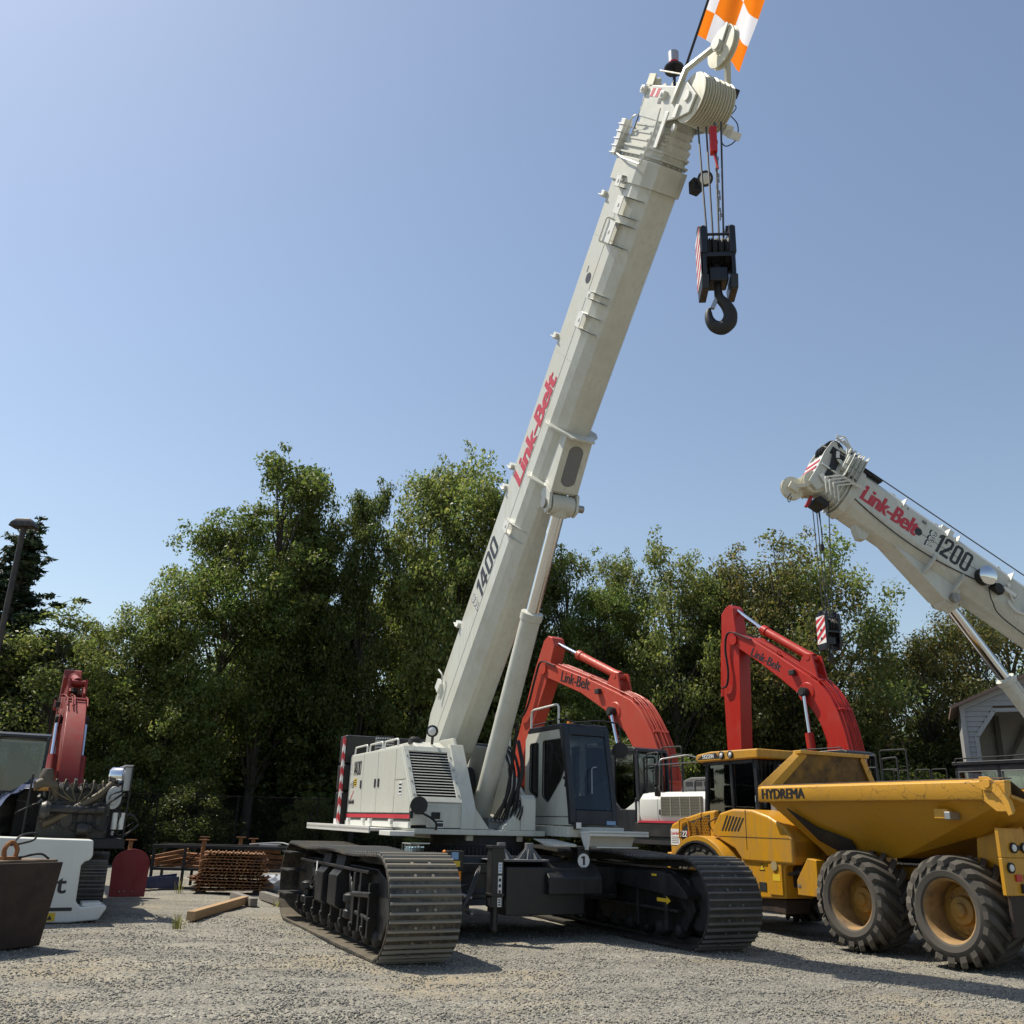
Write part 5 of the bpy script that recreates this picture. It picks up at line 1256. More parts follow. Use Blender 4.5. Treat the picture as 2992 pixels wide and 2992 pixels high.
    t.cyl(Vector(V(b, 0)) - d_ * .02, Vector(V(b, 0)) + d_ * .14, .125, seg=20); t.cyl(Vector(V(c, 0)) - d_ * .12, V(c, 0), .12, seg=20); t.cyl((V(c, 0)[0], -.2, V(c, 0)[2]), (V(c, 0)[0], .2, V(c, 0)[2]), .07)
    t.prism([T((c[0] - .25, c[1] - .55)), T((c[0] + .35, c[1] - .25)), T((c[0] + .1, c[1] + .1)), T((c[0] - .12, c[1] + .06))], 'y', .14, .19)
    t.prism([T((c[0] - .25, c[1] - .55)), T((c[0] + .35, c[1] - .25)), T((c[0] + .1, c[1] + .1)), T((c[0] - .12, c[1] + .06))], 'y', -.19, -.14)
    t.build('arm_cylinder', red, boom)
    t = MB(); t.cyl(V(a, 0), V(b, 0), .052, seg=14); t.build('arm_rod', CHROME, boom)
    a, b, c = D['lift']
    for s in (-1, 1):
        s *= bw / .25
        t = MB(); t.cyl(V(a, s * .36), V(b, s * .36), .05, seg=14); t.build('lift_rod', CHROME, boom)
        t = MB(); t.cyl(V(b, s * .36), (c[0], s * .36, c[1]), .10, seg=18); t.cyl((c[0], s * .30, c[1]), (c[0], s * .44, c[1]), .11); t.build('lift_cylinder', red, boom)
        t = MB(); t.cyl(V(a, s * .24), V(a, s * .44), .075, seg=16); t.cyl(V(a, s * .28), V(a, s * .42), .11, seg=16); t.build('cylinder_pin', BLACKM, boom)
    t = MB(); t.lathe(V(D['lift'][0], .25), (0, 1, 0), [(.24, 0), (.22, .02), (.12, .02)], 24); t.build('boss', red, boom)
    # stick
    st = MB(); st.prism([T(p) for p in D['stick']], 'y', -.20, .20); sto = st.build('stick', red, P, .02)
    t = MB(); pv = T(D['piv'])
    for s in (-1, 1): t.cyl((pv[0], s * .2, pv[1]), (pv[0], s * .30, pv[1]), .13, seg=20)
    t.build('stick_pin', red, sto)
    h = MB()
    for s in (-1, 1):
        for k in range(2):
            q = [up[1], (D['piv'][0] + .1, D['piv'][1] + .22), (D['piv'][0] + .28, D['piv'][1] - .15), (D['piv'][0] + .22, D['piv'][1] - .8), (D['piv'][0] + .30, D['piv'][1] - 1.15), (D['piv'][0] + .48, D['piv'][1] - 1.2)]
            if D is EX1: q = [(p[0] + max(0, (D['piv'][1] - p[1])) * .55, p[1]) for p in q]
            h.tube(smoothpts([V(p, s * (.27 + .035 * k)) for p in q], 5), .017, 6)
    build_each(h, 'hydraulic_hose', RUBBER, sto)
    # bucket cylinder on the outside of the stick
    s0, s1 = D['stick'][4], D['stick'][6]
    t = MB(); t.cyl(V((s0[0] + .14, s0[1] - .7), 0), V((s1[0] + .18, s1[1]), 0), .085, seg=16); t.build('bucket_cylinder', red, sto)
    # bucket resting below
    bx, bz = D['stick'][7]
    if open_engine is False or True:
        bk = MB(); bk.prism([T((bx + .1, bz)), T((bx + .5, bz - .4)), T((bx + .35, bz - 1.1)), T((bx - .3, bz - 1.3)), T((bx - .75, bz - 1.05)), T((bx - .35, bz - .35)), T((bx - .15, bz))], 'y', -.55, .55)
        bk.build('bucket', red if D is EX2 else BLACKM, sto, .03)
    # work lamp and lettering
    q = D['text']
    wl = V((q[1][0] - .45, q[1][1] - .08), .30)
    t = MB(); t.box(wl[0] - .08, wl[0] + .08, .26, .36, wl[2] - .06, wl[2] + .06); t.build('work_lamp', BLACKM, boom, .012)
    o0, o1 = V(q[0], .252), V(q[1], .252)
    rv = Vector(o1) - Vector(o0); uv = Vector((rv.z, 0, -rv.x)) if rv.x > 0 else Vector((rv.z, 0, -rv.x))
    if uv.z < 0: uv = -uv
    lettering('maker_lettering', 'Link-Belt', o0, rv, uv, rv.length, q[2], BLKTXT, boom, .0, 0, .004, fat=.008)
    # undercarriage slews under the house; the upper works sit a little lower on a bigger machine
    dz = 1.65 * (k - 1) / k
    for o in list(P.children):
        if o in lower:
            o.scale.z = 1 - dz / 1.1
            o.matrix_local = Matrix.Translation((-1.35, uy, 0)) @ Matrix.Rotation(slew, 4, 'Z') @ Matrix.Translation((1.35, 0, 0)) @ Matrix.Diagonal((1, 1, 1 - dz / 1.1, 1))
        else: o.location.z -= dz
    return P

EXSHOE = shoemat('excavator_shoe', .35); EXRIB = shoemat('excavator_rib', .4, (.075, .073, .07))

def engine_parts(P):
    """exposed diesel engine of the stripped excavator (local, behind the boom)"""
    Sy = Matrix.Diagonal((1, .66, 1, 1))
    e = MB(Sy)
    e.box(-3.2, -2.5, -.9, .75, 1.2, 1.78); e.box(-3.1, -2.6, -.75, .55, 1.78, 1.98)
    for k in range(6): e.box(-3.12, -2.6, -.72 + k * .22, -.58 + k * .22, 1.98, 2.08)
    e.cyl((-3.3, .1, 1.5), (-3.22, .1, 1.5), .14, seg=24); e.cyl((-3.3, -.45, 1.35), (-3.22, -.45, 1.35), .11, seg=24)
    for k in range(6):                                                # injectors, exhaust ports, head bolts in a row
        y = -.66 + k * .22
        e.cyl((-3.0, y, 1.98), (-3.0, y, 2.13), .045, seg=12); e.cyl((-3.15, y, 1.72), (-3.28, y, 1.66), .055, seg=12); e.box(-3.24, -3.18, y - .07, y + .07, 1.40, 1.60)
    e.tube([(-3.29, -.75, 1.65), (-3.30, .55, 1.65)], .075, 12); e.lathe((-3.42, .62, 1.62), (0, 1, 0), [(.02, -.12), (.13, -.11), (.16, 0), (.13, .11), (.02, .12)], 20)
    e.lathe((-3.30, -.30, 1.34), (0, 1, 0), [(.02, -.14), (.11, -.13), (.12, .0), (.11, .13), (.02, .14)], 18)
    eo = e.build('engine', paint('oily_engine', (.022, .021, .02), .4, (.10, .08, .05), .5, 6), P, .012)
    for k in range(6):
        y = -.66 + k * .22
        m = MB(Sy); m.tube(smoothpts([(-3.0, y, 2.13), (-3.16, y + .03, 2.12), (-3.26, y + .06, 1.95), (-3.27, -.2 + .05 * k, 1.78)], 6), .011, 6); m.build('fuel_pipe', plain('zinc_pipe', (.16, .13, .07), .5, .5) if k == 0 else bpy.data.materials['zinc_pipe'], eo)
    m = MB(Sy); m.tube([(-3.36, -.55, 1.75), (-3.36, -.55, 1.30), (-3.36, -.2, 1.25), (-3.36, -.1, 1.62), (-3.36, -.55, 1.75)], .016, 6); m.build('drive_belt', RUBBER, eo)
    m = MB(Sy); m.lathe((-2.95, -1.02, 2.22), (-.3, -1, 0), [(.01, -.26), (.11, -.24), (.155, -.17), (.155, .10), (.11, .17), (.01, .19)], 28); m.build('silver_muffler', CHROME, eo)
    m = MB(Sy); m.box(-3.15, -2.5, -1.30, -1.14, 1.98, 2.38); m.box(-3.2, -2.4, -1.32, -1.1, 2.38, 2.41); m.cyl((-3.2, -.95, 1.86), (-3.05, -.95, 1.86), .19, seg=28); m.cyl((-3.22, -.95, 1.86), (-3.2, -.95, 1.86), .12, seg=24)
    m.build('radiator_box', GALV, eo, .01)
    m = MB(Sy)
    m.tube(smoothpts([(-3.25, .95, 2.0), (-3.2, .75, 2.06), (-3.15, .5, 2.0), (-3.1, .4, 1.8)]), .085, 14); m.tube(smoothpts([(-3.0, .45, 2.0), (-2.95, .2, 2.02), (-3.0, .0, 1.85)]), .06, 12)
    m.tube(smoothpts([(-3.2, .6, 1.4), (-3.25, .1, 1.6), (-3.2, -.5, 1.85), (-3.0, -.9, 2.1)]), .07, 12)
    m.build('intake_pipe', paint('old_hose', (.10, .08, .05), .6, (.2, .15, .08), .5, 6), eo)
    m = MB(Sy); m.lathe((-3.1, .7, 2.15), (0, .0, 1), [(.02, -.13), (.16, -.12), (.18, .02), (.12, .14), (.02, .15)], 20); m.build('air_filter', paint('filter_brown', (.07, .055, .035), .5), eo)
    m = MB(Sy); m.cyl((-3.2, .95, 1.98), (-3.2, .62, 1.98), .05, seg=12); m.build('yellow_pipe', plain('ochre', (.4, .2, .05), .5), eo)
    m = MB(Sy)
    for y in (-1.05, -1.22):
        m.cyl((-3.2, y, 1.35), (-3.2, y, 1.62), .07, seg=16)
    build_each(m, 'filter_can', WHITE2, eo)
    rnd = random.Random(11); m = MB(Sy)
    for k in range(34):
        p0 = Vector((-3.2 + rnd.random() * .25, rnd.uniform(-1.2, .9), rnd.uniform(1.25, 2.0))); p1 = p0 + Vector((rnd.uniform(-.1, .1), rnd.uniform(-.7, .7), rnd.uniform(-.3, .35)))
        mid = (p0 + p1) / 2 + Vector((-.12, rnd.uniform(-.15, .15), rnd.uniform(-.2, .15)))
        m.tube(smoothpts([p0, mid, p1], 5), rnd.choice((.009, .014, .022)), 6)
    build_each(m, 'wiring_loom', RUBBER, eo)
    m = MB(Sy)
    for k in range(30):
        p0 = Vector((-3.22 + rnd.random() * .1, rnd.uniform(-1.25, .8), rnd.uniform(1.25, 2.2)))
        m.obox(tuple(p0), rnd.uniform(.03, .08), rnd.uniform(.03, .10), rnd.uniform(.03, .10), (rnd.random(), rnd.random(), rnd.random()))
    build_each(m, 'engine_fitting', STEEL, eo)
    m = MB(Sy)
    m.box(-3.25, -3.2, -1.32, -1.28, 1.2, 2.4); m.box(-3.25, -3.2, 1.0, 1.05, 1.2, 2.2); m.box(-3.25, -2.2, -1.34, -1.3, 1.9, 1.95)
    m.box(-2.5, -.9, -1.28, -.5, 1.2, 1.9); m.box(-2.5, -1.1, .5, 1.25, 1.2, 1.95)
    m.build('body_frame', BLACKM, P, .01)
    # blue tarpaulin slung over the left side
    g = MB(); rows = []
    for i in range(15):
        u = i / 14; ring = []
        for j in range(19):
            v = j / 18
            yv = .55 + v * 1.1
            zz = 2.16 - 1.0 * v ** 1.4 + .035 * math.sin(u * 9 + v * 17) + .03 * math.sin(v * 31 + u * 3)
            ring.append((-1.0 - u * 2.1 + .05 * math.sin(v * 9), yv + .03 * math.sin(u * 14), zz - .12 * u))
        rows.append(ring)
    g.loft(rows, cap=False, closed=False)
    to = g.build('tarpaulin', paint('blue_tarp', (.012, .022, .07), .35, (.05, .06, .09), .3, 3), P)
    s = to.modifiers.new('t', 'SOLIDIFY'); s.thickness = .006

def build_cab_machine():
    """dark machine whose cab shows above the tipper's tail"""
    P = machine('crawler_loader', 14.7, 27.3, 208, 'black cabbed crawler machine showing only its cab and roof rail above the dump truck tail', 'loader')
    P.scale = (1.16, 1.16, 1.06)
    for s in (-1, 1):
        tmp = track_shoes(1.4, .45, s * 1.0 - .28, s * 1.0 + .28, .19, .025, (.25, .8), bolts=False)
        so = tmp.build('crawler_track', EXSHOE, P, smooth=False); tmp.ribs.build('grouser_bar', EXRIB, so, smooth=False)
        f = MB(); f.box(-1.4, 1.4, s * 1.0 - .2, s * 1.0 + .2, .2, .7); f.build('track_frame', BLACKM, so)
    b = MB(); b.box(-2.0, 1.9, -.72, .72, .5, 1.75); b.box(-1.5, 1.6, -1.1, 1.1, .95, 1.2); b.build('body', BLACK, P, .03)
    h = MB(); h.prism([(1.0, 1.7), (3.1, 1.7), (3.2, 2.5), (3.1, 2.86), (1.0, 2.92)], 'y', -.75, .75); ho = h.build('engine_hood', paint('hood_blue_grey', (.06, .065, .075), .35), P, .04)
    v = MB(); v.box(2.2, 3.0, .75, .757, 2.5, 2.8); v.build('vent', BLACKM, ho)
    cab = empty('cab'); cab.parent = P
    f = MB()
    y0, y1 = -.85, .85
    for y in (y0, y1 - .07):
        for x in (-1.35, -.35, .82): f.box(x, x + .10, y, y + .07, 1.75, 3.36)
        f.box(-1.35, .92, y, y + .07, 3.20, 3.36); f.box(-1.35, .92, y, y + .07, 1.75, 2.35)
    for x in (-1.35, .85): f.box(x, x + .07, y0, y1, 3.2, 3.36); f.box(x, x + .07, y0, y1, 1.75, 2.3)
    f.box(-1.4, .97, y0 - .03, y1 + .03, 3.36, 3.46); f.build('cab_frame', NAVY, cab, .02)
    for y in (y0 + .03, y1 - .035):
        g = MB(); g.box(-1.25, -.35, y, y + .006, 2.35, 3.2); g.box(-.25, .82, y, y + .006, 2.35, 3.2); build_each(g, 'side_window', GLASS, cab, 0, False)
    g = MB()
    for x0, x1 in ((-1.24, -.36), (-.24, .81)):
        g.tube([(x0, y1, 2.36), (x0, y1, 3.19), (x1, y1, 3.19), (x1, y1, 2.36), (x0, y1, 2.36)], .014, 6)
    g.build('window_seal', GALV, cab)
    se = MB(); se.box(-.6, -.1, -.25, .25, 1.9, 2.4); se.box(-.7, -.55, -.22, .22, 2.4, 3.0); se.build('seat', SEAT, cab, .03)
    rail([(.85, .88, 3.46), (.85, .88, 3.54), (-1.3, .88, 3.56), (-1.35, .88, 3.46)], .018, BLACKM, cab, 'roof_rail')
    for x in (2.9, 2.2, 1.7): rail([(x, .72, 2.8), (x, .72, 3.3), (x - .45, .72, 3.3), (x - .45, .72, 2.85)], .018, BLACKM, P, 'handrail')
    return P
# ------------------------------------------------------------------ second crane on the right
def build_crane2():
    P = machine('telescopic_crane', 14.6, 19.43, -78, 'off white crane whose boom reaches in from the right, high above the dump truck', 'crane')
    e = R(31.1)
    # boom frame: origin at the head point, +t towards the tip
    rot = Matrix.Rotation(R(-78 - 90), 4, 'Z'); Mi = (Matrix.Translation((14.6, 19.43, 0)) @ rot).inverted()
    A = Mi @ Vector((6.52, 17.70, 8.60))
    A.y = 0
    u = Vector((math.cos(e), 0, math.sin(e))); n = Vector((-math.sin(e), 0, math.cos(e)))
    Mx = Matrix(((u.x, 0, n.x, A.x), (0, 1, 0, 0), (u.z, 0, n.z, A.z), (0, 0, 0, 1)))
    yoff = 0
    boom = empty('boom'); boom.parent = P
    W_, T_, LD, WF, BT = .37, .52, -.22, .2, -.52
    b = MB(Mx); b.loft([section(-12.2, W_, T_ - .1, LD, WF, BT + .1, .14), section(-11.5, W_, T_, LD, WF, BT, .14), section(-.45, W_, T_, LD, WF, BT, .14)])
    b.loft([section(-.62, W_ + .03, T_ + .03, LD, WF + .03, BT - .04, .14), section(-.45, W_ + .03, T_ + .03, LD, WF + .03, BT - .04, .14)])
    b.build('base_section', WHITE, boom, .006, ang=8)
    for k in range(4):
        f = 1 - .055 * (k + 1); t = -.45 + .10 * k
        c = MB(Mx); c.loft([section(t, W_ * f, T_ * f, LD * f, WF * f, BT * f, .1), section(t + .3, W_ * f, T_ * f, LD * f, WF * f, BT * f, .1)])
        c.loft([section(t + .05, W_ * f + .06, T_ * f + .05, LD * f, WF * f + .06, BT * f - .05, .1), section(t + .075, W_ * f + .06, T_ * f + .05, LD * f, WF * f + .06, BT * f - .05, .1)])
        c.box(t - .02, t + .09, W_ - .02, W_ + .12, .12 + .02 * k, .62 - .02 * k)
        c.box(t - .01, t + .0, W_ + .02, W_ + .2, .0, .7 - .03 * k); c.cyl((t + .04, W_ + .12, .5), (t + .04, W_ + .12, .3), .03)
        c.box(t + .02, t + .08, -.3, .3, .55, .70 - .02 * k); c.box(t + .03, t + .07, .15, .38, .60, .80)
        c.build('inner_section', WHITE, boom, .004, ang=8)
        rail([Mx @ Vector(v) for v in [(t - .25, W_ + .12, .05), (t + .05, W_ + .12, -.02), (t + .3, W_ + .1, -.25), (t + .12, W_ + .08, -.52)]], .016, WHITE2, boom, 'guard_bar', .03)
    head = empty('boom_head'); head.parent = P
    h = MB(Mx)
    for y in (-.30, .27): h.prism([(-.02, .40), (.10, .62), (.22, .74), (.32, .70), (.36, .40), (.34, -.02), (.36, -.42), (.12, -.50), (.02, -.3)], 'y', y, y + .035)
    h.box(-.05, .3, -.27, .27, -.2, .6); h.box(.2, .3, -.3, .3, .6, .74); h.box(-.3, .1, -.25, .25, .66, .74); h.tube([(-.5, .2, .74), (.1, .26, .92), (.2, .1, .8)], .02); h.tube([(-.2, .36, .2), (.0, .38, .75), (.3, .36, .80)], .025)
    h.build('head_plates', WHITE, head, .008)
    s_ = MB(Mx)
    s_.box(-.3, .12, .27, .36, .35, .52); s_.box(-.55, -.1, .1, .3, .68, .76); s_.box(-.75, -.3, .28, .34, .52, .58); s_.box(-1.0, -.5, .2, .34, .54, .60); s_.prism([(.0, .1), (.15, .5), (.22, .5), (.1, .05)], 'y', .31, .35); s_.tube([(-.6, .36, .3), (-.2, .38, .55), (.1, .38, .35)], .012)
    s_.build('head_fitting', BLACKM, head, .006)
    for k in range(4):
        s2 = MB(Mx); y = -.2 + k * .11
        s2.lathe((.22, y, -.30), (0, 1, 0), [(.05, 0), (.2, 0), (.24, .01), (.2, .04), (.24, .08), (.2, .09), (.05, .09)], 28); s2.build('sheave', CREAM, head)
        s2 = MB(Mx); s2.lathe((.16, y, .62), (0, 1, 0), [(.05, 0), (.2, 0), (.22, .01), (.18, .04), (.22, .08), (.2, .09), (.05, .09)], 28); s2.build('sheave', BLACKM, head)
    l = MB(Mx); l.tube([(.2, .2, -.3), (.36, .2, -.52), (.50, .06, -.60)], .05, 4); l.lathe((.50, -.05, -.62), (0, 1, 0), [(.03, 0), (.2, 0), (.25, .01), (.2, .05), (.25, .09), (.2, .1), (.03, .1)], 32); l.box(.40, .62, -.08, .13, -.70, -.55); l.build('nose_sheave', CREAM, head)
    l = MB(Mx); l.tube(smoothpts([(.5, .1, -.8), (.52, .12, -.95), (.45, .12, -1.0), (.46, .1, -.85)], 6), .01, 6); l.build('sensor_cable', RUBBER, head)
    l = MB(Mx); l.box(.345, .365, -.26, .26, .12, .19); l.box(.35, .37, -.26, .26, -.06, .01); l.build('red_stripe', REDTXT, head)
    l = MB(Mx); l.box(.335, .35, -.28, .28, -.14, .30); l.build('stripe_plate', WHTTXT, head)
    l = MB(Mx); l.box(.04, .10, -.03, .05, -.80, -.52); l.build('rope_socket', REDLENS, head, .01)
    l = MB(Mx); l.box(-.25, .0, -.16, .26, -.68, -.54); l.box(.15, .30, -.22, .22, .34, .58); l.box(-.02, .14, .31, .33, -.10, .34); l.box(.1, .26, .306, .32, .42, .60); build_each(l, 'cavity_shade', BLACKM, head, .01)  # solid black boxes put in as the shade of the head's open hollows
    l = MB(Mx); l.prism([(-.06, .30), (.10, .36), (.16, .52), (.10, .54), (.04, .42), (-.08, .38)], 'y', .34, .37); l.prism([(.0, -.2), (.2, -.12), (.24, -.2), (.06, -.30)], 'y', .33, .36); l.box(-.1, .3, .33, .35, .06, .10); l.tube([(-.3, .2, .8), (.12, .3, .98), (.3, .28, .9)], .016); l.tube([(.12, .3, .98), (.16, .0, 1.0), (.12, -.3, .95)], .016); l.tube([(.36, .3, .5), (.5, .3, .46)], .014); build_each(l, 'head_bracket', WHITE2, head, .004)
    # lettering on the left side: reads from the tip down to the base
    d = lambda v: tuple(Mx.to_3x3() @ Vector(v)); p = lambda v: tuple(Mx @ Vector(v))
    lettering('maker_lettering', 'Link-Belt', p((-.72, W_ + .003, -.13)), d((-1, 0, 0)), d((0, 0, 1)), 1.36, .37, REDTXT, boom, .008, .1, fat=.013)
    block_digits('model_lettering', '1200', p((-2.55, W_ + .002, -.14)), d((-1, 0, 0)), d((0, 0, 1)), .86, .45, BLKTXT, boom, .06)
    lettering('prefix_outline', 'TCC', p((-2.50, W_ + .002, -.16)), d((0, 0, 1)), d((1, 0, 0)), .41, .17, BLKTXT, boom, .05, 0, .002)
    lettering('prefix_lettering', 'TCC', p((-2.485, W_ + .004, -.15)), d((0, 0, 1)), d((1, 0, 0)), .38, .12, WHTTXT, boom, .0, 0, .003)
    o = MB(Mx); o.cyl((-2.12, W_ - .01, .02), (-2.12, W_ + .006, .02), .085, seg=24); o.build('inspection_hole', BLKTXT, boom)
    o = MB(Mx); o.cyl((-1.72, W_ - .01, .34), (-1.72, W_ + .006, .34), .02, seg=12); o.box(-2.2, -2.1, W_ - .01, W_ + .01, .26, .32); o.build('plug', GREY, boom)
    # ring plates, ram bracket, pin
    for t in (-2.64, -3.34):
        r_ = MB(Mx)
        pts = [(W_ + .01, LD + .03), (W_ + .12, LD - .14), (W_ + .04, LD - .34), (.26, BT - .16), (-.26, BT - .16), (-W_ - .04, LD - .34), (-W_ - .12, LD - .14), (-W_ - .01, LD + .03)]
        inner = [(-W_ + .01, LD + .02), (-W_ + .01, LD), (-WF, BT + .03), (WF, BT + .03), (W_ - .01, LD), (W_ - .01, LD + .02)]
        r_.prism(pts + inner, 'x', t, t + .03); r_.build('ring_plate', WHITE, boom, .004)
    bk = MB(Mx); bk.prism([(-1.75, BT + .05), (-3.5, BT + .05), (-3.52, BT - .34), (-3.2, BT - .34)], 'y', -.24, .24); bk.prism([(-.95, BT + .05), (-1.35, BT + .05), (-1.32, BT - .16), (-1.2, BT - .22), (-1.05, BT - .1)], 'y', -.1, .1); bk.build('ram_bracket', WHITE, boom, .01)
    pin = Mx @ Vector((-3.42, 0, BT - .22))
    k = MB(); k.cyl(pin + Vector((0, -.34, 0)), pin + Vector((0, .34, 0)), .10, seg=24); k.build('ram_pin', STEEL, boom)
    dr = Vector((-.60, 0, -.80)).normalized()
    ram = MB(); tl = (pin.z - 1.75) / -dr.z
    ram.cyl(pin + dr * 1.93, pin + dr * tl, .17, seg=32); ram.lathe(pin + dr * 1.90, dr, [(.11, 0), (.19, .01), (.19, .12), (.17, .14)], 32); ram.tube([pin + dr * 2.1 + Vector((-.0, .17, .06)), pin + dr * 3.4 + Vector((0, .18, .06))], .02)
    ro = ram.build('lift_ram', WHITE, P)
    rd = MB(); rd.cyl(pin + dr * .1, pin + dr * 1.95, .115, seg=32); rd.build('ram_rod', CHROME, ro)
    rd = MB(); rd.cyl(pin, pin + dr * .22, .17, .15, 24); rd.cyl(pin + Vector((0, -.2, 0)), pin + Vector((0, .2, 0)), .17, seg=24); rd.build('rod_eye', WHITE, ro)
    # cable reel, angle plate, lugs, cable
    rl = MB(Mx); rl.lathe((-3.72, W_ + .02, -.02), (0, 1, 0), [(.05, 0), (.17, 0), (.17, .16), (.2, .17), (.2, .19), (.15, .225), (.05, .24), (.001, .242)], 32); rl.build('cable_reel', CHROME, boom)
    rl = MB(Mx); rl.cyl((-3.72, W_, -.02), (-3.72, W_ + .17, -.02), .175, seg=24); rl.box(-4.2, -3.95, W_, W_ + .14, -.15, -.02); rl.cyl((-4.05, W_ + .1, -.1), (-4.05, W_ + .18, -.1), .1, seg=18); rl.build('reel_body', BLACKM, boom, .01)
    rl = MB(Mx); rl.box(-4.5, -4.2, W_, W_ + .08, .0, .08); rl.tube([(-4.25, W_ + .05, .12), (-4.5, W_ + .06, -.1), (-4.55, W_ + .06, .06)], .02); rl.cyl((-4.25, W_, .13), (-4.25, W_ + .12, .13), .04, seg=14)
    pts = [(-4.62 + .28 * math.cos(a), W_ + .07, -.02 + .24 * math.sin(a)) for a in np.linspace(-2.6, -.6, 9)]; rl.tube([tuple(q) for q in pts], .025, 6); rl.box(-4.95, -4.82, W_, W_ + .1, -.12, .12); rl.build('angle_plate', WHITE2, boom, .006)
    for t in (-1.6, -2.7, -2.95, -4.3, -5.0):
        q = MB(Mx); q.prism([(t, .46), (t + .3, .46), (t + .22, .62), (t + .16, .62)], 'y', .12, .14); q.box(t, t + .02, W_ - .12, W_ + .06, .3, .5); q.build('edge_lug', WHITE2, boom, .004)
    q = MB(Mx); q.box(-2.9, -2.6, .0, .22, .5, .64); q.build('rope_guide', WHITE2, boom, .006)
    cb = MB(Mx); cb.tube(smoothpts([(-.55, W_ + .01, -.20), (-1.2, W_ - .0, -.29), (-2.0, W_ - .01, -.33), (-2.8, W_ - .0, -.29), (-3.6, W_ + .03, -.17)], 8), .012, 6); cb.tube(smoothpts([(-3.9, W_ + .06, -.15), (-4.1, W_ + .06, -.4), (-4.6, .3, -.5), (-6.5, .26, -.52)], 8), .012, 6); cb.tube([(-2.2, W_ + .006, .02), (-3.6, W_ + .01, .06)], .0035, 5); cb.build('signal_cable', RUBBER, boom)
    r_ = MB(); r_.tube([Mx @ Vector((.2, .05, .84)), Mx @ Vector((-.6, .05, .80)), Mx @ Vector((-12.5, -.1, 1.1))], .013, 6); r_.build('hoist_rope', ROPE, boom)
    # base outside the picture: deck, housing, tracks
    for s in (-1, 1):
        tmp = track_shoes(2.3, .55, s * 1.5 - .4, s * 1.5 + .4, .198, bolts=False); so = tmp.build('crawler_track', EXSHOE, P, smooth=False); tmp.ribs.build('grouser_bar', EXRIB, so, smooth=False)
        f = MB(); f.box(-2.2, 2.2, s * 1.5 - .28, s * 1.5 + .28, .2, .95); f.build('track_frame', BLACK, so, .02)
    c = MB(); c.box(-1.3, 1.0, -1.3, 1.3, .5, 1.1); c.cyl((-.3, 0, 1.1), (-.3, 0, 1.42), .8, seg=32); c.build('carbody', BLACK, P, .02)
    c = MB(); c.box(-4.0, .3, -1.3, 1.3, 1.42, 1.55); c.build('deck', WHITE, P, .02)
    c = MB(); c.prism([(-3.6, 1.55), (.0, 1.55), (-.6, 2.7), (-3.6, 2.7)], 'y', -1.3, -.5); c.build('engine_housing', WHITE, P, .02)
    c = MB(); c.box(-4.5, -3.65, -1.5, 1.5, 1.5, 2.9); c.build('counterweight', BLACK, P, .04)
    ft = Mx @ Vector((-12.0, 0, 0))
    c = MB()
    for y in (-.5, .45): c.prism([(-3.2, 1.55), (-.8, 1.55), (ft.x + .4, ft.z + .2), (ft.x - .3, ft.z + .2)], 'y', y, y + .05)
    rb = pin + dr * tl
    c.box(rb.x - .3, rb.x + .3, -.3, .3, 1.5, 1.85); c.cyl((ft.x, -.5, ft.z), (ft.x, .5, ft.z), .1)
    c.build('boom_pedestal', WHITE, P, .01)
    c = MB(); c.box(-1.2, .4, .75, 1.6, 1.55, 3.1); c.build('cab', WHITE, P, .06)
    return P

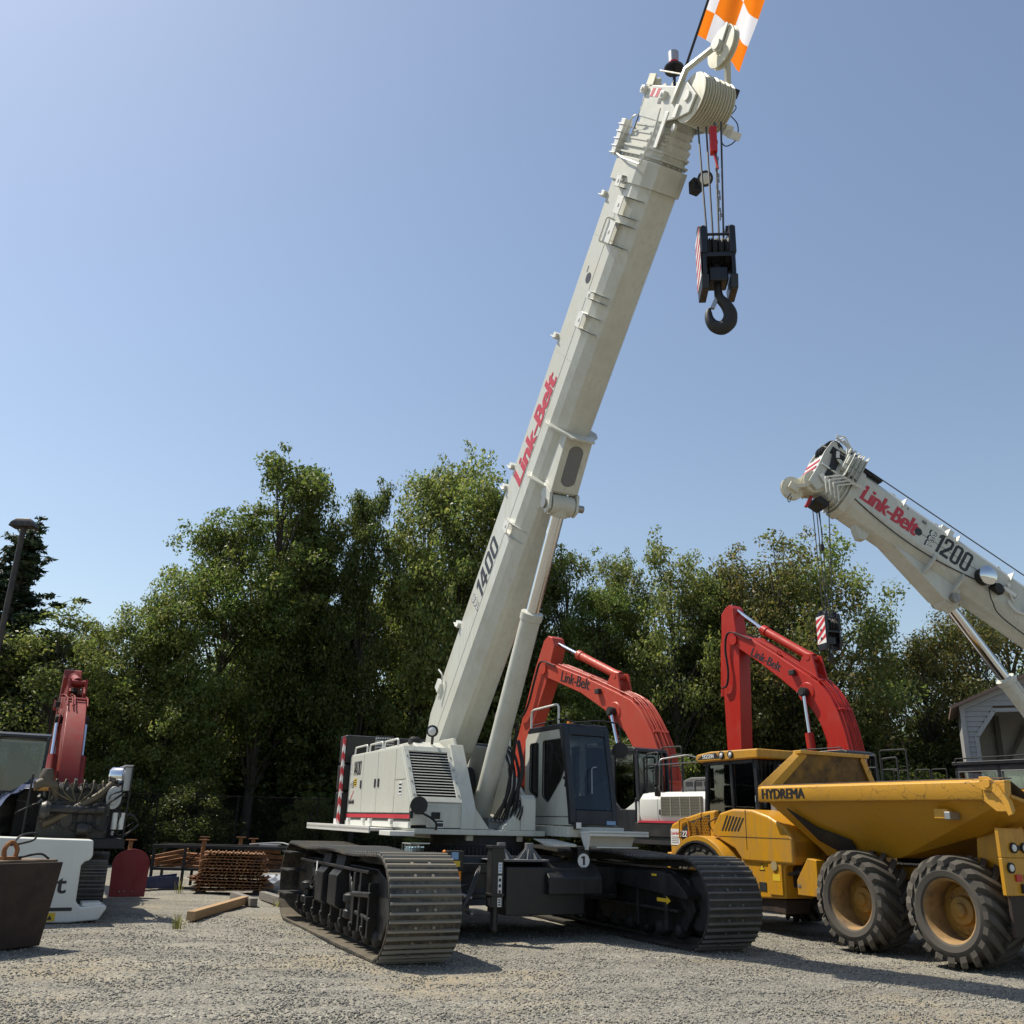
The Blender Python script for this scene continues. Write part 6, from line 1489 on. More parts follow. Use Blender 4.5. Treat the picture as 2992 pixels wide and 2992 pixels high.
# ------------------------------------------------------------------ smaller things
def build_flag():
    o = machine('marker_flag', -.086, 15.518, 25, 'orange and white chequered flag on a thin black rod above the tall boom tip', 'flag')
    Mx = boom_matrix(ELEV)
    st = MB(Mx); st.cyl((12.5, .02, 3.86), (15.2, .02, 3.96), .022, .016, 8); st.build('flag_rod', NAVY, o)
    n_u, n_v = 40, 48
    verts = []; W_, H_ = .80, 1.55
    e0 = Vector(Mx @ Vector((13.24, .02, 3.90))); e1 = (Mx.to_3x3() @ Vector((1, 0, .06))).normalized(); fly = Vector((.05, .90, -.30)).normalized(); nr = e1.cross(fly).normalized()
    for j in range(n_v + 1):
        v = j / n_v
        for i in range(n_u + 1):
            w = i / n_u
            wav = (.10 * math.sin(w * 7.0 + v * 2.2) + .035 * math.sin(w * 15 + v * 5)) * w ** .6 + .02 * math.sin(v * 9) * w
            p = e0 + e1 * (H_ * v + .03 * math.sin(w * 6)) + fly * (W_ * w) + nr * wav + Vector((0, 0, -.10)) * w * w
            verts.append(tuple(p))
    fo = MB(); fo.add(verts, [(j * (n_u + 1) + i, j * (n_u + 1) + i + 1, (j + 1) * (n_u + 1) + i + 1, (j + 1) * (n_u + 1) + i) for j in range(n_v) for i in range(n_u)])
    m, N, L, B = newmat('chequered_cloth')
    uvn = N.new('ShaderNodeUVMap'); uvn.uv_map = 'UVMap'
    ck = N.new('ShaderNodeTexChecker'); ck.inputs['Scale'].default_value = 1.0; ck.inputs[1].default_value = (.90, .22, .012, 1); ck.inputs[2].default_value = (.80, .80, .84, 1)
    L.new(uvn.outputs[0], ck.inputs[0]); L.new(ck.outputs[0], B.inputs['Base Color']); B.inputs['Roughness'].default_value = .75
    tl = N.new('ShaderNodeBsdfTranslucent'); L.new(ck.outputs[0], tl.inputs[0]); ms = N.new('ShaderNodeMixShader'); ms.inputs[0].default_value = .5
    L.new(B.outputs[0], ms.inputs[1]); L.new(tl.outputs[0], ms.inputs[2]); L.new(ms.outputs[0], N['Material Output'].inputs[0])
    c = fo.build('cloth', m, o)
    uv = c.data.uv_layers.new(name='UVMap')
    for lp in c.data.loops:
        k = lp.vertex_index; i = k % (n_u + 1); j = k // (n_u + 1)
        uv.data[lp.index].uv = (i / n_u * 2.55 + 1.45 + .00001, j / n_v * 4.3 + .02)
    flatten_depth(o)

def hook_scene():
    # big block under the tall crane: falls from the head sheaves
    th = R(25); fw = Vector((math.sin(th), -math.cos(th), 0)); lf = Vector((math.cos(th), math.sin(th), 0)); O = Vector((-.086, 15.518, 0))
    hx = 6.16
    p = O + fw * hx + lf * .02
    hb = hookblock('hook_block', p.x, p.y, 8.18, R(-5 - 90), 'big black hook block hanging on ropes below the tall crane boom tip', 1.0, .36, .74, .42, .86)
    # red and white striped plate on its right cheek
    for s in (-1,):
        st = MB(); st.prism([(-.20, .0), (-.20, .74), (.20, .74), (.20, 0)], 'y', s * .225, s * .231); so = st.build('striped_plate', WHTTXT, hb)
        rd = MB()
        for k in range(4):
            z = .0 + k * .185
            rd.add([(-.20, s * .2325, z), (.20, s * .2325, z + .11), (.20, s * .2325, min(.74, z + .20)), (-.20, s * .2325, z + .09)], [(0, 1, 2, 3)])
        rd.build('red_band', REDTXT, hb)
    rp = MB()
    top = 2.55
    for y, dx, zt in ((-.11, -.03, 10.75), (-.035, .02, 10.70), (.04, .10, 10.7), (.11, .05, 10.75)):
        rp.tube([(dx * .6, y * .9, .62), (dx + .02, y * 1.35, zt - 8.26)], .014, 6)
    rp.build('hoist_rope', ROPE, hb)
    ch = MB()
    for k in range(34):
        z = .92 + k * .045
        ch.obox((.10, .06 + .012 * math.sin(k), z), .012 if k % 2 else .03, .03 if k % 2 else .012, .05)
    ch.build('chain', STEEL, hb)
    so = MB(); so.box(.06, .16, -.02, .07, 2.05, 2.35); so.prism([(.05, 1.95), (.15, 1.95), (.17, 2.1), (.04, 2.1)], 'y', -.02, .07); so.tube([(.11, .02, 1.95), (.16, .06, 1.65)], .014); so.build('rope_socket', REDLENS, hb, .01)
    # block under the second crane
    th = R(-78)
    f2 = Vector((math.sin(th), -math.cos(th), 0))
    hb = hookblock('hook_block', 6.37, 17.78, 5.14, R(14 - 90), 'small black hook block with red and white diagonal stripes, in front of the trees', .74, .38, .80, .44, .62, 1.2)
    st = MB(); st.box(-.20, .20, -.236, -.230, .0, .74); so = st.build('striped_plate', WHTTXT, hb)
    rd = MB()
    for k in range(4):
        z = -.12 + k * .22
        a, b2 = max(z, 0), min(z + .12, .74)
        rd.add([(-.20, -.2375, a), (.20, -.2375, min(.74, z + .26)), (.20, -.2375, min(.74, z + .38)), (-.20, -.2375, b2)], [(0, 1, 2, 3)])
    rd.build('red_band', REDTXT, hb)
    rd = MB(); rd.cyl((0, -.235, .36), (0, -.239, .36), .04, seg=16); rd.cyl((0, -.235, .13), (0, -.239, .13), .045, seg=16); rd.build('bolt_hole', BLKTXT, hb)
    rp = MB()
    for x, y, x2, y2 in ((-.03, -.1, -.12, -.1), (.0, -.02, .0, -.06), (.0, .06, .05, .0), (.03, .12, .36, .12)):
        rp.tube([(x, y, .5), (x2, y2, 4.15)], .014, 6)
    rp.build('hoist_rope', ROPE, hb)
    cn = MB(); cn.box(-.05, .06, -.05, .05, 2.62, 2.78); cn.tube([(.0, .0, 2.7), (.05, .03, 3.1), (.0, 0, 3.75)], .014, 6); cn.build('rope_weight', BLACKM, hb, .02)

def plank(name, p0, p1, w, h, m, label, roll=0.0, cat='timber'):
    p0 = Vector(p0); p1 = Vector(p1); d = p1 - p0
    o = MB(); L_ = d.length
    o.box(0, L_, -w / 2, w / 2, 0, h)
    ob = o.build(name, m, None, .006)
    ob.location = p0; ob.rotation_euler = (0, -math.asin(d.z / L_), math.atan2(d.y, d.x))
    return tag(ob, label, cat)

def woodmat(name, c0, c1):
    m, N, L, B = newmat(name)
    tc = N.new('ShaderNodeTexCoord'); mp = N.new('ShaderNodeMapping'); mp.inputs['Scale'].default_value = (1.2, 14, 14); L.new(tc.outputs['Object'], mp.inputs[0])
    n = noise(N, L, 2.2, 8, .65, vec=mp.outputs[0]); L.new(mix(N, L, ramp(N, L, n.outputs['Fac'], .35, .68).outputs[0], c0, c1), B.inputs['Base Color']); B.inputs['Roughness'].default_value = .85
    b = N.new('ShaderNodeBump'); b.inputs['Strength'].default_value = .4; b.inputs['Distance'].default_value = .005; L.new(n.outputs['Fac'], b.inputs['Height']); L.new(b.outputs[0], B.inputs['Normal'])
    return m

def build_yard():
    # rusty steel box in the left foreground
    mb = MB()
    mb.loft([[(-1.3, 0, 0), (0, 0, 0), (0, .9, 0), (-1.3, .9, 0)], [(-1.36, -.10, 1.0), (.06, -.10, 1.0), (.06, .96, 1.0), (-1.36, .96, 1.0)]])
    o = mb.build('steel_block', RUSTD, None, .015); o.location = (-5.86, 12.76, 0); o.rotation_euler = (0, 0, R(66))
    tag(o, 'heavy dark rusted steel block in the foreground with a shackle on top', 'counterweight')
    for c in ((.93),):
        cp = MB(); cp.box(-1.30, .0, -.06, .9, 1.0, 1.03); cp.build('top_plate', rusty('dusty_rust', (.13, .085, .05), (.19, .14, .09), (.08, .05, .03), 8), o, .006)
    sh = MB(); sh.tube(smoothpts([(-.66, .12, 1.03), (-.68, .12, 1.16), (-.6, .12, 1.24), (-.5, .12, 1.16), (-.52, .12, 1.03)], 6), .03); sh.box(-.72, -.46, .06, .18, 1.02, 1.07); sh.build('shackle', RUST, o)
    sl = MB(); sl.tube(smoothpts([(-.62, .1, 1.20), (-.45, .15, 1.32), (-.2, .2, 1.34), (-.22, .2, 1.26), (-.5, .2, 1.2)], 6), .014); sl.tube(smoothpts([(-.5, .05, 1.06), (-.25, -.0, 1.10), (-.1, .0, 1.04)], 6), .014); sl.build('wire_sling', RUBBER, o)
    # white counterweight standing on the ground behind the stripped excavator
    cw = empty('counterweight', (-6.38, 15.42, 0), R(28), 'white C shaped counterweight piece standing on the gravel behind the stripped excavator', 'counterweight')
    pts = [(-2.3, .02), (-.30, .0), (.12, .03), (.22, .20), (.20, .25), (-.16, .22), (-.24, .30), (-.25, .82), (-.21, .88), (-.14, .90), (-.10, .97), (-.13, 1.2), (-2.3, 1.24)]
    b = MB(); b.prism([(x, z) for x, z in pts], 'y', 0, .55); b.build('body', WHITE2, cw, .035, seg=3)
    b = MB(); b.box(-.14, .14, .05, .45, .225, .28); b.build('catch_plate', WHITE2, cw, .01)
    lettering('maker_lettering', 'Link-Belt', (-1.93, -.004, .42), (1, 0, 0), (0, 0, 1), 1.52, .27, BLKTXT, cw, .015)
    b = MB(); b.box(-.72, -.28, -.006, .0, .17, .22); b.build('warning_strip', BLKTXT, cw)
    b = MB(); b.box(-.64, -.50, -.006, .0, .03, .15); b.build('warning_sticker', YELTXT, cw)
    b = MB(); b.prism([(-.61, .05), (-.54, .05), (-.57, .12)], 'y', -.008, -.006); b.build('warning_print', BLKTXT, cw)
    # red rounded steel plate, blue channel
    ang = [(-.36 * math.cos(a) * 1.0, .62 + .30 * math.sin(a)) for a in np.linspace(0, math.pi, 16)]
    b = MB(); b.prism([(-.34, 0), (.34, 0)] + [(-x, z) for x, z in [(q[0], q[1]) for q in ang]], 'y', 0, .05)
    o = b.build('steel_plate', paint('plate_red', (.25, .012, .012), .45, (.16, .03, .02), .45, 2), None, .01); o.location = (-7.63, 20.05, 0); o.rotation_euler = (R(-7), 0, R(22))
    tag(o, 'dark red steel plate with rounded top standing upright on the gravel', 'steel plate')
    b = MB()
    for q in ((-.15, .1), (-.05, .1), (.1, .1)): b.cyl((q[0], -.004, q[1]), (q[0], .0, q[1]), .012, seg=8)
    b.build('bolt', STEEL, o)
    b = MB(); b.box(-.5, .5, -.12, .12, .0, .03); b.box(-.5, .5, -.12, -.1, .03, .24); b.prism([(-.5, .03), (.5, .03), (.5, .30), (-.5, .20)], 'y', .1, .12)
    o = b.build('steel_channel', paint('channel_blue', (.015, .03, .09), .5), None, .006); o.location = (-7.85, 22.2, .02); o.rotation_euler = (0, 0, R(35)); tag(o, 'dark blue steel channel lying beside the red plate', 'steel channel')
    # rack with scrap
    rk = empty('storage_rack', (-6.55, 23.2, 0), R(6), 'long low black steel rack behind the rusty stack of track plates', 'rack')
    b = MB()
    for x in (-1.6, -.9, 0.2, 1.55):
        for y in (-.5, .5): b.box(x - .03, x + .03, y - .03, y + .03, 0, .90)
    for y in (-.5, .5): b.box(-1.65, 1.6, y - .035, y + .035, .87, .94)
    for x in (-1.6, 1.55): b.box(x - .03, x + .03, -.5, .5, .40, .45); 
    b.box(-1.6, 1.6, -.53, -.47, .38, .44); b.box(-1.6, 1.6, -.5, .5, .40, .42); b.build('frame', BLACKM, rk, .006)
    b = MB(); b.add([(-1.0, -.45, .42), (-.95, -.45, .42), (-.45, -.45, .88), (-.5, -.45, .88), (-1.0, -.42, .42), (-.95, -.42, .42), (-.45, -.42, .88), (-.5, -.42, .88)], [(0, 1, 2, 3), (7, 6, 5, 4), (0, 4, 5, 1), (2, 6, 7, 3), (1, 5, 6, 2), (0, 3, 7, 4)]); b.build('brace', BLACKM, rk)
    rnd = random.Random(8)
    specs = [(-1.25, .0, .43, 'rusty beam leaning inside the black rack', 1.1, .12, .12, (0.1, -.2, .15)), (-.7, .1, .43, 'bundle of rusty offcut plate lying low in the rack', .8, .5, .10, (0, .05, -.2)), (.8, .1, .43, 'dark steel bar lying in the rack behind the plate stack', 1.0, .2, .15, (0, .03, .1))]
    for x, y, z, lb, sx, sy, sz, rt in specs:
        b = MB()
        for k in range(4): b.obox((rnd.uniform(-.05, .05), rnd.uniform(-.06, .06), .03 + sz * k * .8), sx * rnd.uniform(.7, 1), sy * rnd.uniform(.5, 1), sz * .6, (0, 0, rnd.uniform(-.2, .2)))
        o = b.build('scrap_steel', RUST, None, .006)
        w = Matrix.Translation((-6.55, 23.2, 0)) @ Matrix.Rotation(R(6), 4, 'Z') @ Vector((x, y, z)); o.location = w; o.rotation_euler = rt
        tag(o, lb, 'scrap steel')
    b = MB(); b.box(-.22, .22, -.2, .2, .94, .98); b.tube(smoothpts([(-.5, 0, .97), (.2, .1, 1.02), (.6, -.1, .97), (1.2, .2, 1.0)]), .015)
    o = b.build('scrap_wire', GALV, None); o.location = (-5.6, 23.3, 0); tag(o, 'loose wire and bright offcut lying on the rack top', 'scrap')
    # stack of rusty track plates
    st = empty('plate_stack', (-6.0, 21.75, 0), R(10), 'stack of rusty ribbed track plates in front of the black rack', 'plate stack')
    rnd = random.Random(4)
    for k in range(13):
        b = MB(); z = .06 + k * .063
        L_ = rnd.uniform(1.25, 1.5) if k > 4 else rnd.uniform(1.4, 1.75)
        b.box(-L_ / 2, L_ / 2, -.32, .32, 0, .018)
        for q in range(16):
            x = -L_ / 2 + L_ * (q + .5) / 16
            b.box(x - .012, x + .012, -.33, .33, .018, .045 if q % 2 else .03)
        o = b.build('track_plate', rusty('rust_plate_%d' % (k % 3), (.20, .08, .03), (.32, .17, .07), (.09, .06, .045), 7 + k % 3) if k < 3 else bpy.data.materials['rust_plate_%d' % (k % 3)], st)
        o.location = (rnd.uniform(-.06, .10), rnd.uniform(-.05, .05), z); o.rotation_euler = (rnd.uniform(-.02, .02), rnd.uniform(-.03, .03), rnd.uniform(-.07, .07))
    b = MB(); b.box(-.7, -.55, -.35, .35, 0, .06); b.box(.5, .65, -.35, .35, 0, .06); b.build('bearer', RUSTD, st)
    # rusty T-topped posts
    labs = ['rusty T topped post behind the red plate', 'rusty T topped post at the left end of the plate stack', 'shorter rusty T topped post in front of the rack', 'rusty T topped post at the middle of the rack', 'rusty T topped post near the right end of the rack']
    for (x, y, z), lb in zip([(-8.45, 22.0, 1.02), (-7.38, 23.95, 1.08), (-6.95, 22.5, 1.05), (-6.56, 24.2, 1.09), (-6.18, 23.95, 1.07)], labs):
        b = MB(); b.cyl((0, 0, 0), (0, 0, z), .045, seg=12); b.box(-.11, .11, -.06, .06, z, z + .025); o = b.build('steel_post', RUST, None, .004); o.location = (x, y, 0); tag(o, lb, 'post')
    # timbers
    WOODF = woodmat('fresh_wood', (.40, .26, .13), (.30, .19, .10)); WOODG = woodmat('grey_wood', (.22, .20, .17), (.13, .12, .11))
    plank('timber_beam', (-5.02, 16.05, 0), (-4.95, 19.05, .015), .14, .14, WOODF, 'long pale squared timber lying on the gravel')
    plank('timber_beam', (-5.50, 20.2, 0), (-4.70, 18.75, 0), .14, .14, WOODG, 'grey weathered timber touching the end of the pale one')
    plank('timber_beam', (-4.95, 20.4, 0), (-4.25, 19.1, 0), .15, .15, WOODG, 'grey timber lying by the rear of the dusty crawler track')
    plank('timber_offcut', (-4.62, 20.5, 0), (-4.3, 20.7, 0), .15, .22, WOODF, 'short fresh timber offcut standing beside the crawler track', cat='timber')
    # crumpled clear film
    rnd = random.Random(2); b = MB(); b.ball((0, 0, .16), .26, 14, 9, (1.2, .8, .75)); b.v = [(x + rnd.uniform(-.06, .06), y + rnd.uniform(-.06, .06), max(0, z + rnd.uniform(-.06, .06))) for x, y, z in b.v]
    o = b.build('plastic_film', plain('plastic_film', (.45, .47, .5), .25), None, smooth=False); o.location = (-5.30, 22.4, 0); tag(o, 'crumpled clear plastic film beside the rusty plate stack', 'plastic film')
    # light pole
    lp = empty('light_pole', (-13.5, 24, 0), 0, 'dark lamp post with flared head at the left edge', 'light pole')
    b = MB(); b.cyl((0, 0, 0), (0, 0, 9.0), .085, .075, 14); b.build('pole', paint('pole_brown', (.022, .016, .014), .5), lp)
    b = MB(); b.loft([[(-.34, -.2, 9.0), (.34, -.2, 9.0), (.34, .2, 9.0), (-.34, .2, 9.0)], [(-.30, -.18, 9.12), (.30, -.18, 9.12), (.30, .18, 9.12), (-.30, .18, 9.12)], [(-.18, -.12, 9.24), (.18, -.12, 9.24), (.18, .12, 9.24), (-.18, .12, 9.24)]]); b.build('lamp_head', bpy.data.materials['pole_brown'], lp, .02)
    # blue liquid tote under the crane deck
    tb = empty('liquid_tote', (-1.35, 19.4, 0), R(25), 'caged pale blue plastic tote behind the crane carbody', 'tote')
    b = MB(); b.box(-.5, .5, -.5, .5, .14, 1.12); b.build('tank', paint('tote_blue', (.30, .45, .55), .4, (.3, .3, .3), .2), tb, .05, seg=3)
    b = MB()
    for k in range(7):
        x = -.52 + k * 1.04 / 6
        for y in (-.52, .52): b.cyl((x, y, .1), (x, y, 1.18), .012, seg=6); b.cyl((y, x, .1), (y, x, 1.18), .012, seg=6)
    for z in (.35, .65, .92, 1.18):
        b.tube([(-.52, -.52, z), (.52, -.52, z), (.52, .52, z), (-.52, .52, z), (-.52, -.52, z)], .012, 6)
    b.box(-.55, .55, -.55, .55, 0, .13); b.build('cage', GALV, tb)
    # storage shed at the far right
    sh = empty('open_shed', (14.85, 30.0, 0), R(-24), 'grey clapboard shed with a wide open front at the right edge', 'shed')
    W_ = 8.0; ez = 5.6; rz_ = 7.3
    SID = paint('siding_grey', (.30, .30, .295), .65, (.25, .24, .22), .3, 1.2); SIDD = paint('siding_back', (.36, .36, .34), .7)
    def clip_wall(y, x_in, z_in, ch, m, name, zmax=None):
        b = MB(); n = int(rz_ / .16)
        for k in range(n):
            z0 = k * .16; z1 = z0 + .158
            # roof outline half widths
            def xr(z): return 0 if z <= ez else (z - ez) / (rz_ - ez) * W_ / 2
            xs0, xs1 = xr(z1), W_ - xr(z1)
            segs = [(xs0, xs1)]
            if x_in is not None and z0 < z_in:
                o_ = x_in if z0 < z_in - ch else x_in + (z0 - (z_in - ch)) * .72
                segs = [(xs0, max(xs0, o_)), (min(xs1, W_ - o_), xs1)]
            for a_, c_ in segs:
                if c_ - a_ < .03: continue
                b.add([(a_, y - .028, z0), (c_, y - .028, z0), (c_, y - .004, z1), (a_, y - .004, z1), (a_, y + .01, z0), (c_, y + .01, z0), (c_, y + .01, z1), (a_, y + .01, z1)],
                      [(0, 1, 2, 3), (4, 7, 6, 5), (0, 4, 5, 1), (3, 2, 6, 7), (0, 3, 7, 4), (1, 5, 6, 2)])
        return b.build(name, m, sh, smooth=False)
    clip_wall(0, .36, 5.45, .80, SID, 'front_siding')
    clip_wall(3.2, None, 0, 0, SIDD, 'rear_siding')
    b = MB()
    for s in (0, W_): b.box(s - .01, s + .01, .0, 3.2, 0, ez)
    b.build('side_wall', SID, sh)
    TR_ = paint('trim_grey', (.33, .33, .325), .6)
    b = MB(); b.box(-.04, .10, -.06, .06, 0, ez); b.box(W_ - .1, W_ + .04, -.06, .06, 0, ez)
    for o_ in (.36, W_ - .36): b.box(o_ - .06, o_ + .06, -.05, .09, 0, 4.65)
    b.add([(.30, -.05, 4.65), (.42, -.05, 4.60), (1.0, -.05, 5.40), (.90, -.05, 5.48), (.30, .09, 4.65), (.42, .09, 4.60), (1.0, .09, 5.40), (.90, .09, 5.48)], [(0, 1, 2, 3), (7, 6, 5, 4), (0, 4, 5, 1), (1, 5, 6, 2), (2, 6, 7, 3), (3, 7, 4, 0)])
    b.box(.92, W_ - .92, -.05, .09, 5.40, 5.52); b.prism([(-.05, ez - .16), (W_ / 2, rz_ - .14), (W_ / 2, rz_ + .04), (-.05, ez + .0)], 'y', -.075, -.035); b.prism([(W_ + .05, ez - .16), (W_ / 2, rz_ - .14), (W_ / 2, rz_ + .04), (W_ + .05, ez + .0)], 'y', -.076, -.036); b.build('trim', TR_, sh)
    b = MB()
    for x in (1.2, 2.3, 3.4, 4.5): b.box(x - .08, x + .08, 3.0, 3.17, 0, 5.6)
    for x in (1.2, 2.3, 3.4): b.add([(x + .08, 3.02, 3.9), (x + .08, 3.02, 3.72), (x + 1.0, 3.02, 5.3), (x + .85, 3.02, 5.3), (x + .08, 3.12, 3.9), (x + .08, 3.12, 3.72), (x + 1.0, 3.12, 5.3), (x + .85, 3.12, 5.3)], [(0, 1, 2, 3), (7, 6, 5, 4), (0, 4, 5, 1), (1, 5, 6, 2), (2, 6, 7, 3), (3, 7, 4, 0)])
    b.build('inner_frame', paint('frame_dark', (.10, .10, .095), .7), sh)
    b = MB(); b.loft([[(-.3, -.3, ez - .10), (W_ / 2, -.3, rz_ + .02), (W_ + .3, -.3, ez - .10), (W_ + .3, -.3, ez + .0), (W_ / 2, -.3, rz_ + .14), (-.3, -.3, ez + .0)], [(-.3, 3.4, ez - .10), (W_ / 2, 3.4, rz_ + .02), (W_ + .3, 3.4, ez - .10), (W_ + .3, 3.4, ez + .0), (W_ / 2, 3.4, rz_ + .14), (-.3, 3.4, ez + .0)]]); b.build('roof', paint('roof_brown', (.20, .13, .10), .7), sh)
    # chain link fence in front of the trees
    fe = empty('chain_link_fence', (-16.5, 31.0, 0), R(2), 'dark chain link fence running along the foot of the tree line', 'fence')
    for k in range(8):
        b = MB(); b.cyl((k * 2.6, 0, 0), (k * 2.6, 0, 2.25), .026, seg=8); b.build('post', GALVD, fe)
    b = MB(); b.cyl((0, 0, 2.2), (18.2, 0, 2.2), .011, seg=6); b.build('top_rail', GALVD, fe)
    vs, fs = [], []
    def wire(x0, z0, x1, z1):
        n = len(vs); r = .0035
        vs.extend([(x0 - r, 0, z0), (x0 + r, 0, z0), (x0, r * 1.6, z0), (x1 - r, 0, z1), (x1 + r, 0, z1), (x1, r * 1.6, z1)]); fs.extend([(n, n + 1, n + 4, n + 3), (n + 1, n + 2, n + 5, n + 4), (n + 2, n, n + 3, n + 5)])
    for k in range(int((18.2 + 2.15) / .085)):
        x = -2.15 + k * .085
        for sgn in (1, -1):
            if sgn > 0: x0, x1 = x, x + 2.15
            else: x0, x1 = x + 2.15, x
            z0, z1 = .05, 2.2
            if min(x0, x1) < 0 or max(x0, x1) > 18.2: continue
            wire(x0, z0, x1, z1)
    m_ = MB(); m_.v = vs; m_.f = fs; m_.build('wire_mesh', GALVD, fe, smooth=False)

GALVD = plain('dull_wire', (.014, .014, .014), .9, 0, .1)
# ------------------------------------------------------------------ trees
def leafmat(name, c_dark, c_mid, c_warm, warm=.25, trans=.5):
    m, N, L, B = newmat(name)
    geo = N.new('ShaderNodeNewGeometry'); oi = N.new('ShaderNodeObjectInfo')
    r = N.new('ShaderNodeValToRGB'); r.color_ramp.elements[0].color = (*c_dark, 1); r.color_ramp.elements[0].position = 0
    r.color_ramp.elements[1].color = (*c_warm, 1); r.color_ramp.elements[1].position = 1
    e = r.color_ramp.elements.new(1 - warm); e.color = (*c_mid, 1)
    L.new(geo.outputs['Random Per Island'], r.inputs[0])
    tc = N.new('ShaderNodeTexCoord'); n = noise(N, L, .45, 4, .6, vec=tc.outputs['Object'])
    hs = N.new('ShaderNodeHueSaturation'); L.new(r.outputs[0], hs.inputs['Color'])
    mr = N.new('ShaderNodeMapRange'); mr.inputs[1].default_value = .3; mr.inputs[2].default_value = .7; mr.inputs[3].default_value = .47; mr.inputs[4].default_value = .52; L.new(n.outputs['Fac'], mr.inputs[0]); L.new(mr.outputs[0], hs.inputs['Hue'])
    mv = N.new('ShaderNodeMapRange'); mv.inputs[3].default_value = .75; mv.inputs[4].default_value = 1.25; L.new(oi.outputs['Random'], mv.inputs[0]); L.new(mv.outputs[0], hs.inputs['Value'])
    L.new(hs.outputs[0], B.inputs['Base Color']); B.inputs['Roughness'].default_value = .45; B.inputs['Specular IOR Level'].default_value = .35
    tl = N.new('ShaderNodeBsdfTranslucent'); hv = N.new('ShaderNodeHueSaturation'); hv.inputs['Value'].default_value = 1.7; hv.inputs['Saturation'].default_value = 1.05; L.new(hs.outputs[0], hv.inputs['Color']); L.new(hv.outputs[0], tl.inputs[0])
    mx = N.new('ShaderNodeMixShader'); mx.inputs[0].default_value = trans; L.new(B.outputs[0], mx.inputs[1]); L.new(tl.outputs[0], mx.inputs[2]); L.new(mx.outputs[0], N['Material Output'].inputs[0])
    return m

BARK = rusty('bark', (.05, .04, .032), (.10, .085, .07), (.03, .025, .02), 5, .9, .8)
LEAF = dict(
    oak=leafmat('oak_leaf', (.074, .108, .025), (.110, .150, .037), (.19, .19, .06), .2),
    lime=leafmat('pale_leaf', (.094, .128, .031), (.138, .172, .047), (.22, .215, .07), .3),
    rusty=leafmat('turning_leaf', (.080, .100, .027), (.122, .132, .038), (.20, .145, .052), .35),
    cedar=leafmat('cedar_needle', (.022, .038, .020), (.036, .055, .024), (.06, .068, .03), .2, .2),
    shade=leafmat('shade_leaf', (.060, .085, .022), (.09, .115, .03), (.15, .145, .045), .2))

def leaf_cloud(centers, radii, n, size, rng, aspect=.55, up=.35, flat=.75, shell=.55):
    """n folded leaves around the clump centres; returns verts (4n,3)"""
    w = radii ** 2.2; idx = rng.choice(len(centers), n, p=w / w.sum())
    d = rng.normal(size=(n, 3)); d /= np.linalg.norm(d, axis=1)[:, None]
    rr = radii[idx] * rng.random(n) ** .42 * (1 + .35 * rng.random(n) ** 4)
    p = centers[idx] + d * rr[:, None] * np.array([1, 1, flat])
    nrm = d * .6 + rng.normal(size=(n, 3)) * .7 + np.array([0, 0, up]); nrm /= np.linalg.norm(nrm, axis=1)[:, None]
    t = rng.normal(size=(n, 3)); t -= nrm * (t * nrm).sum(1)[:, None]; t /= np.linalg.norm(t, axis=1)[:, None]
    b = np.cross(nrm, t)
    s = size * (.6 + .8 * rng.random(n))[:, None]
    v = np.empty((n, 4, 3))
    v[:, 0] = p - t * s * .5; v[:, 1] = p + b * s * aspect * .5 + nrm * s * .10; v[:, 2] = p + t * s * .5; v[:, 3] = p - b * s * aspect * .5 + nrm * s * .10
    return v.reshape(-1, 3)

def mesh_quads(name, v, m):
    me = bpy.data.meshes.new(name); n = len(v) // 4
    me.vertices.add(len(v)); me.vertices.foreach_set('co', v.astype(np.float32).ravel())
    me.loops.add(4 * n); me.loops.foreach_set('vertex_index', np.arange(4 * n, dtype=np.int32))
    me.polygons.add(n); me.polygons.foreach_set('loop_start', np.arange(0, 4 * n, 4, dtype=np.int32))
    me.update(calc_edges=True); me.validate(); me.materials.append(m)
    return me

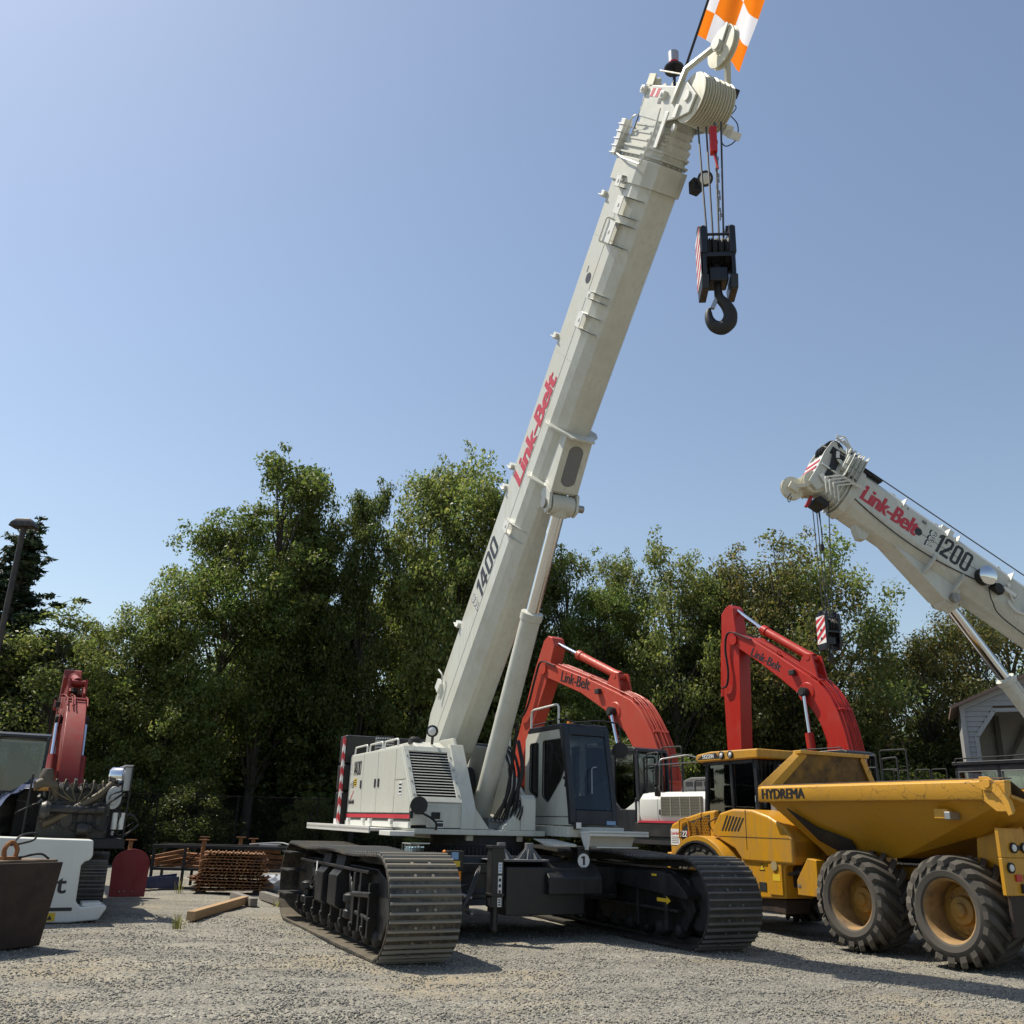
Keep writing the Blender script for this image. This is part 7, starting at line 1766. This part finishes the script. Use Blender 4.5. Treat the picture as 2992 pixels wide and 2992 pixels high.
def tree_proto(seed, H, Rw, base, kind, n_leaf=26000, size=.17, n_cl=60, trunk_r=.17, lean=.3):
    rng = np.random.default_rng(seed)
    tr = MB()
    top = np.array([rng.normal() * lean, rng.normal() * lean, H * .93])
    def trunk_at(q): return np.array([top[0] * q ** 1.5 + .18 * math.sin(q * 5 + seed), top[1] * q ** 1.5 + .15 * math.cos(q * 4 + seed), top[2] * q])
    tr.tube([tuple(trunk_at(q)) for q in np.linspace(0, 1, 10)], [trunk_r * (1.15 - q) ** .9 + .015 for q in np.linspace(0, 1, 10)], 8)
    C, Rr = [], []
    for k in range(n_cl):
        q = base + (1 - base) * (k + rng.random()) / n_cl
        if kind == 'conifer': prof = max(.06, (1 - q)) ** .8 * 1.25
        else: prof = math.sin(math.pi * min(1, (q - base) / (1 - base) * .78 + .15)) ** .75
        a = rng.random() * 2 * math.pi
        rad = Rw * prof * (.25 + .68 * rng.random() ** .6)
        c = trunk_at(min(1, q)); zoff = rng.normal() * .25
        p = np.array([c[0] + rad * math.cos(a), c[1] + rad * math.sin(a), min(H * 1.0, H * q + zoff)])
        r = (.42 + .55 * rng.random()) * (Rw / 3.2) ** .5 * (.75 + .45 * prof)
        if kind == 'conifer':
            c0 = trunk_at(q); p = p + np.array([0, 0, .35])
            for q_ in np.linspace(.25, 1.0, 5):
                C.append(c0 * (1 - q_) + p * q_ + rng.normal(size=3) * .07); Rr.append((.50 - .30 * q_) * (.55 + .6 * prof))
            tr.tube([tuple(c0), tuple(p)], [.03, .008], 4)
            continue
        C.append(p); Rr.append(r)
        qs = max(base * .6, q - .08 - .18 * rng.random()) if kind != 'conifer' else q + .02
        s = trunk_at(qs); mid = (s + p) / 2 + np.array([0, 0, .12 * rad])
        r0 = .028 + .02 * (1 - q)
        tr.tube([tuple(s), tuple(mid), tuple(p)], [r0 * 1.5, r0, .008], 5)
        for t_ in range(3):
            e = p + rng.normal(size=3) * r * .7; tr.tube([tuple(mid * .35 + p * .65), tuple(e)], [.012, .004], 3)
            C.append(p + (e - p) * .9); Rr.append(r * (.45 + .25 * rng.random()))
    C = np.array(C); Rr = np.array(Rr)
    if kind == 'conifer': v = leaf_cloud(C, Rr, n_leaf, size, rng, .35, .1, .38, .2)
    else: v = leaf_cloud(C, Rr, n_leaf, size, rng)
    crown = mesh_quads('crown', v, LEAF[{'conifer': 'cedar'}.get(kind, kind)])
    me = tr.build('trunk', BARK); trunk = me.data; bpy.data.objects.remove(me)
    return trunk, crown, H

def put_tree(proto, name, x, y, h, rz, label, cat='tree', wide=1.0, group=None, z=0):
    trunk, crown, H = proto
    K = 1.12; x, y, h = x * K, y * K, 1.65 + (h - 1.65) * K if h > 3 else h
    o = empty(name, (x, y, z), rz, label, cat, group)
    s = h / H; o.scale = (s * wide, s * wide, s)
    for me, nm in ((trunk, 'trunk'), (crown, 'crown')):
        c = bpy.data.objects.new(nm, me); COL.objects.link(c); c.parent = o
    return o

def build_trees():
    PO = [tree_proto(1, 13, 3.3, .22, 'oak', 40000, .155, 84), tree_proto(2, 13, 2.6, .25, 'oak', 34000, .15, 70), tree_proto(7, 12, 3.0, .2, 'oak', 36000, .15, 76)]
    PL = [tree_proto(3, 12.5, 2.9, .22, 'lime', 32000, .15, 70), tree_proto(4, 11, 3.2, .25, 'lime', 25000, .15, 58)]
    PR = [tree_proto(5, 11, 3.6, .25, 'rusty', 25000, .14, 56), tree_proto(6, 10, 3.4, .2, 'rusty', 28000, .14, 66)]
    PC = [tree_proto(9, 11, 3.2, .12, 'conifer', 34000, .21, 80, .2)]
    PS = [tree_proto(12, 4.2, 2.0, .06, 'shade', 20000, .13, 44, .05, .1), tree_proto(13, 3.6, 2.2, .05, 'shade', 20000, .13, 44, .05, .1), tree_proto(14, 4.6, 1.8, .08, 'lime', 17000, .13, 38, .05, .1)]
    T = [
        (PC[0], -16.7, 30, 10.9, .2, 'dark cedar rising behind the lamp post', 1.55),
        (PC[0], -19.5, 33, 9.6, 1.4, 'dark cedar cut off by the left edge of the photo', 1.7),
        (PL[1], -14.6, 29.5, 7.5, .5, 'low yellowish tree above the left red excavator boom', 1.15),
        (PL[0], -15.9, 30.5, 7.0, 2.5, 'low green tree at the foot of the dark cedar', 1.1),
        (PL[0], -13.0, 31, 8.6, 1.2, 'green tree just right of the dark cedar', .95),
        (PO[2], -14.2, 31.5, 7.6, 3.6, 'low full tree between the dark cedar and the rising tree line', 1.0),
        (PL[0], -11.5, 31, 9.9, 2.1, 'rounded green tree sloping up towards the tallest left crowns', .85),
        (PO[0], -10.2, 32, 12.0, 3.0, 'broad oak left of the tallest left crown', .80),
        (PO[1], -8.7, 33, 14.6, 4.2, 'tallest dark green tree of the left tree line', .85),
        (PO[2], -7.4, 34, 13.0, 5.1, 'dense tree directly right of the tallest left crown', .62),
        (PO[1], -5.3, 33, 13.6, .9, 'narrow pointed tree midway between the tallest crown and the crane boom', .55),
        (PL[0], -3.6, 34, 14.9, 1.7, 'pale green tree left of the crane boom', .72),
        (PL[1], -1.9, 34.5, 15.2, 2.6, 'yellow green tree partly hidden by the tall crane boom', .68),
        (PO[1], -.3, 34, 14.0, 3.7, 'tree behind the tall crane boom', .7),
        (PO[2], 2.1, 34, 11.5, 3.3, 'dark green tree just right of the crane lift ram', .75),
        (PO[0], 3.3, 33, 10.0, 5.9, 'dark green tree above the middle red excavator', .75),
        (PL[0], 4.5, 33.5, 11.3, 2.9, 'leafy tree above the middle excavator arm cylinder', .7),
        (PL[1], 6.0, 33, 11.4, 3.9, 'pale loose tree between the two red excavator booms', .75),
        (PO[2], 7.4, 34, 10.3, .4, 'mid green tree left of the right red boom', .75),
        (PR[1], 8.6, 33.5, 10.6, 4.4, 'yellowing tree behind the right red excavator stick', .75),
        (PR[0], 10.3, 33, 11.9, 5.5, 'tall open branched tree behind the small hook block', .9),
        (PL[1], 12.0, 34, 11.9, 1.1, 'airy tree with sky showing through right of the small hook block', .85),
        (PR[0], 13.8, 35, 8.2, 3.5, 'thin tree at the gap of sky', .6),
        (PR[1], 16.0, 34.5, 8.6, 2.2, 'brownish tree below the second crane boom', .9),
        (PR[0], 17.9, 35, 9.9, .8, 'russet topped tree behind the second crane ram', .95),
        (PR[1], 20.5, 37, 10.4, 3.1, 'russet tree behind the grey shed', 1.0),
        (PO[2], 23.5, 38, 10.0, 5.3, 'green tree beyond the shed roof', .9),
    ]
    for k, (pr, x, y, h, rz, lab, wd) in enumerate(T):
        nm = 'cedar_tree' if pr is PC[0] else 'broadleaf_tree'
        put_tree(pr, nm, x, y, h, rz, lab, 'tree', wd)
    # a second, shaded row deeper in the wood and the undergrowth along the fence
    rng = random.Random(21)
    back = PO + PL[:1]
    for k in range(15):
        x = -20 + k * 2.9 + rng.uniform(-.6, .6)
        hmax = np.interp(x, [-20, -14, -9, -3, 0, 4, 12, 14, 16, 24], [7.5, 7, 11.5, 12, 11, 9, 8.5, 6.0, 6.5, 8])
        put_tree(back[k % 4], 'broadleaf_tree', x, 38.5 + rng.uniform(-1, 2), hmax * rng.uniform(.9, 1.0), rng.uniform(0, 6), 'shaded tree deeper in the wood behind the front row of trees', 'tree', 1.15, 'shaded trees deeper in the wood')
    for k in range(22):
        x = -19.5 + k * 1.75 + rng.uniform(-.5, .5)
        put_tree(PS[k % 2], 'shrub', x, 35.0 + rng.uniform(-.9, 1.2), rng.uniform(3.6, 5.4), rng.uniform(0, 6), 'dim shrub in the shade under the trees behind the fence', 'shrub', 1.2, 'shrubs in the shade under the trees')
    for k in range(24):
        x = -19 + k * 1.62 + rng.uniform(-.5, .5)
        h = rng.uniform(3.0, 4.6) * (1.0 if x < 2 else .85)
        if -13 < x < 1.5:
            if k % 2: continue
            h *= .62
        put_tree(PS[k % 3 if k % 5 else 2], 'shrub', x, 29.3 + rng.uniform(-.7, 1.2) + (1.5 if x > 10 else 0), h, rng.uniform(0, 6), 'leafy shrub of the undergrowth at the foot of the tree line', 'shrub', 1.15, 'shrubs of the undergrowth')

def build_woodland():
    rng = np.random.default_rng(77); n = 300
    c = np.stack([rng.uniform(-42, 46, n), rng.uniform(50, 62, n), rng.random(n) ** 1.2 * 7.0], 1)
    c[:, 2] *= np.interp(c[:, 0], [-42, -18, -8, 3, 14, 20, 46], [.9, .95, 1.15, 1.1, .85, .8, .9])
    v = leaf_cloud(c, rng.uniform(1.2, 2.2, n), 52000, .42, rng)
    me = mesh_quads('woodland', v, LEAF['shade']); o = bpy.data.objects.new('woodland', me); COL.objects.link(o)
    tag(o, 'dim woodland closing the view far behind the tree line', 'woodland', None, 'stuff')

def build_weeds():
    m = leafmat('grass_blade', (.10, .12, .03), (.16, .17, .05), (.30, .26, .10), .3)
    rnd = random.Random(6)
    for x, y, n, h, lb in ((-4.83, 14.9, 40, .26, 'tuft of thin green weed growing in the open gravel'), (-2.62, 16.0, 12, .10, 'tiny weed sprig in the gravel left of the dusty track'), (-4.3, 18.85, 16, .2, 'green weed at the end of the grey timber'), (-7.0, 21.3, 26, .32, 'leafy weed in front of the rack leg')):
        b = MB()
        for k in range(n):
            a = rnd.random() * 6.28; r = rnd.random() * .10; hh = h * rnd.uniform(.5, 1); px, py = r * math.cos(a), r * math.sin(a); dx, dy = .10 * math.cos(a) * rnd.random(), .10 * math.sin(a) * rnd.random()
            w = .006; c, s = math.cos(a + 1.57) * w, math.sin(a + 1.57) * w
            b.add([(px - c, py - s, 0), (px + c, py + s, 0), (px + dx * .4 + c * .7, py + dy * .4 + s * .7, hh * .6), (px + dx, py + dy, hh), (px + dx * .4 - c * .7, py + dy * .4 - s * .7, hh * .6)], [(0, 1, 2, 4), (4, 2, 3)])
        o = b.build('weed_tuft', m, None, smooth=False); o.location = (x, y, 0); tag(o, lb, 'weed')

# ------------------------------------------------------------------ ground
def gravel_color(N, L, vec):
    """stone colour by cell + big sandy patches; returns (colour, height)"""
    v1 = N.new('ShaderNodeTexVoronoi'); v1.inputs['Scale'].default_value = 40; L.new(vec, v1.inputs['Vector'])
    v2 = N.new('ShaderNodeTexVoronoi'); v2.inputs['Scale'].default_value = 92; L.new(vec, v2.inputs['Vector'])
    sx = N.new('ShaderNodeSeparateColor'); L.new(v1.outputs['Color'], sx.inputs[0])
    sy = N.new('ShaderNodeSeparateColor'); L.new(v2.outputs['Color'], sy.inputs[0])
    def stones(src):
        r = N.new('ShaderNodeValToRGB'); r.color_ramp.interpolation = 'CONSTANT'
        cols = [(.0, (.115, .112, .10)), (.18, (.185, .178, .152)), (.36, (.255, .244, .202)), (.55, (.315, .296, .24)), (.72, (.23, .205, .158)), (.86, (.40, .375, .31)), (.95, (.155, .157, .158))]
        r.color_ramp.elements[0].position = 0; r.color_ramp.elements[0].color = (*cols[0][1], 1)
        r.color_ramp.elements[1].position = cols[1][0]; r.color_ramp.elements[1].color = (*cols[1][1], 1)
        for p, c in cols[2:]:
            e = r.color_ramp.elements.new(p); e.color = (*c, 1)
        L.new(src, r.inputs[0]); return r.outputs[0]
    a = stones(sx.outputs[0]); b = stones(sy.outputs[0])
    n = noise(N, L, 9, 3, .5, vec=vec)
    st = mix(N, L, ramp(N, L, n.outputs['Fac'], .45, .55).outputs[0], a, b)
    big = noise(N, L, .33, 7, .6, vec=vec); fine = noise(N, L, 60, 4, .7, vec=vec)
    sand = mix(N, L, fine.outputs['Fac'], (.22, .178, .112), (.34, .285, .19))
    md = noise(N, L, 2.4, 8, .75, vec=vec)
    ad = N.new('ShaderNodeMath'); ad.operation = 'MULTIPLY_ADD'; ad.inputs[1].default_value = .55; L.new(md.outputs['Fac'], ad.inputs[0]); L.new(big.outputs['Fac'], ad.inputs[2])
    acc = ad.outputs[0]
    for px, py, rad_, amp in ((-2.2, 13.2, 2.4, .10), (-.3, 10.6, 2.0, .10), (-5.0, 14.5, 1.8, .06)):
        vd = N.new('ShaderNodeVectorMath'); vd.operation = 'DISTANCE'; vd.inputs[1].default_value = (px, py, 0); L.new(vec, vd.inputs[0])
        mr = N.new('ShaderNodeMapRange'); mr.interpolation_type = 'SMOOTHSTEP'; mr.inputs[1].default_value = rad_; mr.inputs[2].default_value = .2; mr.inputs[3].default_value = 0; mr.inputs[4].default_value = amp; L.new(vd.outputs['Value'], mr.inputs[0])
        sm = N.new('ShaderNodeMath'); sm.operation = 'ADD'; L.new(acc, sm.inputs[0]); L.new(mr.outputs[0], sm.inputs[1]); acc = sm.outputs[0]
    f = ramp(N, L, acc, .80, .98)
    fm = N.new('ShaderNodeMath'); fm.operation = 'MULTIPLY'; fm.inputs[1].default_value = .8; L.new(f.outputs[0], fm.inputs[0])
    col = mix(N, L, fm.outputs[0], st, sand)
    # wheel-worn bands and damp patches: broad changes of tone drawn out along the driving direction
    mp = N.new('ShaderNodeMapping'); mp.inputs['Rotation'].default_value = (0, 0, R(62)); mp.inputs['Scale'].default_value = (.22, 1.5, 1); L.new(vec, mp.inputs[0])
    wn = noise(N, L, 1.1, 6, .62, vec=mp.outputs[0]); wr = ramp(N, L, wn.outputs['Fac'], .36, .66, (.80, .80, .82, 1), (1.20, 1.19, 1.18, 1))
    mm = N.new('ShaderNodeMix'); mm.data_type = 'RGBA'; mm.blend_type = 'MULTIPLY'; mm.inputs[0].default_value = 1; L.new(col, mm.inputs[6]); L.new(wr.outputs[0], mm.inputs[7]); col = mm.outputs[2]
    inv = N.new('ShaderNodeMath'); inv.operation = 'SUBTRACT'; inv.inputs[0].default_value = 1; L.new(v1.outputs['Distance'], inv.inputs[1])
    inv2 = N.new('ShaderNodeMath'); inv2.operation = 'MULTIPLY_ADD'; inv2.inputs[1].default_value = -.5; L.new(v2.outputs['Distance'], inv2.inputs[0]); L.new(inv.outputs[0], inv2.inputs[2])
    k = N.new('ShaderNodeMath'); k.operation = 'MULTIPLY'; L.new(inv2.outputs[0], k.inputs[0])
    k1 = N.new('ShaderNodeMath'); k1.operation = 'MULTIPLY_ADD'; k1.inputs[1].default_value = -.6; k1.inputs[2].default_value = 1; L.new(fm.outputs[0], k1.inputs[0]); L.new(k1.outputs[0], k.inputs[1])
    return col, k.outputs[0], fm.outputs[0]

def build_ground():
    m, N, L, B = newmat('gravel')
    tc = N.new('ShaderNodeTexCoord')
    col, h, sandf = gravel_color(N, L, tc.outputs['Object'])
    # leaf litter under the trees
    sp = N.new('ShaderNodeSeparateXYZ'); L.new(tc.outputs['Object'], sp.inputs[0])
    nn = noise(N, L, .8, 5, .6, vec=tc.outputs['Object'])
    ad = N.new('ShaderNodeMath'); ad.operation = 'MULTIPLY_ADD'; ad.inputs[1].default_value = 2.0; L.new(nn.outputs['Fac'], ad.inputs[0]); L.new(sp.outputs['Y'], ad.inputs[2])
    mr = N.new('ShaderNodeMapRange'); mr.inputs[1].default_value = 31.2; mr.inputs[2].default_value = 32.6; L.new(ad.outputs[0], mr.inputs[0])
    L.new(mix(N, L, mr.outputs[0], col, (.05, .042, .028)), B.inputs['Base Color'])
    B.inputs['Roughness'].default_value = .9; B.inputs['Specular IOR Level'].default_value = .25
    bp = N.new('ShaderNodeBump'); bp.inputs['Strength'].default_value = .85; bp.inputs['Distance'].default_value = .018; L.new(h, bp.inputs['Height'])
    wn = noise(N, L, 2.2, 6, .6, vec=tc.outputs['Object'])
    b2 = N.new('ShaderNodeBump'); b2.inputs['Strength'].default_value = .6; b2.inputs['Distance'].default_value = .10; L.new(wn.outputs['Fac'], b2.inputs['Height']); L.new(b2.outputs[0], bp.inputs['Normal'])
    L.new(bp.outputs[0], B.inputs['Normal'])
    g = MB()
    n = 90; xs = np.concatenate([[-400, -120, -40], np.linspace(-16, 16, n), [40, 120, 400]]); ys = np.concatenate([[-60, 0], np.linspace(7, 27, n), [40, 120, 600]])
    rng = np.random.default_rng(3)
    def hgt(x, y):
        if abs(x) > 16 or y < 7 or y > 26.5: return 0
        return .016 * (math.sin(x * 1.7 + 1.3 * math.sin(y * .9)) * math.sin(y * 1.3 + .7 * math.sin(x * 1.1)) - 1.0) + rng.normal() * .004
    vs = [(x, y, hgt(x, y)) for y in ys for x in xs]; w = len(xs)
    g.add(vs, [(j * w + i, j * w + i + 1, (j + 1) * w + i + 1, (j + 1) * w + i) for j in range(len(ys) - 1) for i in range(w - 1)])
    o = g.build('ground', m, ang=180); tag(o, None, None, None, 'structure')
    # loose stones on top
    rng = np.random.default_rng(5); n = 70000
    y = 8.0 + 9.0 * rng.random(n) ** 1.5; x = (rng.random(n) - .5) * (y * 1.25 + 1.0)
    keep = np.ones(n, bool); n = keep.sum()
    s = .006 + .012 * rng.random(n) ** 2.2
    base = np.array([(1, 0, 0), (-1, 0, 0), (0, 1, 0), (0, -1, 0), (0, 0, .75), (0, 0, -.75)], float)
    V = base[None] * (.7 + .6 * rng.random((n, 6, 1))) * s[:, None, None] * (.75 + .5 * rng.random((n, 1, 3)))
    a = rng.random(n) * 6.28; ca, sa = np.cos(a), np.sin(a)
    X = V[..., 0] * ca[:, None] - V[..., 1] * sa[:, None]; Y_ = V[..., 0] * sa[:, None] + V[..., 1] * ca[:, None]
    hz = np.array([.016 * (math.sin(px * 1.7 + 1.3 * math.sin(py * .9)) * math.sin(py * 1.3 + .7 * math.sin(px * 1.1)) - 1.0) for px, py in zip(x, y)])
    P = np.stack([X + x[:, None], Y_ + y[:, None], V[..., 2] + hz[:, None] + s[:, None] * .25], -1).reshape(-1, 3)
    F = np.array([(0, 2, 4), (2, 1, 4), (1, 3, 4), (3, 0, 4), (2, 0, 5), (1, 2, 5), (3, 1, 5), (0, 3, 5)])
    F = (F[None] + (np.arange(n) * 6)[:, None, None]).reshape(-1, 3)
    me = bpy.data.meshes.new('loose_gravel'); me.vertices.add(len(P)); me.vertices.foreach_set('co', P.astype(np.float32).ravel())
    me.loops.add(F.size); me.loops.foreach_set('vertex_index', F.astype(np.int32).ravel()); me.polygons.add(len(F)); me.polygons.foreach_set('loop_start', np.arange(0, F.size, 3, dtype=np.int32)); me.update(calc_edges=True)
    m2, N, L, B = newmat('loose_stone'); geo = N.new('ShaderNodeNewGeometry')
    r = N.new('ShaderNodeValToRGB'); r.color_ramp.elements[0].color = (.085, .085, .08, 1); r.color_ramp.elements[1].color = (.34, .315, .26, 1); L.new(geo.outputs['Random Per Island'], r.inputs[0]); L.new(r.outputs[0], B.inputs['Base Color']); B.inputs['Roughness'].default_value = .85
    me.materials.append(m2); o = bpy.data.objects.new('loose_gravel', me); COL.objects.link(o); tag(o, 'loose grey stones strewn over the gravel yard', 'gravel', None, 'stuff')

# ------------------------------------------------------------------ camera, sun, sky
def build_camera():
    p, r = R(18.86), R(1.58)
    F = Vector((0, math.cos(p), math.sin(p))); R0 = Vector((1, 0, 0)); U0 = Vector((0, -math.sin(p), math.cos(p)))
    Rr = R0 * math.cos(r) + U0 * math.sin(r); U = -R0 * math.sin(r) + U0 * math.cos(r)
    cam = bpy.data.cameras.new('camera'); o = bpy.data.objects.new('camera', cam); COL.objects.link(o)
    M = Matrix((Rr, U, -F)).transposed().to_4x4(); M.translation = (0, 0, 1.65); o.matrix_world = M
    cam.sensor_width = 36; cam.lens = 36 * 1710 / 1932; cam.clip_end = 3000; cam.clip_start = .1
    scene.camera = o

def build_light():
    s = Vector((-.553, .239, 1)).normalized()
    l = bpy.data.lights.new('sun', 'SUN'); l.energy = SUN; l.angle = R(.53); l.color = (1, .93, .80)
    o = bpy.data.objects.new('sun', l); COL.objects.link(o); o.rotation_euler = s.to_track_quat('Z', 'Y').to_euler()
    w = bpy.data.worlds.new('World'); scene.world = w; w.use_nodes = True
    N, L = w.node_tree.nodes, w.node_tree.links
    sk = N.new('ShaderNodeTexSky'); sk.sky_type = 'NISHITA'; sk.sun_disc = False
    sk.sun_elevation = math.asin(s.z); sk.sun_rotation = math.atan2(s.x, s.y)
    sk.altitude = 0; sk.air_density = AIR; sk.dust_density = DUST; sk.ozone_density = OZONE
    hz = N.new('ShaderNodeHueSaturation'); hz.inputs['Saturation'].default_value = .90; L.new(sk.outputs[0], hz.inputs['Color'])
    L.new(hz.outputs[0], N['Background'].inputs[0]); N['Background'].inputs[1].default_value = SKY
    v = scene.view_settings; v.view_transform = 'Standard'; v.look = 'None'; v.gamma = 1; v.use_curve_mapping = False; v.exposure = EXPO
    scene.cycles.max_bounces = 6; scene.cycles.transparent_max_bounces = 12; scene.cycles.diffuse_bounces = 3; scene.cycles.glossy_bounces = 3; scene.cycles.transmission_bounces = 4
SUN, SKY, AIR, DUST, OZONE, EXPO = 5.0, .114, 1.25, .9, 1.8, 0.25
build_camera(); build_light(); build_ground()
flatten_depth(build_crane())
flatten_depth(build_truck())
e1 = build_excavator('excavator', 3.33, 21.5, 212, EX1, 'red boomed excavator with black cab and white engine cover, behind the white cranes cab', REDF, k=1.17)
e2 = build_excavator('excavator', 7.68, 21.0, 212, EX2, 'bright red excavator with upright stick, standing behind the yellow dump truck', RED, k=1.19)
e3 = build_excavator('excavator', -8.75, 18.9, 208, EX1, 'stripped red excavator with its engine exposed and a blue tarp, seen from behind at left', REDO, True, R(-14), 1.0, R(-6), .65)
engine_parts(e3)
for e in (e1, e2, e3): flatten_depth(e)
flatten_depth(build_cab_machine()); flatten_depth(build_crane2())
build_flag(); hook_scene(); build_yard(); build_trees(); build_woodland(); build_weeds()
for o in scene.objects:
    if o.parent is None: pass
